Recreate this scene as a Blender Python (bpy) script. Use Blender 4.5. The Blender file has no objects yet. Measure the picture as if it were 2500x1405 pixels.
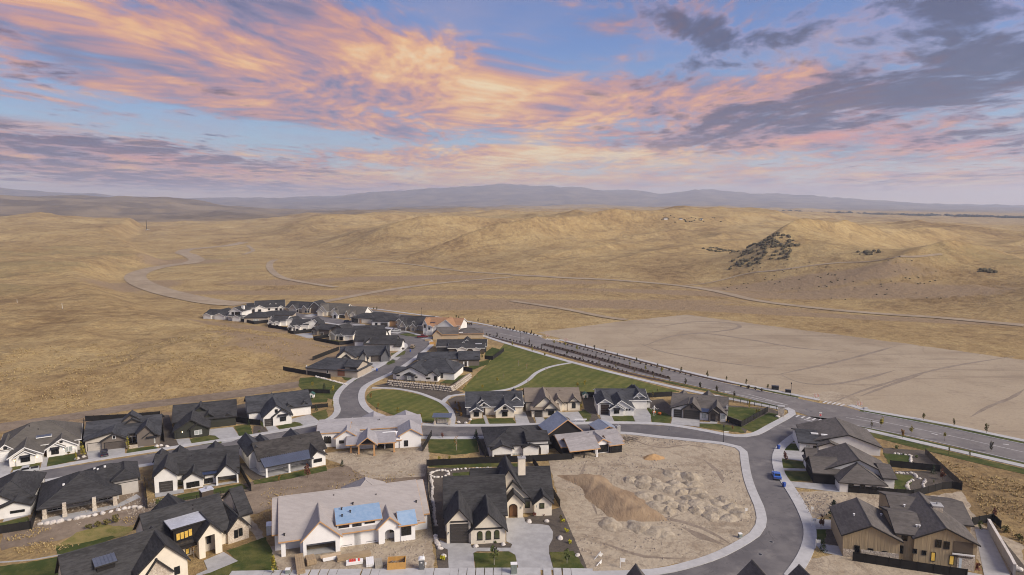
import bpy, bmesh, math, random
import numpy as np
from mathutils import Vector, Matrix, noise as mnoise
from mathutils.geometry import tessellate_polygon
random.seed(7); R=math.radians
sc=bpy.context.scene; col=sc.collection

# ------------------------------------------------------------------ camera
cam=bpy.data.objects.new('camera',bpy.data.cameras.new('camera')); col.objects.link(cam)
cam.location=(0,0,70); cam.rotation_euler=(R(90-6.757),0,0)
cam.data.sensor_width=36; cam.data.lens=24.0; cam.data.clip_start=.5; cam.data.clip_end=60000
sc.camera=cam

# ------------------------------------------------------------------ light and exposure
EXPO=1.62
sc.view_settings.view_transform='Standard'; sc.view_settings.look='None'
sc.view_settings.exposure=EXPO; sc.view_settings.gamma=1
sc.cycles.use_denoising=True; sc.cycles.filter_width=1.05; sc.cycles.max_bounces=5; sc.cycles.volume_bounces=1
sc.cycles.diffuse_bounces=3; sc.cycles.glossy_bounces=2; sc.cycles.transparent_max_bounces=6
SUN_EL,SUN_AZ=34,118      # degrees; azimuth from +Y clockwise: behind the camera, to the right
sl=bpy.data.lights.new('sun','SUN'); sl.energy=1.5; sl.angle=R(26); sl.color=(1,.89,.76)
so=bpy.data.objects.new('sun',sl); col.objects.link(so)
sv=Vector((math.sin(R(SUN_AZ))*math.cos(R(SUN_EL)),math.cos(R(SUN_AZ))*math.cos(R(SUN_EL)),math.sin(R(SUN_EL))))
so.rotation_euler=(-sv).to_track_quat('-Z','Y').to_euler(); so.location=(60,-60,200)

def lin(r,g,b,k=1.0):
    f=lambda c:(c/255/12.92 if c<=10 else ((c/255+.055)/1.055)**2.4)*k
    return (f(r),f(g),f(b),1)

# ------------------------------------------------------------------ sky (clouds are laid out by direction, on a plane above the land)
class NT:
    def __init__(s,t): s.t=t; s.n=t.nodes; s.l=t.links
    def node(s,k,**p):
        n=s.n.new(k)
        for a,b in p.items(): setattr(n,a,b)
        return n
    def put(s,sock,v):
        if v is None: return
        if hasattr(v,'is_linked') or hasattr(v,'links'): s.l.new(v,sock)
        else: sock.default_value=v
    def m(s,op,a,b=None,c=None,clamp=False):
        n=s.node('ShaderNodeMath',operation=op,use_clamp=clamp)
        for i,v in enumerate((a,b,c)):
            if v is not None: s.put(n.inputs[i],v)
        return n.outputs[0]
    def ramp(s,f,stops,interp='LINEAR'):
        n=s.node('ShaderNodeValToRGB'); e=n.color_ramp.elements; n.color_ramp.interpolation=interp
        while len(e)<len(stops): e.new(.5)
        for i,(p,c) in enumerate(stops): e[i].position=p; e[i].color=c if len(c)==4 else (*c,1)
        s.put(n.inputs[0],f); return n.outputs[0]
    def mix(s,f,a,b,mode='MIX'):
        n=s.node('ShaderNodeMix',data_type='RGBA',blend_type=mode)
        s.put(n.inputs[0],f); s.put(n.inputs[6],a); s.put(n.inputs[7],b); return n.outputs[2]
    def noise(s,vec,scale,detail=4,rough=.5,dist=0,dim='3D',ntype='FBM'):
        n=s.node('ShaderNodeTexNoise',noise_dimensions=dim); n.noise_type=ntype
        if vec is not None: s.put(n.inputs['Vector'],vec)
        for k,v in (('Scale',scale),('Detail',detail),('Roughness',rough),('Distortion',dist)): s.put(n.inputs[k],v)
        return n.outputs[0]
    def mr(s,v,a,b,c=0.0,d=1.0,smooth=True):
        n=s.node('ShaderNodeMapRange',interpolation_type='SMOOTHSTEP' if smooth else 'LINEAR')
        for i,x in enumerate((v,a,b,c,d)): s.put(n.inputs[i],x)
        return n.outputs[0]
    def comb(s,x,y,z=0.0):
        n=s.node('ShaderNodeCombineXYZ')
        for i,v in enumerate((x,y,z)): s.put(n.inputs[i],v)
        return n.outputs[0]
w=bpy.data.worlds.new('World'); sc.world=w; w.use_nodes=True
W=NT(w.node_tree); W.n.clear()
tc=W.node('ShaderNodeTexCoord'); sep=W.node('ShaderNodeSeparateXYZ'); W.l.new(tc.outputs['Generated'],sep.inputs[0])
X,Y,Z=sep.outputs
AZ=W.m('ARCTAN2',X,Y); EL=W.m('ARCSINE',Z)
SK=1/2**EXPO
def c_(r,g,b): return lin(r,g,b,SK)
grad=W.ramp(W.mr(EL,-.02,.42,smooth=False),[(0,c_(255,218,176)),(.06,c_(254,220,182)),(.12,c_(226,214,198)),(.2,c_(156,182,204)),(.34,c_(108,152,202)),(.55,c_(78,121,190)),(.8,c_(66,99,170)),(1,c_(120,138,180))])
nish=W.node('ShaderNodeTexSky',sky_type='NISHITA'); nish.sun_disc=False; nish.sun_elevation=R(SUN_EL); nish.sun_rotation=R(SUN_AZ); nish.air_density=1.2; nish.dust_density=2
nb=W.mix(1.0,nish.outputs[0],(.075,.075,.075,1),'MULTIPLY')
base=W.mix(.15,grad,nb)
zc=W.m('ADD',W.m('MAXIMUM',Z,0.0),.045)
PX=W.m('DIVIDE',X,zc); PY=W.m('DIVIDE',Y,zc)
pv=W.comb(PX,W.m('MULTIPLY',PY,.6))
warp=W.noise(pv,.5,2,.5,dim='2D')
pw=W.comb(W.m('MULTIPLY_ADD',warp,1.6,PX),W.m('MULTIPLY_ADD',PY,.6,W.m('MULTIPLY',warp,.8)),0.0)
nA=W.noise(pw,1.0,6,.64,dim='2D'); nF=W.noise(pw,6.5,4,.62,dim='2D'); nB=W.noise(W.comb(W.m('MULTIPLY_ADD',warp,.9,PX),W.m('MULTIPLY_ADD',PY,.66,4.0)),2.3,6,.62,dim='2D')
nS=W.noise(pv,1.5,3,.5,dim='2D')
AE=W.comb(AZ,EL,1.0)
def dot(v):
    n=W.node('ShaderNodeVectorMath',operation='DOT_PRODUCT'); W.l.new(AE,n.inputs[0]); n.inputs[1].default_value=v; return n.outputs['Value']
def gauss(lst):
    tot=0.0
    for cx,cy,rx,ry,an,amp in lst:
        c,s=math.cos(an),math.sin(an); u=dot((c/rx,s/rx,-(cx*c+cy*s)/rx)); v=dot((-s/ry,c/ry,-(-cx*s+cy*c)/ry))
        tot=W.m('MULTIPLY_ADD',W.m('POWER',.3679,W.m('MULTIPLY_ADD',u,u,W.m('MULTIPLY',v,v))),amp,tot)
    return tot
SKY_VEIL=[(-0.4891, 0.2123, 0.3359, 0.066, -0.07, 0.34), (-0.2222, 0.2235, 0.2519, 0.048, -0.14, 0.3), (-0.4126, 0.1554, 0.2519, 0.033, -0.105, 0.24), (-0.1448, 0.1703, 0.228, 0.036, -0.209, 0.32), (0.0584, 0.1552, 0.2519, 0.0288, -0.035, 0.36), (-0.2798, 0.1253, 0.192, 0.0156, -0.175, 0.2), (0.0472, 0.076, 0.198, 0.018, 0.0, 0.26), (-0.1811, 0.0691, 0.09, 0.0054, -0.087, 0.26), (0.1151, 0.2432, 0.096, 0.036, -0.105, 0.14), (0.4392, 0.1078, 0.2519, 0.027, 0.087, 0.2), (0.5325, 0.078, 0.228, 0.021, -0.07, 0.26), (-0.5552, 0.0598, 0.2879, 0.027, -0.087, 0.28), (-0.3883, 0.0381, 0.2879, 0.018, -0.105, 0.28), (-0.0592, 0.0382, 0.4199, 0.0156, 0.0, 0.28), (0.0, 0.0558, 0.7798, 0.027, 0.0, 0.06), (0.5572, 0.0275, 0.21, 0.0144, 0.052, 0.26), (0.311, 0.1508, 0.24, 0.03, 0.105, 0.26), (-0.4721, 0.1111, 0.18, 0.018, -0.07, -0.14), (-0.2591, 0.0902, 0.24, 0.0096, 0.0, -0.18), (0.0576, 0.2651, 0.078, 0.018, 0.0, -0.1), (0.2825, 0.2047, 0.156, 0.0132, -0.07, -0.14)]
SKY_DARK=[(0.2325, 0.246, 0.102, 0.027, -0.14, 0.24), (0.3344, 0.2191, 0.114, 0.0132, -0.07, 0.2), (0.5864, 0.2095, 0.144, 0.066, -0.14, 0.23), (0.472, 0.195, 0.132, 0.033, -0.244, 0.13), (0.5064, 0.146, 0.2639, 0.0216, 0.105, 0.22), (0.2235, 0.1759, 0.096, 0.018, 0.14, 0.22), (0.3383, 0.123, 0.192, 0.024, 0.105, 0.2), (0.5079, 0.1214, 0.228, 0.018, 0.087, 0.22), (0.2702, 0.0872, 0.15, 0.0144, 0.07, 0.18), (0.6075, 0.0767, 0.12, 0.0168, -0.087, 0.22), (-0.5876, 0.073, 0.192, 0.0156, -0.087, 0.2), (-0.3872, 0.0624, 0.2759, 0.0156, -0.122, 0.2), (-0.5564, 0.0399, 0.24, 0.0168, -0.105, 0.2), (-0.3423, 0.025, 0.3119, 0.0108, -0.07, 0.18), (0.5133, 0.0292, 0.2519, 0.0108, 0.07, 0.2), (-0.0702, 0.1401, 0.066, 0.0084, -0.209, 0.2), (-0.62, 0.1741, 0.132, 0.09, 0.0, 0.1), (-0.3124, 0.1133, 0.156, 0.012, -0.14, 0.12), (-0.2281, 0.2075, 0.2759, 0.066, -0.087, -0.14), (-0.088, 0.1072, 0.4199, 0.0144, 0.0, -0.08), (0.0, 0.0761, 0.15, 0.018, 0.0, -0.1)]
SKY_GLOW=[(-0.0292, 0.1582, 0.24, 0.036, -0.105, 0.34), (0.0, 0.0441, 0.7798, 0.027, 0.0, 0.16), (0.0177, 0.0761, 0.168, 0.0192, 0.0, 0.44), (0.2152, 0.0687, 0.132, 0.0168, 0.0, 0.26), (-0.144, 0.2161, 0.21, 0.03, -0.175, 0.12), (-0.0887, 0.041, 0.2699, 0.0132, 0.0, 0.27), (0.5783, 0.0271, 0.132, 0.0144, 0.0, 0.3), (-0.5019, 0.2202, 0.15, 0.024, -0.07, 0.08), (0.5285, 0.1442, 0.2999, 0.12, 0.0, -0.1)]
SKY_RED=[(0.5753, 0.0735, 0.156, 0.0096, -0.105, 0.75), (0.4399, 0.0949, 0.108, 0.0072, 0.105, 0.45), (-0.5108, 0.0714, 0.12, 0.0072, -0.105, 0.45), (-0.4274, 0.0534, 0.12, 0.0084, -0.14, 0.4), (0.5484, 0.1661, 0.108, 0.0072, 0.209, 0.4)]
gA=gauss(SKY_VEIL); gB=gauss(SKY_DARK); gG=gauss(SKY_GLOW); gR=gauss(SKY_RED)
fine=W.m('SUBTRACT',nF,.5)
base=W.mix(W.mr(W.m('MULTIPLY_ADD',fine,.4,nS),.3,.75,.04,.32),base,c_(176,164,184))
# high veil, lit from below the horizon: pale gold near the glow, then orange, pink and mauve
dA=W.mr(W.m('ADD',W.m('MULTIPLY_ADD',fine,.55,nA),gA),.44,.82)
low=W.mr(EL,.002,.035); dA=W.m('MULTIPLY',dA,W.m('MULTIPLY',low,.84))
tone=W.m('ADD',W.m('MULTIPLY_ADD',fine,.95,W.m('MULTIPLY',W.m('SUBTRACT',nS,.5),1.1)),W.m('ADD',.36,gG))
colA=W.ramp(tone,[(0,c_(104,104,136)),(.2,c_(142,128,152)),(.38,c_(190,142,142)),(.55,c_(224,160,126)),(.74,c_(249,190,122)),(1,c_(255,224,168))])
colA=W.mix(W.m('MULTIPLY',gR,W.mr(nS,.3,.6),clamp=True),colA,c_(231,142,126))
s1=W.mix(dA,base,colA)
# lower, darker cloud with warm rims
dB=W.mr(W.m('ADD',W.m('MULTIPLY_ADD',fine,.36,nB),gB),.57,.85)
colB=W.ramp(W.m('MULTIPLY_ADD',fine,.7,dB),[(0,c_(238,178,146)),(.2,c_(202,152,146)),(.42,c_(134,117,138)),(.7,c_(94,93,122)),(1,c_(78,82,111))])
colB=W.mix(W.m('MULTIPLY',gG,1.0,clamp=True),colB,c_(214,166,150))
s2=W.mix(W.m('MULTIPLY',dB,W.m('MULTIPLY',low,.86)),s1,colB)
bg=W.node('ShaderNodeBackground'); W.put(bg.inputs[0],s2); bg.inputs[1].default_value=1.0
wo=W.node('ShaderNodeOutputWorld'); W.l.new(bg.outputs[0],wo.inputs[0])
w.cycles.sampling_method='MANUAL'; w.cycles.sample_map_resolution=256
# ------------------------------------------------------------------ materials (procedural, by world position)
MAT={}
def mat(name,c1,c2=None,rough=.85,scale=1.0,detail=5,bump=0.0,bscale=None,spec=.3,metal=0.0,emit=None,streak=None,fac=None,coat=0):
    m=bpy.data.materials.new(name); m.use_nodes=True; T=NT(m.node_tree); b=m.node_tree.nodes['Principled BSDF']
    c1=c1 if len(c1)==4 else (*c1,1)
    b.inputs['Roughness'].default_value=rough; b.inputs['Specular IOR Level'].default_value=spec; b.inputs['Metallic'].default_value=metal
    if coat: b.inputs['Coat Weight'].default_value=coat
    if c2 is None: b.inputs['Base Color'].default_value=c1
    else:
        c2=c2 if len(c2)==4 else (*c2,1)
        g=T.node('ShaderNodeNewGeometry'); v=g.outputs['Position']
        if streak:
            mp=T.node('ShaderNodeMapping'); mp.inputs['Scale'].default_value=streak; T.l.new(v,mp.inputs[0]); v=mp.outputs[0]
        n=T.noise(v,scale,detail,.6); n2=T.noise(v,scale*.17,3,.5)
        f=T.m('ADD',T.m('MULTIPLY',n,.6),T.m('MULTIPLY',n2,.4))
        lo,hi=fac or (.36,.64)
        T.put(b.inputs['Base Color'],T.mix(T.mr(f,lo,hi),c1,c2))
        if bump:
            bn=T.node('ShaderNodeBump'); bn.inputs['Strength'].default_value=bump; bn.inputs['Distance'].default_value=.3
            T.put(bn.inputs['Height'],T.noise(v,bscale or scale*2,6,.6)); T.l.new(bn.outputs[0],b.inputs['Normal'])
    if emit: b.inputs['Emission Color'].default_value=(*emit[:3],1); b.inputs['Emission Strength'].default_value=emit[3]
    MAT[name]=m; return m
def wallm(n,c,v=.88,**k): mat(n,c,tuple(x*v for x in c),rough=.9,scale=.8,spec=.2,**k)
wallm('wall_white',(.76,.74,.70)); wallm('wall_cream',(.74,.67,.55)); wallm('wall_beige',(.52,.47,.40)); wallm('wall_beige2',(.42,.36,.29)); wallm('wall_taupe',(.16,.135,.115))
wallm('wall_brown',(.09,.07,.055)); wallm('wall_darkgreen',(.045,.046,.036)); wallm('wall_grey',(.48,.45,.41)); wallm('wall_grey2',(.16,.16,.165)); wallm('wall_charcoal',(.05,.05,.052)); wallm('wall_black',(.022,.02,.02))
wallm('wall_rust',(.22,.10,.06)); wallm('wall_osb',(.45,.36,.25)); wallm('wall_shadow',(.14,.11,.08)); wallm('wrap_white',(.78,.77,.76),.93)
mat('wall_tan',(.40,.31,.19),(.34,.262,.16),rough=.9,scale=3.2,streak=(1,1,.04),bump=.5,bscale=3.2)
mat('stone_light',(.62,.55,.45),(.42,.35,.28),rough=.95,scale=2.6,bump=.8,bscale=4)
def roofm(n,c,v=1.95,**k): mat(n,c,tuple(x*v for x in c),rough=.93,scale=1.9,detail=10,spec=.18,bump=.25,bscale=6,streak=k.pop('streak',(.4,.4,2.4)),fac=(.38,.62),**k)
roofm('roof_black',(.029,.0285,.0295)); roofm('roof_charcoal',(.035,.036,.04)); roofm('roof_brownblack',(.036,.033,.031)); roofm('roof_brown',(.088,.079,.072),1.5); roofm('roof_taupe',(.17,.14,.112),1.25)
roofm('roof_taupe_dark',(.088,.08,.07),1.35); roofm('roof_tan',(.26,.15,.085),1.25); roofm('roof_underlay',(.315,.29,.278),1.16,streak=(.25,1,1)); roofm('roof_sheath',(.28,.268,.275),1.25); roofm('roof_greyshingle',(.25,.235,.235),1.3); roofm('roof_bluegrey',(.22,.245,.30),1.2); roofm('roof_white',(.74,.74,.74),1.1)
for n_,c_c in (('roof_black',(.05,.05,.052)),('roof_charcoal',(.058,.06,.066)),('roof_brownblack',(.055,.05,.047)),('roof_brown',(.105,.095,.086)),('roof_taupe',(.22,.185,.15)),('roof_taupe_dark',(.13,.12,.108))): mat(n_+'_cap',c_c,tuple(x*.75 for x in c_c),rough=.95,scale=3)
mat('roof_blue',(.20,.31,.46),(.27,.37,.50),rough=.6,scale=1.4,spec=.3)
def metalr(n,c):
    m=mat(n,c,tuple(x*1.3 for x in c),rough=.38,scale=2,spec=.5,metal=.35); return m
metalr('metal_blue',(.10,.115,.155)); metalr('metal_navy',(.035,.05,.10)); metalr('metal_dark',(.03,.03,.035)); metalr('metal_light',(.55,.56,.58)); metalr('black_metal',(.02,.02,.022))
for n,c in (('trim_white',(.78,.77,.75)),('trim_dark',(.03,.027,.025)),('wood_edge',(.52,.30,.14)),('wood_pale',(.55,.42,.28)),('osb',(.42,.26,.13)),('garage_dark',(.055,.048,.043)),('garage_white',(.74,.73,.71)),('garage_beige',(.46,.42,.37)),('garage_brown',(.10,.083,.072)),('garage_brown2',(.035,.022,.018)),('garage_green',(.04,.042,.034)),('door_dark',(.05,.035,.028)),('door_wood',(.20,.10,.045)),('door_pale',(.6,.66,.68)),('frame_dark',(.02,.02,.02)),('concrete_white',(.7,.69,.67))):
    mat(n,c,tuple(x*.88 for x in c),rough=.6,scale=2)
mat('glass_dark',(.012,.013,.014),rough=.08,spec=.6); mat('glass_green',(.06,.065,.03),rough=.1,spec=.6); mat('glass_olive',(.10,.10,.045),rough=.2); mat('glass_pale',(.42,.44,.42),(.30,.33,.32),rough=.15,scale=2,spec=.6)
mat('glass_lit',(.5,.33,.08),(.3,.17,.03),rough=.3,scale=3,emit=(1,.62,.12,.10)); mat('bulb',(.8,.6,.3),emit=(1,.75,.4,2.0))
mat('concrete',(.40,.395,.39),(.31,.305,.30),rough=.92,scale=.6,bump=.05); mat('concrete_walk',(.46,.455,.45),(.38,.375,.37),rough=.92,scale=.7)
mat('collar',(.21,.20,.195),(.17,.165,.16),rough=.92,scale=2)
mat('tuft',(.47,.355,.17),(.36,.26,.12),rough=.95,scale=.6); mat('pebble',(.36,.31,.25),(.24,.20,.16),rough=.95,scale=2)
mat('track',(.27,.22,.168),(.20,.158,.118),rough=.97,scale=.8,bump=.5)
mat('paint',(.62,.61,.58),(.40,.39,.38),rough=.8,scale=3)
def asph(n,a,b):
    m=mat(n,a,b,rough=.9,scale=.22,detail=10,spec=.25,fac=(.36,.66)); T=NT(m.node_tree); bb=m.node_tree.nodes['Principled BSDF']; old=bb.inputs['Base Color'].links[0].from_socket; g=T.node('ShaderNodeNewGeometry')
    n=T.noise(g.outputs['Position'],.07,5,.6,1.2); c=T.mix(T.m('MULTIPLY',T.mr(T.m('ABSOLUTE',T.m('SUBTRACT',n,.52)),0.0,.007,1.0,0.0),.45),old,tuple(x*.55 for x in a)+(1,)); n=T.noise(g.outputs['Position'],.12,6,.65); T.put(bb.inputs['Base Color'],T.mix(T.mr(n,.53,.70,0.0,.6),c,(.25,.232,.215,1)))
asph('asphalt',(.108,.101,.104),(.165,.155,.152)); asph('asphalt_light',(.15,.137,.132),(.205,.188,.178))
mat('dirt',(.41,.345,.255),(.25,.195,.138),rough=.97,scale=.30,detail=11,bump=1.0,bscale=.9,spec=.1,fac=(.42,.70))
m=MAT['dirt']; T=NT(m.node_tree); b=m.node_tree.nodes['Principled BSDF']; old=b.inputs['Base Color'].links[0].from_socket; g=T.node('ShaderNodeNewGeometry')
n=T.noise(g.outputs['Position'],.05,6,.62,1.8); c=T.mix(T.m('MULTIPLY',T.mr(T.m('ABSOLUTE',T.m('SUBTRACT',n,.5)),0.0,.02,1.0,0.0),.5),old,(.19,.15,.11,1)); n=T.noise(g.outputs['Position'],1.6,7,.7); T.put(b.inputs['Base Color'],T.mix(T.mr(n,.5,.72,0.0,.5),c,(.17,.13,.095,1)))
mat('dirt_brown',(.26,.205,.15),(.17,.13,.095),rough=.97,scale=.35,detail=11,bump=.8,bscale=1.2,spec=.1)
mat('dirt_mound',(.42,.36,.275),(.29,.24,.175),rough=.97,scale=.8,detail=10,bump=.8,bscale=2.2,spec=.1)
mat('dirt_bank',(.35,.26,.165),(.235,.165,.105),rough=.97,scale=.25,detail=10,bump=.9,bscale=1.5,spec=.1,streak=(1,.4,1))
mat('dirt_track',(.36,.29,.205),(.275,.215,.148),rough=.97,scale=.12,detail=9,bump=.4,spec=.1)
mat('sand',(.42,.27,.13),(.36,.22,.11),rough=.97,scale=1.2,bump=.4)
mat('mulch',(.075,.062,.05),(.115,.095,.075),rough=.97,scale=1.6,detail=9,bump=.6,bscale=5); mat('mulch_dark',(.05,.032,.026),(.075,.05,.04),rough=.97,scale=1.5,bump=.6)
mat('lawn',(.05,.068,.018),(.115,.112,.036),rough=.95,scale=.35,detail=10,bump=.5,bscale=6,spec=.1,fac=(.42,.62))
mat('lawn_rough',(.10,.12,.025),(.26,.21,.08),rough=.95,scale=.4,detail=9,bump=.6,bscale=3,spec=.1)
mat('scrub',(.085,.072,.042),(.12,.10,.056),rough=.95,scale=2); mat('far_tree',(.022,.028,.020),(.035,.04,.028),rough=.95,scale=.1)
mat('stone',(.52,.46,.38),(.36,.30,.24),rough=.95,scale=1.5,bump=.6,bscale=4); mat('stone_pale',(.62,.58,.53),(.48,.44,.40),rough=.95,scale=1.5,bump=.5)
mat('fence_black',(.012,.0115,.0115),(.02,.018,.017),rough=.75,scale=1); mat('fence_brown',(.05,.04,.032),(.075,.06,.05),rough=.8,scale=2); mat('bark',(.10,.075,.055),(.16,.125,.095),rough=.95,scale=5); mat('bark_pale',(.30,.26,.22),(.40,.36,.31),rough=.95,scale=5)
for n,a,b in (('leaf_dark',(.035,.034,.017),(.06,.05,.025)),('leaf_olive',(.10,.095,.03),(.15,.12,.04)),('leaf_yellow',(.30,.24,.035),(.20,.18,.03)),('leaf_bright',(.55,.5,.03),(.38,.36,.03)),('leaf_green',(.06,.085,.02),(.11,.12,.035)),('leaf_orange',(.28,.13,.03),(.22,.15,.04)),('leaf_red',(.17,.05,.03),(.13,.06,.04)),('leaf_conifer',(.025,.04,.02),(.045,.06,.032)),('leaf_maroon',(.036,.026,.017),(.062,.042,.026))):
    mat(n,a,b,rough=.7,scale=2.2,spec=.2)
for n,c in (('paint_silver',(.42,.43,.44)),('paint_navy',(.012,.014,.03)),('paint_blue',(.02,.10,.42)),('paint_white',(.72,.72,.72)),('paint_maroon',(.16,.012,.015)),('paint_brown',(.05,.035,.03)),('paint_gold',(.22,.17,.09))):
    mat(n,c,rough=.3,spec=.5,coat=.5)
mat('tyre',(.012,.012,.012),rough=.9); mat('rim',(.35,.35,.36),rough=.35,metal=.7); mat('lamp_red',(.4,.02,.02),rough=.3); mat('lamp_clear',(.7,.7,.68),rough=.2)
mat('bin_blue',(.02,.06,.28),(.03,.08,.33),rough=.5,scale=3); mat('sign_red',(.45,.02,.02),rough=.5); mat('sign_orange',(.7,.18,.03),rough=.5); mat('sign_white',(.75,.75,.73),rough=.5); mat('sign_green',(.02,.16,.06),rough=.5); mat('plastic_grey',(.12,.125,.13),rough=.5); mat('cabinet',(.23,.27,.24),(.19,.22,.20),rough=.6,scale=3); mat('lumber',(.36,.27,.17),(.27,.20,.125),rough=.9,scale=4,streak=(.3,1,3)); mat('lumber_grey',(.38,.34,.28),(.30,.27,.22),rough=.9,scale=4); mat('scrapwood',(.30,.26,.22),(.16,.12,.09),rough=.95,scale=3); mat('box_orange',(.55,.31,.09),(.42,.24,.08),rough=.85,scale=2); mat('red_tarp',(.6,.06,.04),rough=.6); mat('bone',(.72,.70,.64),rough=.7); mat('pumpkin',(.55,.13,.02),rough=.5); mat('hut_green',(.03,.09,.07),rough=.6)

# mown lawns: the mower's passes lie as alternate light and dark bands of grass
m=mat('lawn_mown',(.085,.102,.024),(.155,.148,.044),rough=.95,scale=.45,detail=9,bump=.4,bscale=6,spec=.1)
T=NT(m.node_tree); b=m.node_tree.nodes['Principled BSDF']; old=b.inputs['Base Color'].links[0].from_socket
g=T.node('ShaderNodeNewGeometry'); sp=T.node('ShaderNodeSeparateXYZ'); T.l.new(g.outputs['Position'],sp.inputs[0])
s=T.m('ADD',T.m('MULTIPLY',sp.outputs[0],.80),T.m('MULTIPLY',sp.outputs[1],-.42)); s=T.m('ADD',s,T.m('MULTIPLY',T.noise(g.outputs['Position'],.05,2),6.0))
s=T.m('ADD',T.m('SINE',T.m('MULTIPLY',s,1.9)),T.m('MULTIPLY',T.m('SUBTRACT',T.noise(g.outputs['Position'],.3,4),.5),2.4)); T.put(b.inputs['Base Color'],T.mix(T.mr(s,-.7,.7,0.0,.24),old,(.036,.054,.014,1)))

# dry hill grass
m=bpy.data.materials.new('dry_grass'); m.use_nodes=True; T=NT(m.node_tree); b=m.node_tree.nodes['Principled BSDF']; MAT['dry_grass']=m
b.inputs['Roughness'].default_value=.97; b.inputs['Specular IOR Level'].default_value=.08
g=T.node('ShaderNodeNewGeometry'); P=g.outputs['Position']
n1=T.noise(P,.0035,6,.55); n2=T.noise(P,.022,7,.62); n3=T.noise(P,.16,8,.65); n4=T.noise(P,.7,8,.75)
mp=T.node('ShaderNodeMapping'); mp.inputs['Scale'].default_value=(.02,.006,.02); mp.inputs['Rotation'].default_value=(0,0,.9); T.l.new(P,mp.inputs[0]); n5=T.noise(mp.outputs[0],1.0,6,.6)
f=T.m('ADD',T.m('ADD',T.m('MULTIPLY',n1,.26),T.m('MULTIPLY',n2,.28)),T.m('ADD',T.m('MULTIPLY',n3,.28),T.m('MULTIPLY',n5,.18)))
cA=T.ramp(f,[(.36,(.135,.086,.040)),(.42,(.235,.157,.075)),(.47,(.345,.243,.114)),(.53,(.425,.312,.148)),(.62,(.49,.378,.195))])
n6=T.noise(P,.045,9,.72); cA=T.mix(T.mr(n6,.50,.62,0.0,.36),cA,(.21,.145,.075,1))
n7=T.noise(P,.008,8,.6,1.5); cA=T.mix(T.m('MULTIPLY',T.mr(T.m('ABSOLUTE',T.m('SUBTRACT',n7,.5)),0.0,.022,1.0,0.0),.42),cA,(.16,.11,.062,1))  # dark gully lines: relief shading of the folds painted into the grass colour
cA=T.mix(T.mr(n4,.46,.62,0.0,.55),cA,(.18,.125,.068,1))
at=T.node('ShaderNodeVertexColor'); at.layer_name='cover'; sp=T.node('ShaderNodeSeparateColor'); T.l.new(at.outputs[0],sp.inputs[0])
bare=T.mr(T.m('ADD',sp.outputs[0],T.m('MULTIPLY',T.m('SUBTRACT',n3,.5),.7)),.35,.65)
cA=T.mix(bare,cA,T.mix(n3,(.235,.165,.098,1),(.33,.245,.152,1)))
far=T.mr(T.m('ADD',sp.outputs[1],T.m('MULTIPLY',T.m('SUBTRACT',n1,.5),.9)),.3,.8)
cA=T.mix(T.m('MULTIPLY',far,.85),cA,T.mix(T.mr(n1,.4,.6),(.105,.085,.066,1),(.20,.155,.105,1)))
sage=T.mr(T.m('ADD',sp.outputs[2],T.m('MULTIPLY',T.m('SUBTRACT',n2,.5),1.2)),.4,.7)
cA=T.mix(T.m('MULTIPLY',sage,.5),cA,(.23,.185,.09,1))
T.put(b.inputs['Base Color'],cA)
bn=T.node('ShaderNodeBump'); bn.inputs['Strength'].default_value=1.0; bn.inputs['Distance'].default_value=1.8
T.put(bn.inputs['Height'],T.m('ADD',T.m('MULTIPLY',n3,1.0),T.m('MULTIPLY',n4,.35))); T.l.new(bn.outputs[0],b.inputs['Normal'])
# graded lot with scraper passes and wheel tracks
m=mat('dirt_pad',(.375,.308,.22),(.275,.217,.152),rough=.97,scale=.035,detail=12,bump=.4,bscale=.8,spec=.1,fac=(.40,.66))
T=NT(m.node_tree); b=m.node_tree.nodes['Principled BSDF']; old=b.inputs['Base Color'].links[0].from_socket
g=T.node('ShaderNodeNewGeometry'); mp=T.node('ShaderNodeMapping'); mp.inputs['Rotation'].default_value=(0,0,-.5); mp.inputs['Scale'].default_value=(.007,.09,1); T.l.new(g.outputs['Position'],mp.inputs[0])
n=T.noise(mp.outputs[0],1.0,9,.66,1.6); c=T.mix(T.mr(n,.53,.64,0.0,.5),old,(.22,.172,.126,1))
n=T.noise(g.outputs['Position'],.012,5,.6,2.5); c=T.mix(T.m('MULTIPLY',T.mr(T.m('ABSOLUTE',T.m('SUBTRACT',n,.5)),0.0,.012,1.0,0.0),.3),c,(.19,.148,.11,1))
n=T.noise(g.outputs['Position'],.9,6,.7); T.put(b.inputs['Base Color'],T.mix(T.mr(n,.45,.7,0.0,.35),c,(.20,.16,.12,1)))
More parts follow.
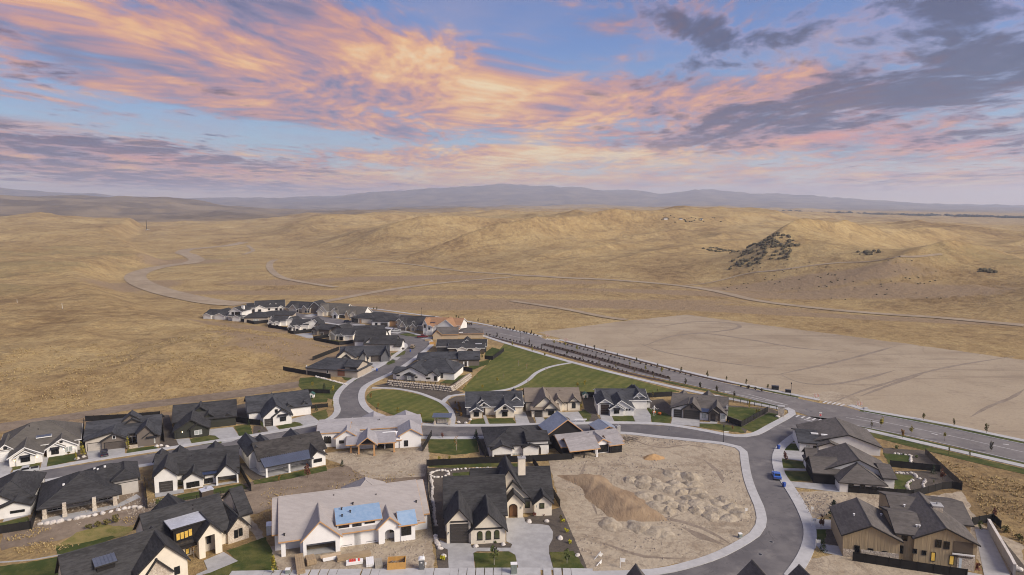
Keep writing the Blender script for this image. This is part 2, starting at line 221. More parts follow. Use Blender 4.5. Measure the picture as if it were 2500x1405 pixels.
# ------------------------------------------------------------------ mesh helpers
def reg(o,parent=None,label=None,cat=None,group=None,kind=None):
    col.objects.link(o)
    if parent is not None: o.parent=parent
    if label: o['label']=label
    if cat: o['category']=cat
    if group: o['group']=group
    if kind: o['kind']=kind
    return o
def empty(name,loc,rz=0,**k):
    o=bpy.data.objects.new(name,None); o.location=loc; o.rotation_euler=(0,0,rz); o.empty_display_size=.5; return reg(o,**k)
class MB:
    def __init__(s): s.v=[]; s.f=[]
    def add(s,v,f):
        b=len(s.v); s.v+=[tuple(p) for p in v]; s.f+=[tuple(i+b for i in q) for q in f]; return s
    def box(s,x0,x1,y0,y1,z0,z1):
        return s.add([(x0,y0,z0),(x1,y0,z0),(x1,y1,z0),(x0,y1,z0),(x0,y0,z1),(x1,y0,z1),(x1,y1,z1),(x0,y1,z1)],[(3,2,1,0),(4,5,6,7),(0,1,5,4),(1,2,6,5),(2,3,7,6),(3,0,4,7)])
    def prism(s,poly,ax,lo,hi):
        n=len(poly); mk=(lambda a,b,t:(a,t,b)) if ax=='y' else ((lambda a,b,t:(t,a,b)) if ax=='x' else (lambda a,b,t:(a,b,t)))
        tri=tessellate_polygon([[Vector((a,b,0)) for a,b in poly]]) if n>4 else None
        v=[mk(a,b,lo) for a,b in poly]+[mk(a,b,hi) for a,b in poly]
        f=[(i,(i+1)%n,(i+1)%n+n,i+n) for i in range(n)]
        if tri: f+=[t for t in tri]+[tuple(i+n for i in t) for t in tri]
        else: f+=[tuple(range(n))[::-1],tuple(range(n,2*n))]
        return s.add(v,f)
    def tube(s,p0,p1,r0,r1,n=6):
        p0,p1=Vector(p0),Vector(p1); d=(p1-p0).normalized(); a=d.orthogonal().normalized(); b=d.cross(a)
        v=[p0+(a*math.cos(t)+b*math.sin(t))*r0 for t in [2*math.pi*i/n for i in range(n)]]+[p1+(a*math.cos(t)+b*math.sin(t))*r1 for t in [2*math.pi*i/n for i in range(n)]]
        return s.add(v,[(i,(i+1)%n,(i+1)%n+n,i+n) for i in range(n)]+[tuple(range(n))[::-1],tuple(range(n,2*n))])
    def ball(s,c,r,seg=8,ring=5,sc=(1,1,1)):
        v=[];f=[]
        for j in range(ring+1):
            t=math.pi*j/ring
            for i in range(seg):
                a=2*math.pi*i/seg; v.append((c[0]+r*sc[0]*math.sin(t)*math.cos(a),c[1]+r*sc[1]*math.sin(t)*math.sin(a),c[2]+r*sc[2]*math.cos(t)))
        for j in range(ring):
            for i in range(seg): f.append((j*seg+i,j*seg+(i+1)%seg,(j+1)*seg+(i+1)%seg,(j+1)*seg+i))
        return s.add(v,f)
    def mesh(s,name,m,smooth=False):
        me=bpy.data.meshes.new(name); me.from_pydata(s.v,[],s.f); me.materials.append(MAT[m] if isinstance(m,str) else m)
        if smooth: me.polygons.foreach_set('use_smooth',[True]*len(me.polygons))
        return me
    def build(s,name,m,parent=None,smooth=False,**k):
        o=bpy.data.objects.new(name,s.mesh(name,m,smooth)); return reg(o,parent,**k)
# ------------------------------------------------------------------ survey of the place, in metres
HILL_EDGE=[[-209.6,204.9],[-175.2,216.2],[-148.6,229.3],[-125.6,239.8],[-106.4,250.6],[-85.4,270.1],[-92,287.5],[-88.4,314.1],[-82.3,332.7],[-97,353.6],[-128.8,384.8],[-161.9,409.8],[-189.9,428.3],[-209.1,441.6],[-275.8,506.2],[-362,631.3],[-427.6,780.6],[-428.2,868.2],[-700,1250],[-900,1700],[-6000,2500],[-6000,150]]
RIGHT_FOOT=[[333.1,251.8],[337.1,334.7],[298.7,392.8],[239.7,465],[205.5,522.3],[162.7,598.5],[96.3,638.3],[11.8,652.8],[-123.2,819.2],[-257.9,953.7],[-467.5,1237.3],[-588.8,1383.8],[-800,2600],[-2500,16500],[16000,16500],[16000,300]]
SLAB=[[-54.04,123.18],[-30.72,123.92],[-15,124.21],[3.95,124.36],[14.98,124.06]]
MANHOLES=[[-58.74,240.36],[-54.18,233.07],[-61.82,248.71],[-63.37,256.35],[-29.7,205.62],[-14.55,205.2],[50.14,210.62],[50.28,130.99],[61.69,168.35],[102.29,230.46],[102.7,227.89],[49.61,209.07],[54.48,136.18],[-48.92,307.58]]
POLYS=[['graded_lot','dirt_pad',0.03,1.2,[[14.24,377.14],[67.47,414.31],[113.74,439.92],[164.48,386.13],[201.1,347.05],[234.97,307.25],[257.89,280.31],[313.14,215.39],[211.02,142.44],[171.37,183.49],[153.77,198.21],[138.45,215.39],[121.59,229.31],[106.57,247.27],[81.82,275.47],[52.04,317.68],[31.94,349.19]],None],['dirt_lot','dirt',0.03,0.5,[[10.32,184.11],[17.62,188.92],[32.09,191.25],[34.15,208.03],[45.56,204.14],[63.12,197.85],[66.65,193.29],[63.9,182.56],[60.88,170.99],[57.74,153.8],[55.84,146.38],[51.66,138.7],[36.76,128.82],[24.52,124.51],[13.02,124.21],[11.39,148.43],[10.38,175.16]],None],['dirt_yard','dirt',0.03,0.5,[[-44.35,124.66],[-14.89,124.66],[-21.09,167.01],[-24.2,168.32],[-23.98,152.7],[-50.65,133.42],[-54.09,140.55],[-61.5,150.54],[-65.1,156.05],[-67.09,154.92],[-44.01,123.62]],None],['dirt_yard','dirt',0.032,0.6,[[-55.34,187.29],[-25.35,199.3],[-22.56,181.03],[-22.96,170.99],[-37.1,169.64],[-44.4,178.05],[-52.72,184.11]],None],['dirt_yard','dirt_brown',0.028,1,[[-110.83,140.55],[-107.64,151.61],[-99.45,175.16],[-85.94,153.8],[-80.56,160.75],[-67.88,167.01],[-43.64,179.53],[-21.86,175.16],[-20.28,161.96],[-36.55,167.01],[-60.69,148.43],[-78.01,149.48],[-85.31,142.44],[-104.9,132.57]],None],['dirt_yard','dirt',0.03,0.8,[[68.46,161.96],[89.25,161.96],[99.28,158.37],[111.57,161.96],[105.5,148.43],[103.74,140.55],[106.8,135.13],[97.9,123.18],[91.64,123.18],[95.5,144.39],[77.68,152.7],[67.26,146.38]],None],['dirt_yard','dirt',0.032,0.6,[[58.67,128.5],[67.97,132.57],[76.1,126.17],[90.63,121.74],[49.8,120.32]],None],['dirt_verge','dirt',0.03,0.6,[[116.01,238.22],[110.23,243.47],[108.8,248.94],[122.18,254.66],[128.09,246.18],[122.47,230.75]],None],['bare_strip','dirt_brown',0.03,0.8,[[-169.97,212.88],[-147.73,227.89],[-135.11,238.22],[-102.96,257.61],[-85.42,270.13],[-82.5,260.63],[-98.96,247.27],[-131.01,230.75],[-143.16,220.58],[-163.84,204.91]],None],['street','asphalt',0.05,0,[[-136.8,167.01],[-125.68,175.16],[-107.12,185.05],[-90.99,195.37],[-79.02,202.25],[-64.83,212.47],[-60.42,217.09],[-59.04,223.27],[-60.09,230.75],[-63.51,240.82],[-65.48,254.66],[-64.53,269.47],[-60.62,282.44],[-57.33,307.25],[-53.68,331.73],[-53.33,338.71],[-56.43,349.19],[-66.5,363.81],[-83.47,380.94],[-102.8,402.57],[-125.14,420.43],[-146.3,438.23],[-148.9,450.34],[-127.68,438.23],[-105.99,420.43],[-86.59,401.15],[-70.73,387.45],[-57.22,375.89],[-47.51,362.64],[-42.34,347.05],[-43.18,328.82],[-46.05,307.25],[-48.83,289.76],[-52.65,276.83],[-56.42,266.25],[-57.09,256.42],[-54.74,243.47],[-51.5,233.19],[-46.3,223.72],[-40.43,217.96],[-33.19,214.55],[-24.94,212.06],[-17.29,211.65],[-2.63,212.06],[19.84,213.71],[30.53,214.55],[41.07,214.13],[51.19,212.06],[61.82,205.68],[67.86,202.25],[74.78,203.76],[83.51,212.47],[92.39,221.47],[95.38,225.1],[102.65,221.47],[107.56,218.82],[100.43,217.09],[89.84,206.85],[82.59,198.94],[77.04,191.58],[73.11,183.18],[71.04,176.59],[70.06,171.81],[68.39,159.79],[67.14,152.48],[65.38,144.98],[63.05,138.7],[59.96,133.08],[56.29,127.87],[52.63,123.18],[47.74,116.92],[18.65,116.92],[22.54,122.17],[30.63,124.21],[39.48,128.34],[45.82,132.57],[52.67,139.06],[56.03,144.39],[58.52,152.48],[59.68,159.79],[61.41,168.84],[65.58,183.18],[67.53,190.58],[66.88,193.63],[62.79,196.78],[55.65,199.3],[45.23,202.63],[33.52,206.46],[19.09,205.29],[6.32,203.76],[-11.29,202.25],[-27.59,202.25],[-36.57,203.38],[-47.25,206.07],[-57.36,205.68],[-67.78,198.57],[-81.74,190.58],[-102.05,178.93],[-120.27,169.11],[-132.29,161.23]],None],['boulevard','asphalt_light',0.05,0,[[-124.73,478.65],[-97.9,461.26],[-66.5,438.23],[-38.03,417.35],[-24.4,405.44],[0,380.94],[16.03,360.33],[31.19,340.76],[51.06,311.51],[80.46,270.78],[105.21,244.01],[110.14,238.22],[117,234.18],[120.62,227.42],[136.64,212.47],[151.66,195.37],[167.04,178.64],[204.51,137.79],[186.33,124.81],[154.36,164.45],[140.98,181.03],[124.47,200.03],[108.85,214.55],[100.89,220.58],[95.33,232.7],[76.5,257.02],[47.35,288.27],[17.67,328.82],[-15.09,369.75],[-39.16,402.57],[-64.32,423.56],[-95.26,448.57],[-121.24,465.02]],None],['front_street','asphalt',0.046,0,[[-72.24,119.35],[-34.97,122.17],[3.9,122.6],[15.54,122.17],[24.28,123.18],[24.8,110.63],[-64.7,106.03]],None],['median','mulch_dark',0.12,0,[[15.78,344.92],[17.83,343.87],[30.04,327.87],[43.73,308.09],[55.32,291.27],[65.42,275.47],[64.63,272.77],[62.94,273.44],[51.36,289.01],[41.03,304.74],[27.72,324.09],[15.6,340.76]],None],['driveway','concrete',0.08,0,[[0.51,227.66],[4.51,227.66],[5.83,214.58],[1.43,214.18]],None],['driveway','concrete',0.08,0,[[-9.9,223.81],[-8.79,223.81],[-7.29,213.11],[-8.28,212.98]],None],['driveway','concrete',0.08,0,[[7.62,221.65],[10.4,221.65],[11.44,215.05],[7.96,214.71]],None],['driveway','concrete',0.08,0,[[16.12,227.36],[22.8,227.97],[24.16,215.93],[19.38,215.73],[19,220.23],[18.07,222.22],[15.74,221.93]],None],['driveway','concrete',0.08,0,[[29.65,224.84],[33.56,224.84],[33.53,217.16],[29.48,216.75]],None],['driveway','concrete',0.08,0,[[42.28,231.18],[46.84,231.72],[46.92,224.18],[45.49,216.34],[40.39,217.02],[40.78,224.54]],None],['driveway','concrete',0.08,0,[[53.71,221.93],[62.08,219.24],[59.97,211.66],[51.6,214.71]],None],['driveway','concrete',0.08,0,[[61.4,216.75],[64.71,216.34],[65.65,218.82],[67.92,218.48],[66.58,214.71],[60.94,215.05]],None],['driveway','concrete',0.08,0,[[-141.68,180.43],[-138.9,182.08],[-135.62,177.64],[-134.51,176.89],[-130.77,169.76],[-131.97,167.5]],None],['driveway','concrete',0.08,0,[[-132.1,185.38],[-130.53,185.38],[-125.93,177.64],[-126.28,175.66]],None],['driveway','concrete',0.08,0,[[-122.35,189.36],[-113.19,192.92],[-109.75,186.53],[-117.4,182.4]],None],['driveway','concrete',0.08,0,[[-110.25,194.22],[-108.99,195.41],[-107.88,193.33],[-109.25,192.46]],None],['driveway','concrete',0.08,0,[[-101.72,199.82],[-98.16,200.89],[-94.37,194.58],[-97.46,193.29]],None],['driveway','concrete',0.08,0,[[-96.12,209.1],[-89.21,211.51],[-82.5,200.58],[-84.08,197.6],[-86.34,196.38],[-87.96,199.33],[-91.29,203.13],[-93.67,203.64]],None],['driveway','concrete',0.08,0,[[-78.99,211.72],[-76.34,212.92],[-72.84,207.88],[-75.45,205.61]],None],['driveway','concrete',0.08,0,[[-73.09,219.84],[-68.64,224.82],[-62.77,216.72],[-66.56,212.42],[-69.17,215.78],[-71.34,216.87],[-71.9,215.78]],None],['driveway','concrete',0.08,0,[[77.9,190.44],[84.96,189.78],[81.53,181.52],[74.96,184.24]],None],['driveway','concrete',0.08,0,[[72.54,176.88],[80.32,176.31],[79.76,174.82],[72.15,175.33]],None],['driveway','concrete',0.08,0,[[70.64,168.05],[83.03,165.72],[80.97,161.18],[70.06,164.55]],None],['driveway','concrete',0.08,0,[[82.48,197.14],[86.03,197.14],[85.59,196.07],[81.62,196.21]],None],['driveway','concrete',0.08,0,[[67.63,146.79],[72.7,146.18],[70.61,141.75],[65.97,141.75]],None],['driveway','concrete',0.08,0,[[63.14,135.9],[67.94,134.27],[66.61,130.26],[63.49,131.57]],None],['driveway','concrete',0.08,0,[[77.72,129.62],[86.15,125.11],[90.07,123.18],[87.63,121.88],[73.15,127.25]],None],['driveway','concrete',0.08,0,[[101.21,142.06],[103.68,141.49],[95.24,123.18],[94.82,122.17],[89.69,122.17]],None],['driveway','concrete',0.08,0,[[-61.31,128.5],[-58.79,131.89],[-54.43,128.32],[-58.06,123.96],[-60.34,122.51],[-60.44,123.47],[-59.09,125.11]],None],['driveway','concrete',0.08,0,[[-105.96,146.8],[-93.33,154.39],[-92,160.16],[-89.9,158.22],[-91.99,152.8],[-100.4,145.9],[-104.33,143.82]],None],['driveway','concrete',0.08,0,[[-70.53,176.36],[-69.11,177.6],[-65.87,174.9],[-63.79,170.64],[-66.39,172.27]],None],['driveway','concrete',0.08,0,[[-65.69,174.41],[-55.41,182.2],[-54,177.35],[-63.7,170.64]],None],['driveway','concrete',0.08,0,[[-87.8,160.62],[-82.1,163.44],[-80.77,161.05],[-86.29,158.06]],None],['driveway','concrete',0.08,0,[[-78.05,165.06],[-70.44,168.8],[-69.68,167.38],[-77.25,163.71]],None],['driveway','concrete',0.08,0,[[-113.71,145.15],[-110.22,148.34],[-110.99,149.43],[-114.64,146.95]],None],['driveway','concrete',0.08,0,[[-68.3,283.01],[-66.05,285.32],[-59.24,287.67],[-61.84,276.29]],None],['driveway','concrete',0.08,0,[[-64.36,305.77],[-59.37,306.31],[-56.13,300.01],[-58.25,291.27],[-64.7,297.46]],None],['driveway','concrete',0.08,0,[[-57.4,312.03],[-52.13,313.42],[-52.82,306.58]],None],['driveway','concrete',0.08,0,[[-77.34,382.74],[-75.23,393.36],[-73.33,395.56],[-65.33,389.05],[-60.41,381.71],[-63.36,372.67],[-70.63,376.64]],None],['driveway','concrete',0.08,0,[[-134.35,433.56],[-131.59,444.38],[-126.93,441.62],[-128.14,429.63]],None],['driveway','concrete',0.08,0,[[-172.63,438.9],[-170.26,448.57],[-168.1,441.62],[-168.21,429.63]],None],['driveway','concrete',0.08,0,[[-95.95,403.43],[-87.86,402.28],[-85.48,391.19],[-91.42,395.56]],None],['driveway','concrete',0.08,0,[[-50.19,361.25],[-43.47,364.04],[-42.23,359.41],[-45.98,355.79]],None],['driveway','concrete',0.08,0,[[-120.09,371.21],[-111.83,375.14],[-106.59,360.79],[-108.86,358.96]],None],['driveway','concrete',0.08,0,[[-1.28,147.19],[2.75,147.41],[2.92,145.65],[3.68,144.36],[6.24,144.27],[8.17,143.51],[8.88,140.6],[8.6,137.42],[7.68,134.37],[7.52,131.44],[8.04,124.95],[1.32,124.95],[0.66,130.73],[-0.61,132.16],[-7.15,132.16],[-7.87,131.44],[-7.16,124.95],[-12.26,124.95],[-13.21,132.89],[-14.2,133.63],[-15.27,135.12],[-15.29,137.03],[-13.69,135.65],[-8.66,135.5],[-8.32,133.63],[-0.25,133.63],[0.03,135.12],[-1.19,136.26]],None],['patio','concrete',0.09,0,[[-41.88,130.21],[-35.99,132.04],[-36.99,134.27],[-42.33,132.55]],None],['lawn','lawn',0.06,0.35,[[-13.58,218.82],[-9.54,220.58],[-8.4,213.38],[-13.43,212.72]],None],['lawn','lawn',0.06,0.35,[[-8.02,220.58],[0.27,220.58],[1.33,214.38],[-7.13,213.38]],None],['lawn','lawn',0.06,0.35,[[10.64,220.79],[15.62,221.65],[17.84,222.01],[18.73,219.52],[18.02,216.07],[11.55,215.05]],None],['lawn','lawn',0.06,0.35,[[22.81,228.12],[25.47,229.79],[26.91,224.54],[25.13,216.61],[24.21,216.41]],None],['lawn','lawn',0.06,0.35,[[33.3,222.73],[40.54,223.81],[40.37,217.3],[33.52,216.75]],None],['lawn','lawn',0.06,0.35,[[47.03,232.11],[51.69,228.27],[53.65,223.09],[51.54,215.39],[45.67,216.41],[46.92,224.18]],None],['lawn','lawn',0.06,0.35,[[60.94,215.05],[66.7,214.38],[73.14,212.06],[72.45,205.68],[67.12,207.55],[59.98,211.53]],None],['lawn','lawn',0.06,0.35,[[-130.28,185.17],[-124.36,187.63],[-121.01,182.5],[-125.99,177.89]],None],['lawn','lawn',0.06,0.35,[[-135.41,177.49],[-129.94,180.94],[-126.41,175.66],[-133.08,174.94]],None],['lawn','lawn',0.06,0.35,[[-111.46,191.3],[-104.64,194.22],[-102.73,191.3],[-109.75,186.8]],None],['lawn','lawn',0.06,0.35,[[-97.69,200.26],[-93.55,203.13],[-91.07,203.13],[-88.35,200.26],[-86.47,196.56],[-94.31,194.58]],None],['lawn','lawn',0.06,0.35,[[-89.01,211.86],[-84.94,214.7],[-80.02,203.77],[-82.56,200.89]],None],['lawn','lawn',0.06,0.35,[[-75.36,212.21],[-71.11,216.5],[-69.17,215.78],[-66.6,212.42],[-72.78,207.88]],None],['lawn','lawn',0.06,0.35,[[-68.28,225.22],[-64.57,230.86],[-60.08,217.6],[-62.71,216.5]],None],['lawn','lawn',0.06,0.35,[[-77.2,248.6],[-70.94,250.51],[-67.61,243.92],[-66.88,239.41],[-71.92,238.53]],None],['lawn','lawn',0.06,0.35,[[77.95,190.58],[81.57,196.07],[85.56,195.72],[82.98,189.58]],None],['lawn','lawn',0.06,0.35,[[74.95,183.8],[81.2,181.03],[79.7,177],[72.63,177]],None],['lawn','lawn',0.06,0.35,[[72.13,174.88],[78.44,174.59],[77.08,168.47],[70.74,168.16]],None],['lawn','lawn',0.06,0.35,[[106.03,187.94],[112.8,186.52],[108.09,178.76],[103.04,179.11]],None],['lawn','lawn',0.06,0.35,[[100.87,172.91],[104.72,171.81],[103.57,169.11],[97.77,161.96],[95.46,163.2]],None],['lawn','lawn',0.06,0.35,[[82.77,197.85],[88.59,204.14],[89.28,203.38],[86.03,197.14]],None],['lawn','lawn',0.06,0.35,[[95.89,209.22],[99.03,214.55],[101.73,216.41],[107.26,214.55],[104.88,211.24]],None],['lawn','lawn',0.06,0.35,[[65.7,141.75],[68.43,142.06],[67.33,139.06],[65.17,135.66],[63.14,135.9]],None],['lawn','lawn',0.06,0.35,[[-58.46,132.44],[-52.6,138.19],[-49.37,132.81],[-44.05,122.51],[-59.71,121.88],[-58.06,123.96],[-54.43,128.32]],None],['lawn','lawn',0.06,0.35,[[-91.28,129.9],[-87.47,132.81],[-84.47,138.19],[-85.7,138.99],[-89.53,135.83],[-93.44,134.3],[-94.06,133.55]],None],['lawn','lawn',0.06,0.35,[[-91.41,129.55],[-87.24,132.44],[-88.2,129.9],[-85.2,122.51],[-86.32,121.88]],None],['lawn','lawn',0.06,0.35,[[-85.68,157.22],[-80.36,160.19],[-68.75,166.45],[-65.83,163.71],[-77.17,157.22],[-83.99,153.96]],None],['lawn','lawn',0.06,0.35,[[-66.66,168.36],[-50.65,178.6],[-49.17,175.14],[-57.77,169.49],[-65.47,165.91]],None],['lawn','lawn',0.06,0.35,[[-113.93,144.7],[-109.89,147.87],[-106.43,144.12],[-111.45,141.38]],None],['lawn','lawn',0.06,0.35,[[-7.74,131.44],[-0.79,132.09],[0.48,130.73],[0.73,128.64],[1.18,125.22],[-7.17,125.22]],None],['lawn','lawn',0.06,0.35,[[7.58,131.8],[12.5,132.53],[14.18,125.22],[8.09,125.22]],None],['lawn','lawn',0.06,0.35,[[-22.88,180.26],[-11.1,180.91],[-3.76,180.91],[-3.94,178],[-17.1,177.05],[-22.33,177.69]],None],['lawn','lawn',0.06,0.35,[[-6.11,178],[-3.75,180.59],[1.62,180.26],[1.72,177.37]],None],['lawn','lawn',0.06,0.35,[[-15.82,173.35],[-10.72,174.57],[-10.56,171.85],[-15.43,171.55]],None],['lawn','lawn',0.06,0.35,[[-25.37,200.2],[-10.69,201.26],[-9.64,188.96],[-16.21,186.62],[-24,188.96]],None],['lawn','lawn',0.06,0.35,[[-70.25,276.29],[-62.87,278.49],[-63.39,268.82],[-68.13,270.91]],None],['lawn','lawn',0.06,0.35,[[-59.02,301.3],[-54.25,307.92],[-52.75,302.61],[-54.79,297.46]],None],['lawn','lawn',0.06,0.35,[[-58.25,322.05],[-51.94,328.06],[-51.18,319.12],[-55.57,312.03]],None],['lawn','lawn',0.06,0.35,[[-87.21,274.11],[-81.37,276.29],[-65.58,264.73],[-66.52,254.07],[-64.33,241.66],[-79.52,254.07],[-83.91,261.74]],None],['lawn','lawn',0.06,0.35,[[-62.22,371.21],[-55.84,377.14],[-48.22,369.27],[-49.62,363.57],[-57,365.45]],None],['lawn','lawn',0.06,0.35,[[-12.71,325.02],[-9.84,335.88],[-3.85,328.06],[-6.13,313.42],[-12.82,312.03]],None],['lawn','lawn',0.06,0.35,[[-28.84,266.76],[-24.41,276.29],[-19.25,280.28],[-18.44,276.29],[-23.42,264.73]],None],['lawn','lawn',0.06,0.35,[[-19.66,292.8],[-15.31,303.59],[-9.83,308.94],[-10.96,298.41],[-17.61,287.38]],None],['lawn','lawn',0.06,0.35,[[75.79,233.9],[84.26,232.12],[87.62,228.66],[76.16,217.28],[72.34,223.64]],None],['lawn','lawn',0.06,0.35,[[73.18,211.25],[88,226.96],[91.73,223.64],[84.67,214.22],[75.4,205.54]],None],['lawn','lawn',0.06,0.35,[[-100.51,355.35],[-96.01,355.35],[-82.26,348.33],[-88.12,343.25]],None],['lawn','lawn',0.062,0.3,[[-104.11,125.11],[-96.31,127.56],[-87.69,131.91],[-86.72,135.13],[-87.6,129.14],[-83.51,120.32],[-100.37,120.32]],None],['rough_grass','lawn_rough',0.045,0.6,[[-94.69,134.27],[-93.99,140.55],[-90.72,143.99],[-82.61,142.44],[-83.19,138.7],[-87.15,135.13],[-91.76,131.74]],None],['park_lawn','lawn_mown',0.06,0.2,[[-3.19,349.19],[9.98,326.91],[26.97,303.92],[32.53,295.11],[49.99,271.44],[63.94,253.49],[53.99,250.63],[29.57,252.92],[4.77,258.81],[-15.36,249.5],[-19.24,256.42],[-14.72,282.44],[-10.99,299.05],[-6.95,325.02]],None],['oval_lawn','lawn_mown',0.06,0,[[-54.05,247.11],[-53.87,254.24],[-49.89,256.99],[-42.8,255.29],[-33.4,248.11],[-26.43,239.42],[-21.74,228.72],[-20.04,222.09],[-20.42,217.04],[-24.84,215.51],[-31.85,217.66],[-40.21,224.04],[-47.87,232.54],[-52.63,240.92]],None],['mulch_bed','mulch',0.05,0.15,[[2.75,147.5],[11.39,152.93],[12.4,144.78],[14.69,125.12],[8.08,125.12],[7.52,131.44],[7.68,134.37],[8.79,138.99],[8.17,143.51],[3.68,144.36],[2.92,145.65]],None],['mulch_bed','mulch',0.05,0.15,[[-8.41,135.04],[-1.37,135.88],[-0.03,135.04],[-0.34,133.7],[-8.29,133.7]],None],['mulch_bed','mulch',0.05,0.15,[[-22.85,177.05],[-10.87,177.05],[-10.28,170.96],[-18.05,170.96],[-14.87,144.36],[-13.82,137.42],[-16.74,138.2]],None],['mulch_bed','mulch',0.05,0.15,[[-16.64,138.99],[-15.29,137.03],[-15.27,135.12],[-13.3,132.89],[-12.31,125.12],[-14.38,125.12]],None],['mulch_bed','mulch',0.05,0.15,[[108.43,192.6],[118.98,190.24],[115.89,178.05],[102.78,178.76],[108.15,178.88],[112.8,186.52],[106.03,187.94]],None],['mulch_bed','mulch',0.05,0.15,[[101.96,174.88],[114.2,175.16],[113.99,165.97],[107.74,163.95],[98.54,160.51],[97.77,161.96],[103.46,169.11],[104.72,171.81],[100.93,173.02]],None],['mulch_bed','mulch',0.05,0.15,[[88.08,202.63],[95.89,209.22],[92.66,199.66],[85.56,195.72]],None],['mulch_bed','mulch',0.05,0.15,[[-23.51,242.25],[-20.69,247.11],[-16.86,247.11],[-13.63,220.49],[-14.65,213.55],[-17.55,214.3],[-18.66,222.09],[-21.02,232.18]],None],['mulch_bed','mulch',0.05,0.15,[[-54.26,261.78],[-47.92,268.59],[-23.23,257.42],[-18.31,252.16],[-22.97,248.11],[-25.37,239.42],[-33.53,249.11],[-42.97,256.35]],None],['mulch_bed','mulch',0.05,0.15,[[-123.29,186.25],[-122.24,189.03],[-117.58,182.5],[-120.42,181.56]],None],['mulch_bed','mulch',0.05,0.15,[[-83,212.56],[-79.86,212.56],[-75.54,205.74],[-79.92,203.77]],None],['mulch_bed','mulch',0.05,0.15,[[-107.3,201.21],[-101.48,199.33],[-97.78,193.87],[-102.05,190.97]],None],['mulch_bed','mulch',0.05,0.15,[[24.19,230.56],[28.29,230.56],[29.27,217.09],[24.08,216.75]],None],['mulch_bed','mulch',0.05,0.15,[[67.2,216.07],[78.08,221.65],[79.72,218.82],[72.66,205.68],[70.2,210.75]],None],['mulch_bed','mulch',0.05,0.15,[[75.57,235.69],[89.42,232.12],[92.54,226.96],[75.4,205.54],[73.2,212.73],[70.59,217.28]],None],['mulch_bed','mulch',0.05,0.15,[[65.17,135.66],[67.42,139.06],[68.43,142.06],[70.93,140.55],[68.02,134.44]],None],['mulch_bed','mulch',0.05,0.15,[[104.79,142.06],[103.79,136.89],[100.7,126.94],[97.9,123.18],[95.4,123.18],[98.41,127.56]],None],['mulch_bed','mulch',0.05,0.15,[[-92.31,220.59],[-89.06,223.65],[-79.63,212.56],[-89.48,214.7]],None],['mulch_bed','mulch',0.05,0.15,[[-98.89,235.06],[-95.19,237.65],[-81.99,214.7],[-90.06,216.14]],None],['mulch_bed','mulch',0.05,0.15,[[-136.51,207.46],[-135.36,209.49],[-122.59,189.59],[-123.64,186.8]],None],['mulch_bed','mulch',0.05,0.15,[[-139.41,216.56],[-134.43,218.77],[-118.11,222.56],[-114.36,216.56],[-122.29,209.49],[-133.86,208.13]],None],['mulch_bed','mulch',0.05,0.15,[[-119.74,223.65],[-116.12,224.43],[-101.78,199.95],[-106.02,198.71]],None],['mulch_bed','mulch',0.05,0.15,[[-19.03,245.3],[-16.67,246.18],[-13.53,221.65],[-15.73,221.65]],None],['mulch_bed','mulch',0.05,0.15,[[3.66,228.27],[5.98,230.56],[7.71,214.71],[5.69,214.71]],None],['mulch_bed','mulch',0.05,0.15,[[25.73,250.63],[30.26,249.28],[29.76,226.02],[25.23,227.51]],None],['mulch_bed','mulch',0.05,0.15,[[50.13,241.87],[55.28,243.58],[56.2,232.11],[53.65,223.09],[51.69,228.27],[47.26,232.11]],None],['mulch_bed','mulch',0.05,0.15,[[-75.8,180.13],[-72.35,180.64],[-66.39,172.27],[-63.71,170.41],[-66.66,168.58]],None],['mulch_bed','mulch',0.05,0.15,[[-10.19,200.2],[-7.56,201.53],[-4.49,185.47],[-9.11,186.62]],None]]
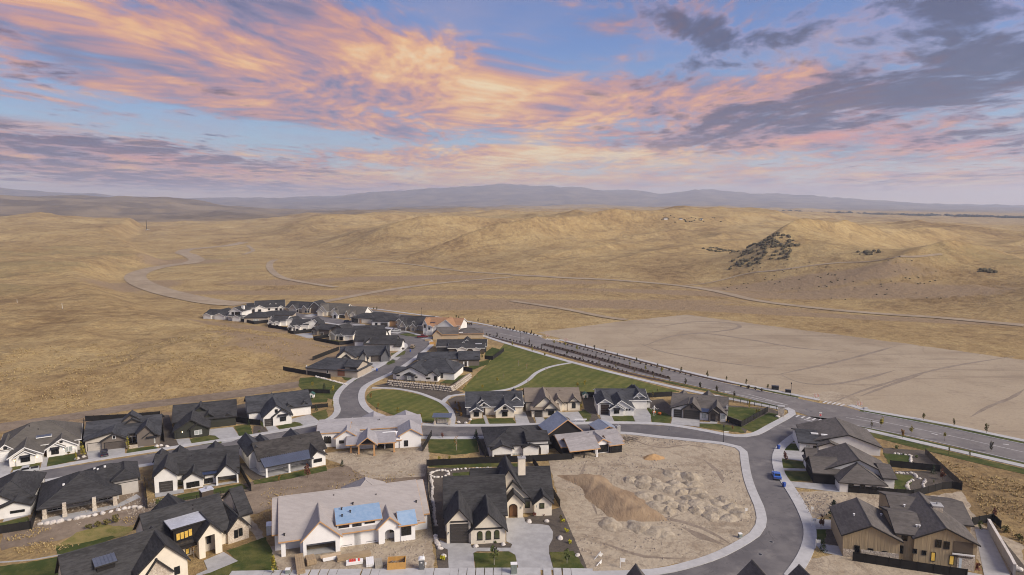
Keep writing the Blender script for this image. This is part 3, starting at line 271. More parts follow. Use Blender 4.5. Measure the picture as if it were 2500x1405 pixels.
STRIPS=[['kerb','concrete',0,0.12,0.35,[[-104.4,127.56],[-95.57,128.82],[-88.11,132.57]]],['sidewalk','concrete_walk',0,0.16,2.2,[[-138.24,168.84],[-126.27,176.02],[-117.37,182.25],[-101.63,191.25],[-94.83,195.02],[-80.43,203.01],[-65.22,212.88],[-61.06,217.96],[-59.83,224.18],[-60.66,230.75],[-64.09,241.34],[-65.94,255.24],[-65.02,270.13],[-62.2,281.73],[-58.77,294.34],[-55.62,315.89],[-53.63,332.71],[-53.75,338.71],[-56.31,347.05],[-66.08,361.48],[-82.93,378.4],[-102.09,399.73],[-124.24,417.35],[-145.2,434.88]]],['sidewalk','concrete_walk',0,0.16,2,[[-131.54,160.26],[-119.73,168.32],[-101.57,178.05],[-81.33,189.58],[-67.42,197.49],[-58.21,204.14]]],['sidewalk','concrete_walk',0,0.16,2.4,[[-17.39,212.88],[-24.16,213.29],[-29.02,214.13],[-34.11,216.24],[-42.08,221.02],[-48.3,227.42],[-52.61,235.68],[-55.79,246.18],[-57.44,258.81],[-55.63,268.82],[-52.01,278.91],[-48.54,291.27],[-45.36,308.94],[-42.01,330.76],[-41.24,344.92],[-44.38,356.92],[-50.13,367.35],[-58.97,378.4],[-74.07,392.82]]],['sidewalk','concrete_walk',0,0.16,2.4,[[-18.45,212.88],[-2.64,213.29],[19.95,214.97],[30.71,215.81],[41.31,215.39],[51.48,213.29],[62.16,206.85],[68.22,203.01],[75.05,204.53],[83.82,213.29],[92.16,221.92],[95.29,225.56],[96.53,229.31],[95.71,232.21]]],['sidewalk','concrete_walk',0,0.16,2.2,[[-36.37,202.25],[-27.45,201.14],[-11.23,201.14],[6.28,202.63],[18.98,204.14],[33.4,205.68],[45.07,201.88],[55.46,198.57],[62.58,196.07],[66.17,192.94],[66.49,189.25],[64.58,182.56],[61.41,170.99],[59.38,161.23],[58.07,153.36],[56.35,146.79],[54.86,143.41],[52.19,139.43],[45.64,133.59],[39.3,129.14],[30.68,125.11],[24.39,123.77],[14.11,123.33]]],['sidewalk','concrete_walk',0,0.16,2.6,[[108.85,214.55],[105.8,217.96],[100.13,215.81],[90.32,206.46],[83.18,198.57],[77.49,190.91],[73.68,182.87],[70.81,173.47],[69.97,167.01],[68.89,159.07],[67.63,151.83],[65.85,144.39],[63.75,138.7],[60.42,132.57],[56.76,127.25],[52.96,122.46]]],['sidewalk','concrete_walk',0,0.14,2.6,[[-20.6,375.89],[-14.9,364.98],[9.98,326.91],[29.37,299.85],[51.02,273.44],[69.71,252.92],[83.1,240.82],[94.37,230.27]]],['sidewalk','concrete_walk',0,0.14,2.6,[[107.53,214.55],[108.88,211.65],[124.98,193.63],[138.98,178.34],[153.24,163.2],[184.26,123.33]]],['sidewalk','concrete_walk',0,0.14,2.4,[[-126.82,486.8],[-99.48,468.84],[-67.52,445.07],[-24.75,411.31],[16.23,364.98]]],['sidewalk','concrete_walk',0,0.14,2.4,[[24.94,355.79],[31.75,347.05],[52.04,317.68],[81.82,275.47],[106.8,247.83],[112.01,242.4]]],['sidewalk','concrete_walk',0,0.14,2.4,[[119.9,235.68],[122.08,230.27],[138.71,215.81],[154.04,198.57],[169.72,181.64],[208.1,140.36]]],['footpath','concrete_walk',0,0.1,1.8,[[-54.42,258.81],[-46.2,258.21],[-36.88,252.92],[-30.47,246.18],[-25.02,238.74],[-21.23,229.31],[-19.63,220.58],[-19.44,213.71]]],['footpath','concrete_walk',0,0.1,1.8,[[-24.77,239.25],[-23.14,247.27],[-17.08,250.06],[-7.8,253.49],[0,258.21],[6.3,270.13],[10.42,283.15],[17.13,294.34],[27.2,302.28]]],['kerb','concrete',0,0.16,0.5,[[-24.4,405.44],[0,380.94],[16.08,361.48]]],['kerb','concrete',0,0.16,0.45,[[31.19,340.76],[51.06,311.51],[80.46,270.78],[105.21,244.01]]],['kerb','concrete',0,0.16,0.45,[[95.33,232.7],[76.5,257.02],[47.35,288.27],[17.67,328.82],[-15.09,369.75]]],['kerb','concrete',0,0.16,0.45,[[120.62,227.42],[136.64,212.47],[151.66,195.37],[167.04,178.64],[204.51,137.79]]],['kerb','concrete',0,0.16,0.45,[[108.85,214.55],[124.47,200.03],[140.98,181.03],[154.36,164.45],[186.33,124.81]]],['verge','lawn',0,0.07,2.4,[[109.11,213.71],[123.82,197.49],[140.08,179.83],[153.91,163.95],[185.29,124.06]]],['verge','lawn',0,0.07,4.5,[[108,208.82],[122.68,189.91],[136.19,174.59],[150.4,160.03],[181.44,121.31]]],['verge','lawn',0,0.07,2.2,[[120.31,229.31],[137.67,214.13],[152.71,196.78],[168.37,180.13],[206.29,139.06]]],['verge','lawn',0,0.07,2,[[89.54,264.98],[105.89,245.63]]],['verge','mulch_dark',0,0.07,2.2,[[27.68,349.19],[51.62,315.01],[81.23,273.44],[89.54,264.98]]],['verge','mulch_dark',0,0.07,2.4,[[-13.34,364.98],[17.52,325.97],[46.88,285.32],[61.22,269.47]]],['verge','lawn',0,0.07,2.4,[[61.22,269.47],[75.65,254.07],[94.75,231.24]]],['wheel_track','track',0.02,0.036,1.6,[[129.38,247.12],[151.69,265.15],[172.72,280.75]]],['wheel_track','track',0.02,0.036,1.4,[[153.7,222.11],[168.1,233.97],[184,245.16],[199.4,258.51]]],['wheel_track','track',0.02,0.036,1.8,[[112.7,280.75],[115.18,267.44],[125.41,264.02],[144.17,273.34],[165.95,288.57]]],['wheel_track','track',0.02,0.036,2.2,[[66.15,338.71],[86.72,364.98],[106.87,373.41],[125.8,355.79],[143.02,334.69],[167.83,323.16]]],['wheel_track','track',0.02,0.036,2.4,[[83.63,392.82],[112.88,412.8],[133.56,406.89],[130.54,390.12],[107.92,377.14],[88.99,384.82]]],['wheel_track','track',0.02,0.036,2,[[111.75,280.31],[152.26,307.25],[194.88,339.73]]],['wheel_track','track',0.02,0.036,1.6,[[111.91,235.68],[137.81,257.61],[187.38,291.27],[237.54,315.89]]],['wheel_track','track',0.02,0.036,1.4,[[65.62,347.05],[73.47,325.02],[94.6,303.1],[116,291.27]]],['wheel_track','track',0.02,0.042,0.8,[[35.71,200.22],[43,192.59],[52.24,195.07],[59.47,190.17]]],['wheel_track','track',0.02,0.042,1.2,[[53.3,183.24],[54.85,174.73],[54.01,166.94]]],['wheel_track','track',0.02,0.042,1,[[20.26,181.04],[17.82,168.82],[19.04,156.42],[19.48,148.57]]],['wheel_track','track',0.02,0.042,1.6,[[18.63,147.09],[26.73,147.83],[34.92,147.09],[41.86,142.12],[45.57,135.55]]],['wheel_track','track',0.02,0.042,3,[[37.52,142.81],[40.29,138.77],[44.15,134.93]]],['wheel_track','track',0.02,0.042,0.9,[[18.56,136.18],[26.66,130.11],[35.4,129.53]]],['lane_marking','paint',0.052,0.056,0.25,[[80.98,253.16],[98.07,235.69]]],['lane_marking','paint',0.052,0.056,0.25,[[-7.02,374.26],[6.65,358.88]]],['lane_marking','paint',0.052,0.056,0.2,[[115.64,222.43],[132.41,205.64],[146.89,188.98]]],['lane_marking','paint',0.052,0.056,0.2,[[111.64,221.3],[119.85,215.53]]],['lane_marking','paint',0.052,0.056,0.25,[[88.59,250.13],[97.77,235.77]]],['crosswalk_bar','paint',0.052,0.056,0.6,[[95.03,221.78],[97.06,224.06]]],['crosswalk_bar','paint',0.052,0.056,0.6,[[96.38,220.66],[98.41,222.92]]],['crosswalk_bar','paint',0.052,0.056,0.6,[[97.71,219.56],[99.75,221.78]]],['crosswalk_bar','paint',0.052,0.056,0.6,[[99.04,218.46],[101.08,220.66]]],['crosswalk_bar','paint',0.052,0.056,0.6,[[100.35,217.37],[102.4,219.56]]],['crosswalk_bar','paint',0.052,0.056,0.6,[[111.57,238.33],[114.14,240.94]]],['crosswalk_bar','paint',0.052,0.056,0.6,[[112.73,237.41],[115.3,240]]],['crosswalk_bar','paint',0.052,0.056,0.6,[[113.89,236.49],[116.46,239.07]]],['crosswalk_bar','paint',0.052,0.056,0.6,[[115.03,235.59],[117.61,238.14]]],['crosswalk_bar','paint',0.052,0.056,0.6,[[116.17,234.69],[118.75,237.22]]],['stop_line','paint',0.052,0.056,0.5,[[96.61,219.24],[98.72,217.06]]],['crosswalk_bar','paint',0.052,0.056,0.8,[[17.94,356.43],[19.26,359.29]]],['crosswalk_bar','paint',0.052,0.056,0.8,[[19.15,355.62],[20.48,358.47]]],['crosswalk_bar','paint',0.052,0.056,0.8,[[20.35,354.82],[21.69,357.65]]],['crosswalk_bar','paint',0.052,0.056,0.8,[[21.55,354.02],[22.89,356.84]]],['crosswalk_bar','paint',0.052,0.056,0.8,[[22.75,353.22],[24.09,356.03]]],['crosswalk_bar','paint',0.052,0.056,0.8,[[23.93,352.43],[25.29,355.22]]],['lane_arrow','paint',0.052,0.056,0.5,[[118.26,217.06],[119.69,216.14]]],['lane_arrow','paint',0.052,0.056,0.5,[[130.41,205.36],[131.39,203.99]]],['lane_arrow','paint',0.052,0.056,0.5,[[81.1,253.63],[83.21,253.21]]],['lane_arrow','paint',0.052,0.056,0.5,[[92.33,242.27],[94.37,241.7]]],['lane_arrow','paint',0.052,0.056,0.5,[[145.69,195.7],[146.98,195.07]]]]
FENCES=[[[[-23.13,178.32],[-9.59,180.13],[4.82,181.57],[16.77,183.38]],1.85,'long black fence across the back of cream stucco house garden','panel'],[[[-23.13,178.32],[-20.04,156.84],[-16.87,138.99]],1.85,'black fence down the left side of cream stucco house garden','panel'],[[[5.77,180.26],[8.81,165.81],[11.23,152.93]],1.85,'black fence down the right side of cream stucco house garden','panel'],[[[82.91,161.23],[90.11,159.79],[93.67,158.98],[97.38,158.51],[102.22,160.6],[107.17,163.05],[109.94,163.55],[111.75,162.55]],1.85,'curving black fence on the south side of brown roofed right hand houses','panel'],[[[112.33,163.45],[115.03,176.31],[117.37,186.97]],1.8,'slatted brown black fence along back of right hand gardens','panel'],[[[102.33,177.93],[107.77,176.31],[113.78,174.48]],1.85,'straight black fence between the two right hand back gardens','panel'],[[[67.8,128.5],[75.75,125.56],[81.03,123.77],[86.17,122.02]],1.85,'black fence in front of two storey tan house','panel'],[[[101.62,143.6],[107.61,145.58],[106.85,142.06]],1.85,'short black fence behind two storey tan house','panel'],[[[70.59,217.28],[73.28,211.54],[87.81,227.81]],1.85,'black fence round the corner lot beside stone pillar','panel'],[[[-15.09,245.09],[4.6,248.94]],1.85,'low black fence behind cream cottage with charcoal roof','panel'],[[[25.43,247.06],[35.01,245.1],[48.6,245.1],[59.38,247.06]],1.85,'black fence at the foot of the park lawn','panel'],[[[77.83,241.25],[85.72,234.79],[91.84,230.38]],1.4,'thin fence beside boulevard walk behind taupe and white house','rail'],[[[-49.81,268.2],[-36.43,264.73],[-23.73,259.39],[-20.97,266.76],[-17.06,275.85]],1.4,'black railing fence on top of stone retaining wall','rail'],[[[-98.3,287.2],[-85.62,279.61],[-74.45,273.68]],1.85,'black fence below beige hipped roof house','panel'],[[[-91.24,306.58],[-88.24,317.68],[-84.87,328.98]],1.85,'black fence on the hill edge above cream gabled house','panel'],[[[-169.86,417.04],[-154.27,403.54],[-148.25,409.83]],1.85,'black fence behind beige house in far cluster','panel'],[[[-142.07,392.38],[-127.64,383.26]],1.85,'black fence behind left of the twin gabled white houses','panel'],[[[-124.54,373.75],[-120.64,371.79],[-112.59,377.74]],1.85,'black fence behind right of the twin gabled white houses','panel'],[[[-105.02,355.35],[-98,363.57]],1.85,'black fence behind taupe house in far cluster','panel'],[[[-104.16,353.57],[-87.96,341.25],[-81.79,346.28]],1.85,'black fence round small rear lawn of cream corner porch house','panel'],[[[-138.63,214.39],[-124.46,191.3]],1.85,'dark fence between white hipped roof house and taupe craftsman house','panel'],[[[-139.93,217.3],[-127.83,219.37],[-118.23,222.56]],1.85,'dark fence behind taupe craftsman house','panel'],[[[-93.02,165.98],[-85.15,152.22]],1.85,'black fence left of white house with rear garage door','panel'],[[[-76.11,181.02],[-64.61,161.93]],1.85,'black fence right of white house with rear garage door','panel'],[[[-85.15,152.22],[-78.16,155.57],[-70.87,159.07],[-64.61,161.93]],1.2,'dark mesh fence along rear lawn of white house with rear garage door','rail'],[[[-119.02,166.91],[-104.82,141.75]],1.85,'black fence between slit window house and unfinished grey patio house','panel'],[[[-110.71,139.53],[-105.06,142.1]],1.85,'black fence along bottom of slit window house garden','panel'],[[[-90.58,216.87],[-86.07,214.7],[-81.24,213.27]],1.85,'black fence between dark green house and white farmhouse','panel'],[[[-78.64,251.55],[-68.68,250.73]],1.6,'dark fence on bank behind white farmhouse garden','panel'],[[[-70.54,231.27],[-64.78,233.36]],1.4,'dark fence beside white farmhouse garden','panel'],[[[-117.53,222.09],[-104.15,197.59]],1.85,'dark fence between taupe craftsman house and dark green house','panel'],[[[-10.81,200.84],[-9.78,193.98],[-7.29,184.24]],1.85,'dark fence left of big black hipped roof house','panel'],[[[-25.64,189.55],[-24.7,202.88]],1.85,'short grey fence beside unfinished house with timber posts','panel'],[[[-25.24,290.97],[-16.85,283.87]],1.85,'black fence between hillside white house and low hipped house','panel'],[[[-12.55,308.94],[-8.88,307.58],[-3.98,326.16]],1.85,'dark fence round small back lawn near boulevard','panel']]
TREES=[['dark',3.4,'dark young tree on far verge at upper stretch of boulevard','far verge boulevard trees',[[-20.65,409.24],[-14.34,402.98],[-4.09,391.96],[1.47,385.25],[10.84,373.37],[36.55,335.09],[40.35,328.07],[44.63,321.32],[49.16,312.63]]],['olive',3.6,'olive young tree on far verge of boulevard beside graded lot','boulevard trees by the graded lot',[[56.3,302.62],[63.72,292.65],[71.69,283.31],[80.25,274.29],[86.5,269.04],[92.19,262.19],[98.57,256.74]]],['dark',3.5,'dark upright young tree in boulevard median planting','median trees',[[-7.99,362.19],[8.83,342.42],[14.72,332.6],[20.49,325.34],[25.91,316.12],[39.07,311.7],[43.93,303.8]]],['yellow',3.6,'yellowing round tree in boulevard median','yellow median trees',[[31.74,327.04],[51.83,294.04],[57.26,286.98],[63.17,281.25],[21.39,342.42],[26.69,335.09]]],['sapling',3.4,'thin sapling on near verge of boulevard above park','near verge saplings',[[32.4,306.19],[38.5,296.28],[44.84,288.58],[51.18,279.48],[57.69,272.12],[62.96,266.26]]],['dark',3.9,'dark upright tree on near boulevard verge behind middle row houses','dark verge trees',[[68.12,261.75],[72.43,256.31],[77.16,250.69],[81.98,245.49]]],['olive',4.2,'olive tree on far verge right of the junction','far verge trees right of junction',[[135.83,218.61],[141.49,211.79],[147.42,205.36]]],['yellow',4.2,'yellow green tree on near kerb right of the junction','near kerb trees right of junction',[[117.84,211.35],[123.53,204.54],[130.05,198.39]]],['orange',3.6,'small orange tree on boulevard verge behind corner house','',[[118.81,200.89]]],['dark',4,'dark tree on near verge at right edge of boulevard','',[[137.76,189.45]]],['sapling',3.2,'thin green sapling beside lower boulevard walk','lower walk saplings',[[123.93,186.88],[128.08,184.14],[114.12,209.89]]],['yellow',3.6,'small yellow tree on striped park slope','yellow park saplings',[[0.18,338.72],[9.74,324.66],[15.19,311.7],[-5.89,264.89],[-17.91,256.31],[-11.29,254.2]]],['bare',3.8,'thin half bare sapling on striped park slope','half bare park saplings',[[-10.72,284.61],[-14.29,272.12],[6.36,289.92],[-3.37,274.53],[2.89,295.43],[14.53,284.61],[6.41,265.12]]],['yellow',3.6,'yellow tree behind taupe roofed cream house','trees behind taupe roof',[[28.49,260.42],[25.22,256.31]]],['orange',3.4,'orange sapling at left side of mown oval','left oval saplings',[[-51.49,242.63],[-46.6,231.31]]],['yellow',3.6,'yellow sapling on lower part of mown oval','lower oval saplings',[[-38.65,224.53],[-30.08,218.91]]],['green',5.2,'leafy young tree in lawn before cream stucco house garage','',[[-3.52,126.94]]],['green',4.8,'leafy young tree in right hand lawn of cream stucco house','',[[10.85,127.44]]],['sapling',4,'slim young tree in mulch bed right of curving driveway','',[[10.76,142.67]]],['yellow',3.8,'slim tree against back fence of cream stucco house','trees at back fence',[[-19.89,179.61],[-17.15,180.26]]],['conifer',6.2,'tall narrow spruce beside tan house driveway','',[[72.73,147.46]]],['conifer',5.4,'dark spruce touching the corner of tan house','',[[70.62,140.76]]],['conifer',3.6,'small columnar evergreen by tan house drive','',[[63.49,132.18]]],['conifer',3.2,'round topped evergreen inside right hand garden fence','',[[111.18,173.21]]],['green',2,'low spreading pine in right hand garden bed','',[[107.12,166.47]]],['red',4,'red leaved young maple by right hand driveway','',[[75.24,181.04]]],['red',4.2,'bare reddish tree before tan house','',[[67.75,142.47]]],['red',4.5,'reddish half bare tree by slatted brown fence','',[[110.95,168.82]]],['orange',3.6,'small rust coloured tree on dark lawn left of blue porch house','',[[-59.45,167.38]]],['red',4.6,'red brown tree on dark lawn before blue porch roof','',[[-53.15,170.24]]],['bare',5.5,'bare pink tinged tree in empty grassy lot','',[[-16.01,190.39]]],['red',3,'small red sapling by street beside empty grassy lot','',[[-21.2,200.86]]],['conifer',4,'slender evergreen at the street left of big hipped roof','',[[-10.88,200.46]]],['conifer',2.6,'small dark evergreen beside blue porch house patio','',[[-46.09,178.33]]],['poplar',3.8,'yellow green columnar tree beside white hipped roof house','',[[-120.88,182.5]]],['poplar',6.6,'golden columnar tree left of taupe house driveway','',[[-120.73,185.17]]],['poplar',6.6,'golden columnar tree beside taupe house porch','',[[-111.56,191.3]]],['poplar',6,'tall golden columnar tree at edge of front lawn bottom left','',[[-45.84,123.79]]],['conifer',3,'small evergreen on lawn beside white farmhouse','',[[-84.85,213.27]]],['conifer',4,'blue green spruce right of white farmhouse','',[[-67.41,228.41]]],['green',3,'thin grey green shrub tree by farmhouse garage','',[[-79.3,209.78]]],['poplar',4.4,'golden tree at corner of taupe roofed cream house','',[[24.01,230.56]]],['sapling',3.6,'pale green small tree behind white stepped gable house','trees behind stepped gable house',[[51.73,244.44],[54.92,251.54]]],['poplar',3.8,'yellow upright tree in corner lot garden','yellow corner lot trees',[[82.97,232.12],[83,224.96],[83.67,224.46]]],['orange',3,'orange leaved shrub tree on corner lot lawn','',[[69.38,208.19]]],['orange',2,'small golden shrub by taupe and white house','',[[70.41,215.39]]],['orange',2.6,'orange autumn shrub in mulch bed beside oval path','orange shrubs by the path',[[-20.11,234.88],[-18.38,230.56],[-17.12,222.73]]],['yellow',4,'yellow tree on bank above the street bend','bank trees',[[-67.68,251.14],[-77,257.42]]],['poplar',4,'golden tree on the corner of the street bend','',[[-62.97,233.07]]],['conifer',4.5,'grey green spruce on bank above the street bend','',[[-71.98,255.29]]],['bare',4.5,'bare multi stemmed tree at glowing entry of bottom left house','',[[-63.85,129.73]]],['conifer',4,'small spruce beside low hipped house wall','',[[-25.56,294.03]]],['olive',3.5,'small dark tree on boulevard verge beyond far cluster','cluster verge trees',[[-93.47,456.47],[-91.76,457.93],[-39.4,420.12],[-34.91,422.62],[-33.28,420.12]]],['olive',4.5,'tall green shrub beside low hipped house','',[[-13.91,308.94]]],['green',3,'round evergreen shrub behind tan house wall','',[[101.51,140.92]]],['red',4,'dark red bare shrub beyond tan house','',[[108.64,146.79]]]]
SHRUBS=[['dark',0.8,'dark red brown shrub in planted boulevard median','median shrubs',[[16.8,341.48],[18.15,339.6],[19.51,337.72],[20.86,335.84],[22.21,333.96],[23.57,332.08],[24.92,330.2],[26.27,328.32],[27.58,326.52],[28.84,324.8],[30.09,323.07],[31.35,321.35],[32.61,319.63],[33.86,317.91],[35.12,316.18],[36.38,314.46],[37.63,312.74],[38.89,311.02],[40.15,309.29],[41.41,307.57],[42.66,305.85],[43.92,304.03],[45.17,302.13],[46.42,300.22],[47.67,298.31],[48.92,296.41],[50.17,294.5],[51.42,292.59],[52.67,290.69],[53.92,288.78],[55.17,286.87],[56.44,285.02],[57.72,283.22],[59,281.42],[60.28,279.62],[61.56,277.82],[62.84,276.02],[64.12,274.22]]],['dark',0.75,'dark shrub on planted verge between boulevard and park walk','near verge shrubs',[[-13.74,368.77],[-11.94,366.6],[-10.14,364.42],[-8.33,362.25],[-6.53,360.08],[-4.72,357.91],[-2.92,355.73],[-1.12,353.56],[0.69,351.39],[2.49,349.21],[4.13,347.03],[5.61,344.83],[7.08,342.64],[8.56,340.45],[10.03,338.25],[11.51,336.06],[12.99,333.86],[14.46,331.67],[15.94,329.47],[17.41,327.28],[18.89,325.08],[20.36,322.89],[21.84,320.69],[23.32,318.5],[24.86,316.34],[26.47,314.22],[28.08,312.09],[29.69,309.97],[31.3,307.84],[32.92,305.72],[34.53,303.6],[36.14,301.47],[37.75,299.35],[39.36,297.22],[40.97,295.1],[42.57,292.96],[44.15,290.82],[45.73,288.67],[47.31,286.53],[48.89,284.38]]],['dark',0.7,'dark shrub on planted verge beside graded lot','far verge shrubs',[[24.79,344.95],[26.57,342.44],[28.35,339.94],[30.13,337.43],[31.91,334.93],[33.69,332.42],[35.46,329.91],[37.24,327.41],[39.02,324.9],[40.8,322.39],[42.58,319.89],[44.36,317.38],[46.14,314.88],[47.92,312.37],[49.7,309.86],[51.58,307.35],[53.56,304.83],[55.54,302.31],[57.52,299.79],[59.5,297.26],[61.48,294.74],[63.46,292.22],[65.44,289.7],[67.43,287.18],[69.26,284.65],[70.96,282.11],[72.65,279.56],[74.34,277.02]]],['dark',0.9,'dark shrub on upper far verge of boulevard','upper verge shrubs',[[-10.84,396.7],[-8.91,394.31],[-6.97,391.92],[-5.03,389.52],[-3.09,387.13],[-1.16,384.74],[0.78,382.35],[2.72,379.96],[4.61,377.56],[6.45,375.14],[8.29,372.73],[10.13,370.32],[11.97,367.9],[13.81,365.49]]],['dark',0.9,'dark shrub on far verge near black utility boxes','verge shrubs by utility boxes',[[89.59,260.16],[91.34,257.86],[93.1,255.57],[94.86,253.27]]],['dark',1.2,'dark shrub at far end of boulevard median','far median shrubs',[[-31.16,408.38],[-29.79,406.66],[-28.42,404.93],[-27.05,403.21],[-25.68,401.49],[-24.31,399.76]]],['green',0.7,'low shrub along fence of the corner lot','corner lot shrubs',[[76.26,215.88],[78.01,217.7],[79.77,219.51],[81.62,221.51],[83.57,223.69],[85.51,225.87]]],['yellow',0.9,'bright yellow shrub in mulch bed along right fence line','yellow shrubs right of driveway',[[11.39,145.37],[11.94,140.34],[12.42,135.45]]],['yellow',0.9,'bright yellow shrub in narrow bed left of garage driveway','yellow shrubs left of driveway',[[-13.74,128.67]]],['green',0.5,'tiny shrub under three arched windows','shrubs under arched windows',[[-5.74,135.59],[-3.32,135.78]]],['red',0.6,'small reddish shrub before right hand gable of cream house','reddish shrubs',[[4.89,148.19],[7.12,148.42]]],['green',1.4,'upright green shrub along boulevard side fence','fence side shrubs',[[111.56,191.59]]],['green',0.6,'small plant in dark garden bed behind corner house','garden bed plants',[[110.97,186.83],[113.16,184.6]]],['orange',0.8,'low autumn plant beside oval path','path side plants',[[-19.97,230.85],[-19.24,228.33],[-18.51,225.81],[-17.15,223.1]]],['green',0.5,'low plant in gravel bed left of farmhouse drive','gravel bed plants',[[-78.96,207.08]]],['olive',0.7,'olive shrub along front wall of white hipped roof house','shrubs along white front wall',[[-128.99,185.92],[-126.41,187.43]]],['olive',1.4,'straggly bush on dirt right of tan house','bushes right of tan house',[[107.1,140.56],[107.35,137.27]]],['red',1.5,'reddish bare bush beside tan house patio','reddish bushes by patio',[[90.23,125.28]]],['orange',0.7,'small orange shrub left of cream cottage','orange cottage shrubs',[[-19.24,237.36],[-18.81,235.09],[-18.49,233.11],[-18.29,231.41],[-18.08,229.72],[-17.88,228.02],[-17.68,226.33],[-17.48,224.63],[-17.28,222.93]]],['olive',1.3,'grey green sagebrush clump below unfinished patio house','sagebrush clumps',[[-92.77,142.27],[-91.17,143.36],[-89.49,143.82],[-88.07,144.47]]]]
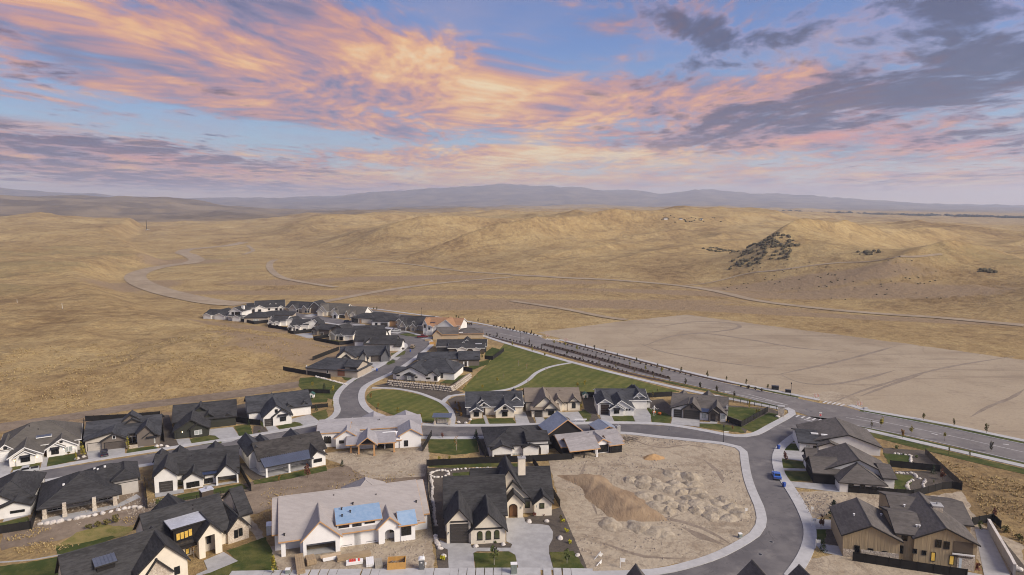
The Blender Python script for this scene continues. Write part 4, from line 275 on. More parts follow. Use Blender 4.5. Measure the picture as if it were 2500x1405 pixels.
THINGS=[['mound',30.36,169.01,1.416,'pale dumped soil mound among the cluster of heaps on bare lot','dumped soil mounds',{'s': 2.7086,'h': 0.7468,'e': 0.7042}],['mound',34.16,169.01,0.399,'pale dumped soil mound among the cluster of heaps on bare lot','dumped soil mounds',{'s': 2.9421,'h': 0.9506,'e': 0.9302}],['mound',36.62,168.06,4.591,'pale dumped soil mound among the cluster of heaps on bare lot','dumped soil mounds',{'s': 2.3397,'h': 0.6653,'e': 0.7468}],['mound',42.67,172.91,1.036,'pale dumped soil mound among the cluster of heaps on bare lot','dumped soil mounds',{'s': 3.052,'h': 0.7355,'e': 0.9746}],['mound',46.42,170.94,4.974,'pale dumped soil mound among the cluster of heaps on bare lot','dumped soil mounds',{'s': 4.1868,'h': 1.0731,'e': 0.7177}],['mound',37.33,164.36,1.859,'pale dumped soil mound among the cluster of heaps on bare lot','dumped soil mounds',{'s': 3.4628,'h': 0.9187,'e': 0.9491}],['mound',41.46,166.19,5.28,'pale dumped soil mound among the cluster of heaps on bare lot','dumped soil mounds',{'s': 2.8527,'h': 0.9076,'e': 0.8851}],['mound',45.94,166.19,3.036,'pale dumped soil mound among the cluster of heaps on bare lot','dumped soil mounds',{'s': 2.816,'h': 0.7865,'e': 0.6813}],['mound',33.15,165.73,5.608,'pale dumped soil mound among the cluster of heaps on bare lot','dumped soil mounds',{'s': 3.3305,'h': 0.7213,'e': 0.7551}],['mound',39.76,162.13,5.453,'pale dumped soil mound among the cluster of heaps on bare lot','dumped soil mounds',{'s': 3.1727,'h': 0.9335,'e': 0.9468}],['mound',45.48,161.69,3.05,'pale dumped soil mound among the cluster of heaps on bare lot','dumped soil mounds',{'s': 2.9588,'h': 0.7975,'e': 0.8009}],['mound',41.63,160.82,0.968,'pale dumped soil mound among the cluster of heaps on bare lot','dumped soil mounds',{'s': 2.8119,'h': 0.9,'e': 0.6651}],['mound',32.25,159.1,0.278,'pale dumped soil mound among the cluster of heaps on bare lot','dumped soil mounds',{'s': 3.4619,'h': 0.6876,'e': 0.8371}],['mound',36.18,157.41,2.827,'pale dumped soil mound among the cluster of heaps on bare lot','dumped soil mounds',{'s': 2.8628,'h': 0.9887,'e': 0.7185}],['mound',42.92,157.41,2.477,'pale dumped soil mound among the cluster of heaps on bare lot','dumped soil mounds',{'s': 2.5845,'h': 0.7866,'e': 0.7467}],['mound',46.7,158.25,2.135,'pale dumped soil mound among the cluster of heaps on bare lot','dumped soil mounds',{'s': 3.1811,'h': 0.6197,'e': 0.8455}],['mound',48.57,154.95,5.426,'pale dumped soil mound among the cluster of heaps on bare lot','dumped soil mounds',{'s': 2.7054,'h': 0.5755,'e': 0.7301}],['mound',51.17,156.58,4.591,'pale dumped soil mound among the cluster of heaps on bare lot','dumped soil mounds',{'s': 3.0154,'h': 0.5824,'e': 0.7659}],['mound',40.88,154.95,1.065,'pale dumped soil mound among the cluster of heaps on bare lot','dumped soil mounds',{'s': 2.6171,'h': 0.4598,'e': 0.8941}],['mound',44.27,154.55,5.376,'pale dumped soil mound among the cluster of heaps on bare lot','dumped soil mounds',{'s': 3.6889,'h': 0.8627,'e': 0.986}],['mound',37.55,154.14,0.109,'pale dumped soil mound among the cluster of heaps on bare lot','dumped soil mounds',{'s': 2.4181,'h': 0.8439,'e': 0.9213}],['mound',34.09,152.56,2.463,'pale dumped soil mound among the cluster of heaps on bare lot','dumped soil mounds',{'s': 3.9184,'h': 0.8617,'e': 0.9363}],['mound',39.84,152.17,1.76,'pale dumped soil mound among the cluster of heaps on bare lot','dumped soil mounds',{'s': 2.304,'h': 0.6268,'e': 0.6978}],['mound',47.05,151,2.29,'pale dumped soil mound among the cluster of heaps on bare lot','dumped soil mounds',{'s': 3.8217,'h': 0.6913,'e': 0.6533}],['mound',51.65,152.56,0.269,'pale dumped soil mound among the cluster of heaps on bare lot','dumped soil mounds',{'s': 2.8042,'h': 0.9453,'e': 0.777}],['mound',42.62,151,1.742,'pale dumped soil mound among the cluster of heaps on bare lot','dumped soil mounds',{'s': 2.5311,'h': 0.9812,'e': 0.7984}],['mound',45.27,148.35,1.248,'pale dumped soil mound among the cluster of heaps on bare lot','dumped soil mounds',{'s': 2.8108,'h': 0.6081,'e': 0.709}],['mound',49.27,147.24,4.061,'pale dumped soil mound among the cluster of heaps on bare lot','dumped soil mounds',{'s': 2.7755,'h': 0.5649,'e': 0.8217}],['mound',52.26,150.23,1.494,'pale dumped soil mound among the cluster of heaps on bare lot','dumped soil mounds',{'s': 3.7468,'h': 0.5687,'e': 0.8352}],['mound',36.14,151,4.643,'pale dumped soil mound among the cluster of heaps on bare lot','dumped soil mounds',{'s': 2.3621,'h': 0.7873,'e': 0.8172}],['mound',21.55,144.21,1.451,'low flattened soil heap on front part of bare lot','low soil heaps',{'s': 3.4,'h': 0.7}],['mound',28.14,142.81,2.464,'low flattened soil heap on front part of bare lot','low soil heaps',{'s': 3.6,'h': 0.8}],['mound',31.27,140.76,0.221,'low flattened soil heap on front part of bare lot','low soil heaps',{'s': 3.8,'h': 0.7}],['mound',32.88,139.43,2.527,'low flattened soil heap on front part of bare lot','low soil heaps',{'s': 2.8,'h': 0.5}],['mound',39.59,184.36,0,'small orange sand pile on bare lot',None,{'s': 3.6,'h': 1,'m': 'sand','e': 0.6}],['bank',22.91,158.93,0,'large brown earth bank sloping across bare lot',None,{}],['pickup',-128.43,173.49,3.698,'silver pickup truck parked at kerb by white hipped roof house',None,{'col': 'paint_silver'}],['suv',-115.54,186.53,2.141,'dark navy hatchback parked on taupe house driveway',None,{'col': 'paint_navy'}],['car',68.78,170.55,1.342,'bright blue car driving up the curved street on right',None,{'col': 'paint_blue'}],['pickup',-51.63,214.3,-0.505,'white service truck parked behind unfinished timber post house',None,{'col': 'paint_white'}],['pickup',-48.08,361.25,0.15,'maroon pickup parked before two storey tan roofed house',None,{'col': 'paint_maroon'}],['pickup',-65.45,379.67,0.2,'silver pickup on driveway of beige twin gable house',None,{'col': 'paint_silver'}],['car',-55.37,330.44,0.1,'dark brown sedan parked beside long blank white wall',None,{'col': 'paint_brown'}],['suv',-49.46,334.21,1.5,'gold car driving along the upper street bend',None,{'col': 'paint_gold'}],['suv',-99.89,409.24,0.3,'dark vehicle on driveway of cream broad roof house',None,{'col': 'paint_navy'}],['trailer',-70.44,382.74,0.2,'grey boat trailer beside silver pickup',None,{}],['bin',77.42,191.37,0.3,'blue wheeled bin at kerb by red maple',None,{}],['bin',68.32,164.36,0.3,'blue wheeled bin at kerb behind blue car',None,{}],['bin',-49.25,324.65,0.3,'blue wheeled bin at upper bend near gold car',None,{}],['bin',-57.76,285.62,0.3,'blue wheeled bin at the edge of upper street',None,{}],['lumber',-41.53,126.37,-1.202,'long stack of tan lumber before left garage opening',None,{'d': [6.4,1.6,1],'m': 'lumber','n': 4}],['lumber',-39.74,127.47,-1.066,'short square stack of tan lumber by garage opening',None,{'d': [2.2,1.8,1.3],'m': 'lumber','n': 5}],['lumber',-36.06,129.07,0.396,'white stack of trim boards with planks on top',None,{'d': [3.4,1.2,0.8],'m': 'wrap_white','n': 4}],['lumber',-31.69,129.55,0.373,'long low stack of tan sheet boards',None,{'d': [6.6,1.3,0.9],'m': 'lumber','n': 3}],['lumber',-31.09,127.31,0.257,'white wrapped pallet topped with red bundles',None,{'d': [3.2,1.2,0.7],'m': 'wrap_white','n': 2,'red': 1}],['lumber',-28.02,127.31,-1.329,'white plastic wrapped block of siding',None,{'d': [2.9,1.5,0.8],'m': 'wrap_white','n': 3}],['lumber',-26.24,126.84,-1.291,'grey beige stack of panels beside white block',None,{'d': [3,1.5,0.7],'m': 'lumber_grey','n': 3}],['dumpster',-22.55,126.22,0.12,'open orange plywood waste box filled with scraps',None,{}],['toilet',-17.57,125.44,0.1,'grey portable toilet with white roof by cream house bed',None,{}],['sheet_stack',-51.85,140.07,0.3,'grey box unit standing against left end of wrapped house',None,{}],['pedestal',0.37,123.82,0.05,'grey green utility cabinet on front sidewalk',None,{'d': [1.15,0.9,2]}],['pedestal',-43.05,123.78,0.1,'pale green utility box by front lawn corner',None,{'d': [0.8,0.8,0.9]}],['pedestal',101.25,256.31,-0.35,'black utility box on far verge,larger of two',None,{'d': [2.6,1.6,1.5],'m': 'black_metal'}],['pedestal',104.56,252.12,-0.35,'black utility box on far verge,smaller of two',None,{'d': [2,1.3,1.1],'m': 'black_metal'}],['pedestal',48.57,138.11,0.2,'small green utility pedestal at edge of bare lot',None,{'d': [0.7,0.6,0.9]}],['shelter',-22.59,214.6,-0.05,'mailbox shelter with blue metal roof at corner of mown oval',None,{}],['pillar',90.4,222.92,-0.3,'square pale stone entry pillar at street corner',None,{}],['lamp_post',63.21,197.36,0,'black street lamp with white street name sign beside bare lot',None,{'sign': 1}],['lamp_post',103.58,247.12,0,'black street lamp on boulevard far side near barricades',None,{}],['lamp_post',-43.86,215.51,0,'dark street lamp behind unfinished timber post house',None,{}],['lamp_post',4.54,348.13,0,'dark street lamp in boulevard median',None,{}],['lamp_post',-58.51,435.55,0,'tall dark street lamp beyond far cluster',None,{}],['stop',100.78,216.6,0,'red stop sign with white street blade at boulevard junction',None,{}],['barricade',112.22,245.16,0,'orange and white striped road barricade left of dirt entrance',None,{}],['barricade',122.91,234.87,0,'orange and white striped road barricade right of dirt entrance',None,{}],['barricade',19.29,364.29,0,'small striped barricade at upper boulevard stub',None,{}],['barricade',28.22,350.85,0,'small striped barricade right of upper boulevard stub',None,{}],['crate',122.83,230.46,0,'white concrete block beside right hand barricade',None,{'d': [1.6,0.8,0.7],'m': 'concrete'}],['sign_post',16.45,128.96,0.5,'white leaning real estate sign post at front of bare lot',None,{}],['sign_post',21.11,125.88,0,'white upright lot sign at front of bare lot',None,{}],['sign_post',16.55,126.16,0.9,'white fallen sign near sidewalk at front of bare lot',None,{}],['sign_post',68.54,149.32,0,'white thin sign post left of tall spruce',None,{}],['sign_post',66.02,143.16,0,'white sign post beside tan house driveway',None,{}],['sign_post',62.58,133.39,0,'white sign post by lower tan house drive',None,{}],['sign_post',53.12,148.57,0,'white stake at edge of soil mounds',None,{}],['saw_table',22.46,216.61,0,'white folding saw table on cream house driveway',None,{}],['skeleton',47.73,222.73,0,'giant white skeleton decoration standing on lawn with raised arms',None,{}],['pumpkin',49.99,224.54,0,'orange pumpkin decoration right of giant skeleton',None,{}],['pumpkin',48.41,226.02,0,'orange pumpkin decoration behind giant skeleton',None,{}],['pumpkin',-94.13,212.56,0,'orange pumpkin on dark green house porch',None,{}],['hut',26.87,244.01,0.1,'small green playhouse behind taupe roofed house',None,{}],['hut',-73.5,244.38,0.1,'small dark green playhouse in farmhouse garden',None,{}],['dumpster',-40.76,343.66,0.1,'orange plywood waste box beside brown patchwork house',None,{'s': 0.8}],['lumber',-44.16,352.24,0.2,'stack of boards by brown patchwork house',None,{'d': [3,1.5,1],'m': 'lumber','n': 3}],['scrap',35.59,199.56,0.4,'grey heap of broken boards on bare lot by unfinished black house',None,{}],['hottub',-85.46,219.09,0.4,'grey covered hot tub beside white farmhouse',None,{}],['boulder',3.8,145.3,1.492,'rounded pale boulder in mulch bed of cream stucco house','boulders in cream house beds',{'s': 0.7723}],['boulder',7.79,145.52,4.986,'rounded pale boulder in mulch bed of cream stucco house','boulders in cream house beds',{'s': 0.6746}],['boulder',-7.53,134.18,0.19,'rounded pale boulder in mulch bed of cream stucco house','boulders in cream house beds',{'s': 0.6136}],['boulder',-1.83,135.04,1.454,'rounded pale boulder in mulch bed of cream stucco house','boulders in cream house beds',{'s': 0.602}],['boulder',10.22,137.61,1.389,'rounded pale boulder in mulch bed of cream stucco house','boulders in cream house beds',{'s': 0.7674}],['boulder',13.22,130.55,0.85,'rounded pale boulder in mulch bed of cream stucco house','boulders in cream house beds',{'s': 0.5628}],['boulder',-13.76,130.2,5.568,'rounded pale boulder in mulch bed of cream stucco house','boulders in cream house beds',{'s': 0.6913}],['boulder',-14.8,133.26,5.943,'rounded pale boulder in mulch bed of cream stucco house','boulders in cream house beds',{'s': 0.6507}],['boulder',89,221.92,5.406,'pale boulder on planted corner by boulevard junction','corner boulders',{'s': 0.8}],['boulder',100.4,212.3,3.924,'pale boulder on planted corner by boulevard junction','corner boulders',{'s': 0.8}],['boulder',101.43,210.83,4.745,'pale boulder on planted corner by boulevard junction','corner boulders',{'s': 0.8}],['boulder',103.62,211.89,4.468,'pale boulder on planted corner by boulevard junction','corner boulders',{'s': 0.8}],['boulder',-17.48,216.07,2.966,'boulder beside mailbox shelter end of oval path','path boulders',{'s': 0.7}],['boulder',-13.8,218.82,0.557,'boulder beside mailbox shelter end of oval path','path boulders',{'s': 0.7}],['boulder',-14.98,215.39,1.266,'boulder beside mailbox shelter end of oval path','path boulders',{'s': 0.7}],['boulder',-104.34,193.63,5.243,'landscape boulder beside taupe house lawn','taupe house boulders',{'s': 0.7}],['boulder',-103.41,194.22,5.399,'landscape boulder beside taupe house lawn','taupe house boulders',{'s': 0.7}],['boulder',-101.11,193.33,5.547,'landscape boulder beside taupe house lawn','taupe house boulders',{'s': 0.7}],['boulder',-120.44,185.17,2.02,'landscape boulder beside taupe house lawn','taupe house boulders',{'s': 0.7}],['boulder',-121.39,183.56,3.941,'landscape boulder beside taupe house lawn','taupe house boulders',{'s': 0.7}],['edging',-21.21,170.58,0,'line of pale edging stones inside left fence of cream house',None,{'pts': [[-21.21,170.58],[-21.06,169.83],[-20.91,169.07],[-20.76,168.31],[-20.61,167.56],[-20.46,166.8],[-20.3,166.04],[-20.15,165.29],[-20,164.53],[-19.89,163.76],[-19.83,162.97],[-19.76,162.18],[-19.7,161.4],[-19.64,160.61],[-19.57,159.82],[-19.51,159.03],[-19.44,158.24],[-19.32,157.46],[-19.14,156.69],[-18.96,155.92],[-18.78,155.15],[-18.61,154.38],[-18.43,153.61],[-18.25,152.84],[-18.12,152.04],[-18.05,151.21],[-17.97,150.38],[-17.9,149.55],[-17.83,148.72],[-17.71,147.93],[-17.56,147.18],[-17.4,146.44],[-17.25,145.69],[-17.09,144.95],[-16.94,144.2],[-16.78,143.46]],'s': 0.5,'n': 'stone_edging'}],['edging',-16.34,138.48,0,'short line of large pale stones left of garage driveway',None,{'pts': [[-16.34,138.48],[-16.13,137.44],[-15.92,136.4],[-15.66,135.44],[-15.35,134.57],[-15.05,133.69]],'s': 0.6,'n': 'stone_edging'}],['edging',-21.1,171.26,0,'ring of pale stones round fire circle in cream house garden',None,{'pts': [[-21.1,171.26],[-20.33,170.67],[-19.39,170.52],[-18.26,170.81],[-17.39,171.41],[-16.78,172.3],[-16.7,173.28],[-17.15,174.34],[-17.77,174.93],[-18.57,175.03],[-19.38,175.13],[-20.06,174.88],[-20.62,174.27],[-21.18,173.65],[-21.46,172.9],[-21.47,172]],'s': 0.5,'n': 'stone_edging'}],['edging',-16.24,175.08,0,'line of pale stones crossing back garden of cream house',None,{'pts': [[-16.24,175.08],[-15.41,175.49],[-14.57,175.91],[-13.6,176.19],[-12.5,176.33],[-11.39,176.48],[-10.36,176.58],[-9.41,176.63],[-8.45,176.68],[-7.5,176.73],[-6.54,176.79],[-5.59,176.84]],'s': 0.45,'n': 'stone_edging'}],['edging',-104.49,144.04,0,'row of pale boulders along edge of grey patio yard',None,{'pts': [[-104.49,144.04],[-103.16,144.19],[-102.23,144.63],[-100.99,145.22],[-99.42,145.97],[-98.16,146.69],[-97.21,147.38],[-96.18,147.95],[-95.07,148.41],[-93.83,149.27],[-92.54,150.3],[-91.3,151.1],[-90.27,151.78],[-89.44,152.35],[-88.37,152.59],[-87.03,152.51]],'s': 0.75,'n': 'stone_edging'}],['edging',101.76,173.42,0,'curving line of white stones in right hand garden',None,{'pts': [[101.76,173.42],[102.57,173.33],[103.38,173.24],[104.37,173.26],[105.53,173.4],[106.01,173.06],[105.79,172.24],[105.58,171.41],[105.36,170.59],[105.57,169.65],[106.55,168.98]],'s': 0.5,'n': 'stone_edging'}],['edging',102.99,168.54,0,'line of white stones edging right hand lawn',None,{'pts': [[102.99,168.54],[102.15,167.93],[101.3,167.31],[100.65,166.62],[100.18,165.86],[99.71,165.09],[99.25,164.33],[98.91,163.45],[98.69,162.46]],'s': 0.5,'n': 'stone_edging'}],['edging',105.77,167.71,0,'short line of white stones beside round garden seat',None,{'pts': [[105.77,167.71],[105.11,167.01],[104.45,166.32],[103.96,165.55],[103.63,164.71],[103.29,163.87]],'s': 0.5,'n': 'stone_edging'}],['edging',109.14,187.78,0,'straight stone edging round corner house back lawn',None,{'pts': [[109.14,187.78],[109.98,187.45],[110.82,187.13],[111.66,186.81],[112.5,186.49],[112.71,185.98],[112.3,185.28],[111.88,184.58],[111.47,183.88],[111.05,183.18],[110.64,182.48],[110.22,181.78],[109.81,181.08],[109.39,180.39],[108.97,179.69],[108.56,178.99]],'s': 0.45,'n': 'stone_edging'}],['edging',98.55,157.55,0,'row of rough boulders behind tan house roof',None,{'pts': [[98.55,157.55],[99.89,157.32],[101.23,157.08],[102.56,156.85],[103.48,156.06],[103.98,154.7]],'s': 0.8,'n': 'stone_edging'}],['edging',98.16,126.32,0,'boulders beside steps at bottom right',None,{'pts': [[98.16,126.32],[98.12,124.97]],'s': 0.9,'n': 'stone_edging'}],['edging',-67.84,295.58,0,'rock strip beside cream gabled house driveway',None,{'pts': [[-67.84,295.58],[-66.95,294.96],[-66.07,294.34],[-65.18,293.72],[-64.3,293.11],[-63.39,292.49],[-62.47,291.89],[-61.54,291.28],[-60.62,290.67],[-59.69,290.07]],'s': 0.6,'n': 'stone_edging'}],['edging',-80.92,275.93,0,'stone edging below black fence above the street',None,{'pts': [[-80.92,275.93],[-80.01,275.22],[-79.1,274.5],[-78.18,273.79],[-77.27,273.07],[-76.36,272.36],[-75.45,271.65],[-74.54,270.93],[-73.63,270.22],[-72.73,269.5],[-71.85,268.77],[-70.97,268.05],[-70.09,267.32],[-69.21,266.59],[-68.33,265.87],[-67.44,265.14],[-66.56,264.41],[-65.68,263.69]],'s': 0.6,'n': 'stone_edging'}],['stonewall',-49.38,262.98,0,'tan stone block retaining wall below hillside white house',None,{'pts': [[-49.38,262.98],[-44.28,261],[-36.18,258.09],[-28.26,255.24],[-23.28,252.92],[-21.77,255.71],[-20,262.48],[-17.08,273.84]],'h': 2.2}],['longwall',105.11,143.6,0,'long pale concrete wall beside sunken court of tan house',None,{'pts': [[104.11,142.06],[97.15,125.71],[95.92,123.04]],'h': 2.2}]]
ROOF_TIPS=[[22.48,112,7.99,8,'house below frame showing only small dark roof peak at bottom centre'],[42.8,112,8.67,11,'house below frame showing large brown roof peak at bottom right'],[51.01,112,7.8,10,'house below frame showing brown roof peak rightmost at bottom']]
TRACKS=[[19.5,[[-193.3,487.1],[-218.6,497.8],[-256.3,529.6],[-295.8,569.1],[-340.2,622.8],[-376.2,678.1],[-398.9,731.5],[-408.9,780.6],[-408.4,822.7],[-402.6,852.6],[-417.3,901.5],[-457,969.1],[-497.7,1029.7],[-519.6,1096],[-507.6,1143.4],[-490.8,1186],[-485.9,1237.5]]],[9,[[-80.6,606.9],[-110.4,562],[-133.3,512.1],[-141,495.3]]],[7.5,[[0,678.1],[-48.3,640.2],[-80.6,606.9]]],[7.5,[[-153.5,590.9],[-194.4,631.7],[-231,678.1],[-272.8,767.7],[-302.6,852.6],[-313,901.5]]],[6,[[-458.4,1185],[-407.2,1072.5],[-389.6,990.3]]],[6,[[-241.8,935.8],[-188.3,894.8],[-125,830.9],[-56,743.2],[0,701.1]]],[9,[[0,695.9],[50.4,668.6],[97.9,648.8],[146.6,606.9],[169.9,562],[183.9,506.2],[212.4,467.1],[241.8,442.7],[271.8,426.2],[302.9,398.5]]],[2.4,[[155.7,606.9],[206.1,621.5],[243.5,599.1],[281.8,585.6],[317.5,556.1],[350.6,555.9]]],[6,[[0,504.1],[35.3,465.1],[58.8,430.2],[71.2,418.4]]]]
BARE=[[-113.2,331.5,60,16,-0.5],[-98.3,328.7,45,25,0.2],[-83.1,316.1,30,18,0.3],[-154.4,390.6,60,9,-0.45],[-217.3,631.7,60,30,0],[0,485,200,26,0.1],[73.5,485,160,22,-0.2],[-117.5,555.4,220,20,0],[19.1,631.7,90,22,0],[-108.8,668,110,30,0.2],[199.7,438.6,160,12,-0.35],[-332.7,598.8,40,60,0],[-417.8,868.4,60,60,0],[-146.4,215,60,6,0.3],[180.3,542.1,160,20,-0.3],[237.4,561.9,110,22,-0.3],[289.5,504.1,80,20,-0.4]]
SCRUB=[['sagebrush','scrub','dark sagebrush patch on the right hand hillside',[[130,213.9,665,262.4,638.3,45,3],[40,230.5,803.2,251.4,818.1,22,4],[50,270.7,827.6,244.2,695.9,26,5],[70,247.9,661.4,273.7,667.1,40,6],[22,304.4,599.7,322,596,12,7],[20,361.7,526.7,369.2,519.3,8,8]],0.8,2.4,'sagebrush'],['sagebrush','scrub','scattered bushes on the brown front face of right hand hill',[[50,194.4,607.7,272,564.3,70,9],[40,246.3,543.8,324.5,512,80,10]],0.4,0.9,'sagebrush'],['far_woods','far_tree','dark tree belt along the right hand horizon',[[90,1541,4014.4,2084.7,3760.9,180,11],[200,1906.8,3742.2,2348.6,3482,320,12],[260,2178.6,3354.7,2571.2,3064.2,420,13]],8,15,'trees'],['far_woods','far_tree','dark tree line round far hilltop houses',[[18,242.3,1111.5,296.6,1129.1,26,14],[14,296.6,1129.1,351.8,1155.5,22,15]],0.8,1.7,'trees']]
TUFTS=[[420,[[-61.1,149.5],[-61.3,163.2],[-42.6,175.2],[-22.8,173.7],[-21.3,165.7],[-36.7,167.5],[-50.3,142.4],[-54.8,142.4]],0.34],[380,[[-108.1,136.9],[-102.5,145.4],[-86.3,147.4],[-81.5,152.7],[-84.2,140.5],[-92.3,132.6],[-102.5,129.3]],0.36],[700,[[118.2,182.6],[133.5,171],[119.7,140.5],[106.2,134.3],[108,148],[113.6,162]],0.5],[2600,[[-177.6,219.3],[-135.1,238.2],[-86.4,273.4],[-103.4,307.2],[-163.5,334.7],[-233.8,291.3]],0.55],[1500,[[-163.5,334.7],[-103.4,307.2],[-87.4,332.7],[-126.3,377.1],[-180.6,406.9]],0.5]]
STONES=[[900,[[12.4,181],[33.7,204.9],[64.1,194.7],[59.9,169.6],[56,148.4],[37.1,130.1],[13.5,125.4]],0.28],[260,[[-44.1,126.2],[-16.8,126.2],[-18.6,140.5],[-31,140.5],[-44.8,128.5]],0.22],[220,[[-53.2,185.7],[-25.7,197.5],[-24.4,178],[-44.8,179.5]],0.25],[300,[[69.5,160.7],[98.6,157.2],[77.7,152.7],[67.7,146.4]],0.28],[420,[[-110.4,142.4],[-97.9,172.4],[-80.6,160.7],[-86.4,144.4]],0.25]]
FARB=[[249.5,1114.5,5.76,2.88,2,'tiny pale farmhouse left of hilltop tree line'],[275.5,1119.9,4.8,2.4,1.6,'tiny pale building amid hilltop tree line'],[313.8,1137.6,4.32,2.4,1.6,'tiny pale building right end of hilltop tree line'],[-832.3,1567.2,3.84,1.92,1.2,'tiny white shed at foot of valley mast']]
FARP=[[-832.6,1560.6,22,'dark mast standing in the far valley on left'],[-270.3,406,3.2,'short white marker post on left hill slope'],[-309.9,423.5,2.4,'small white marker post at far left of hill']]
HAZE=8.5e-05; HTOP=539
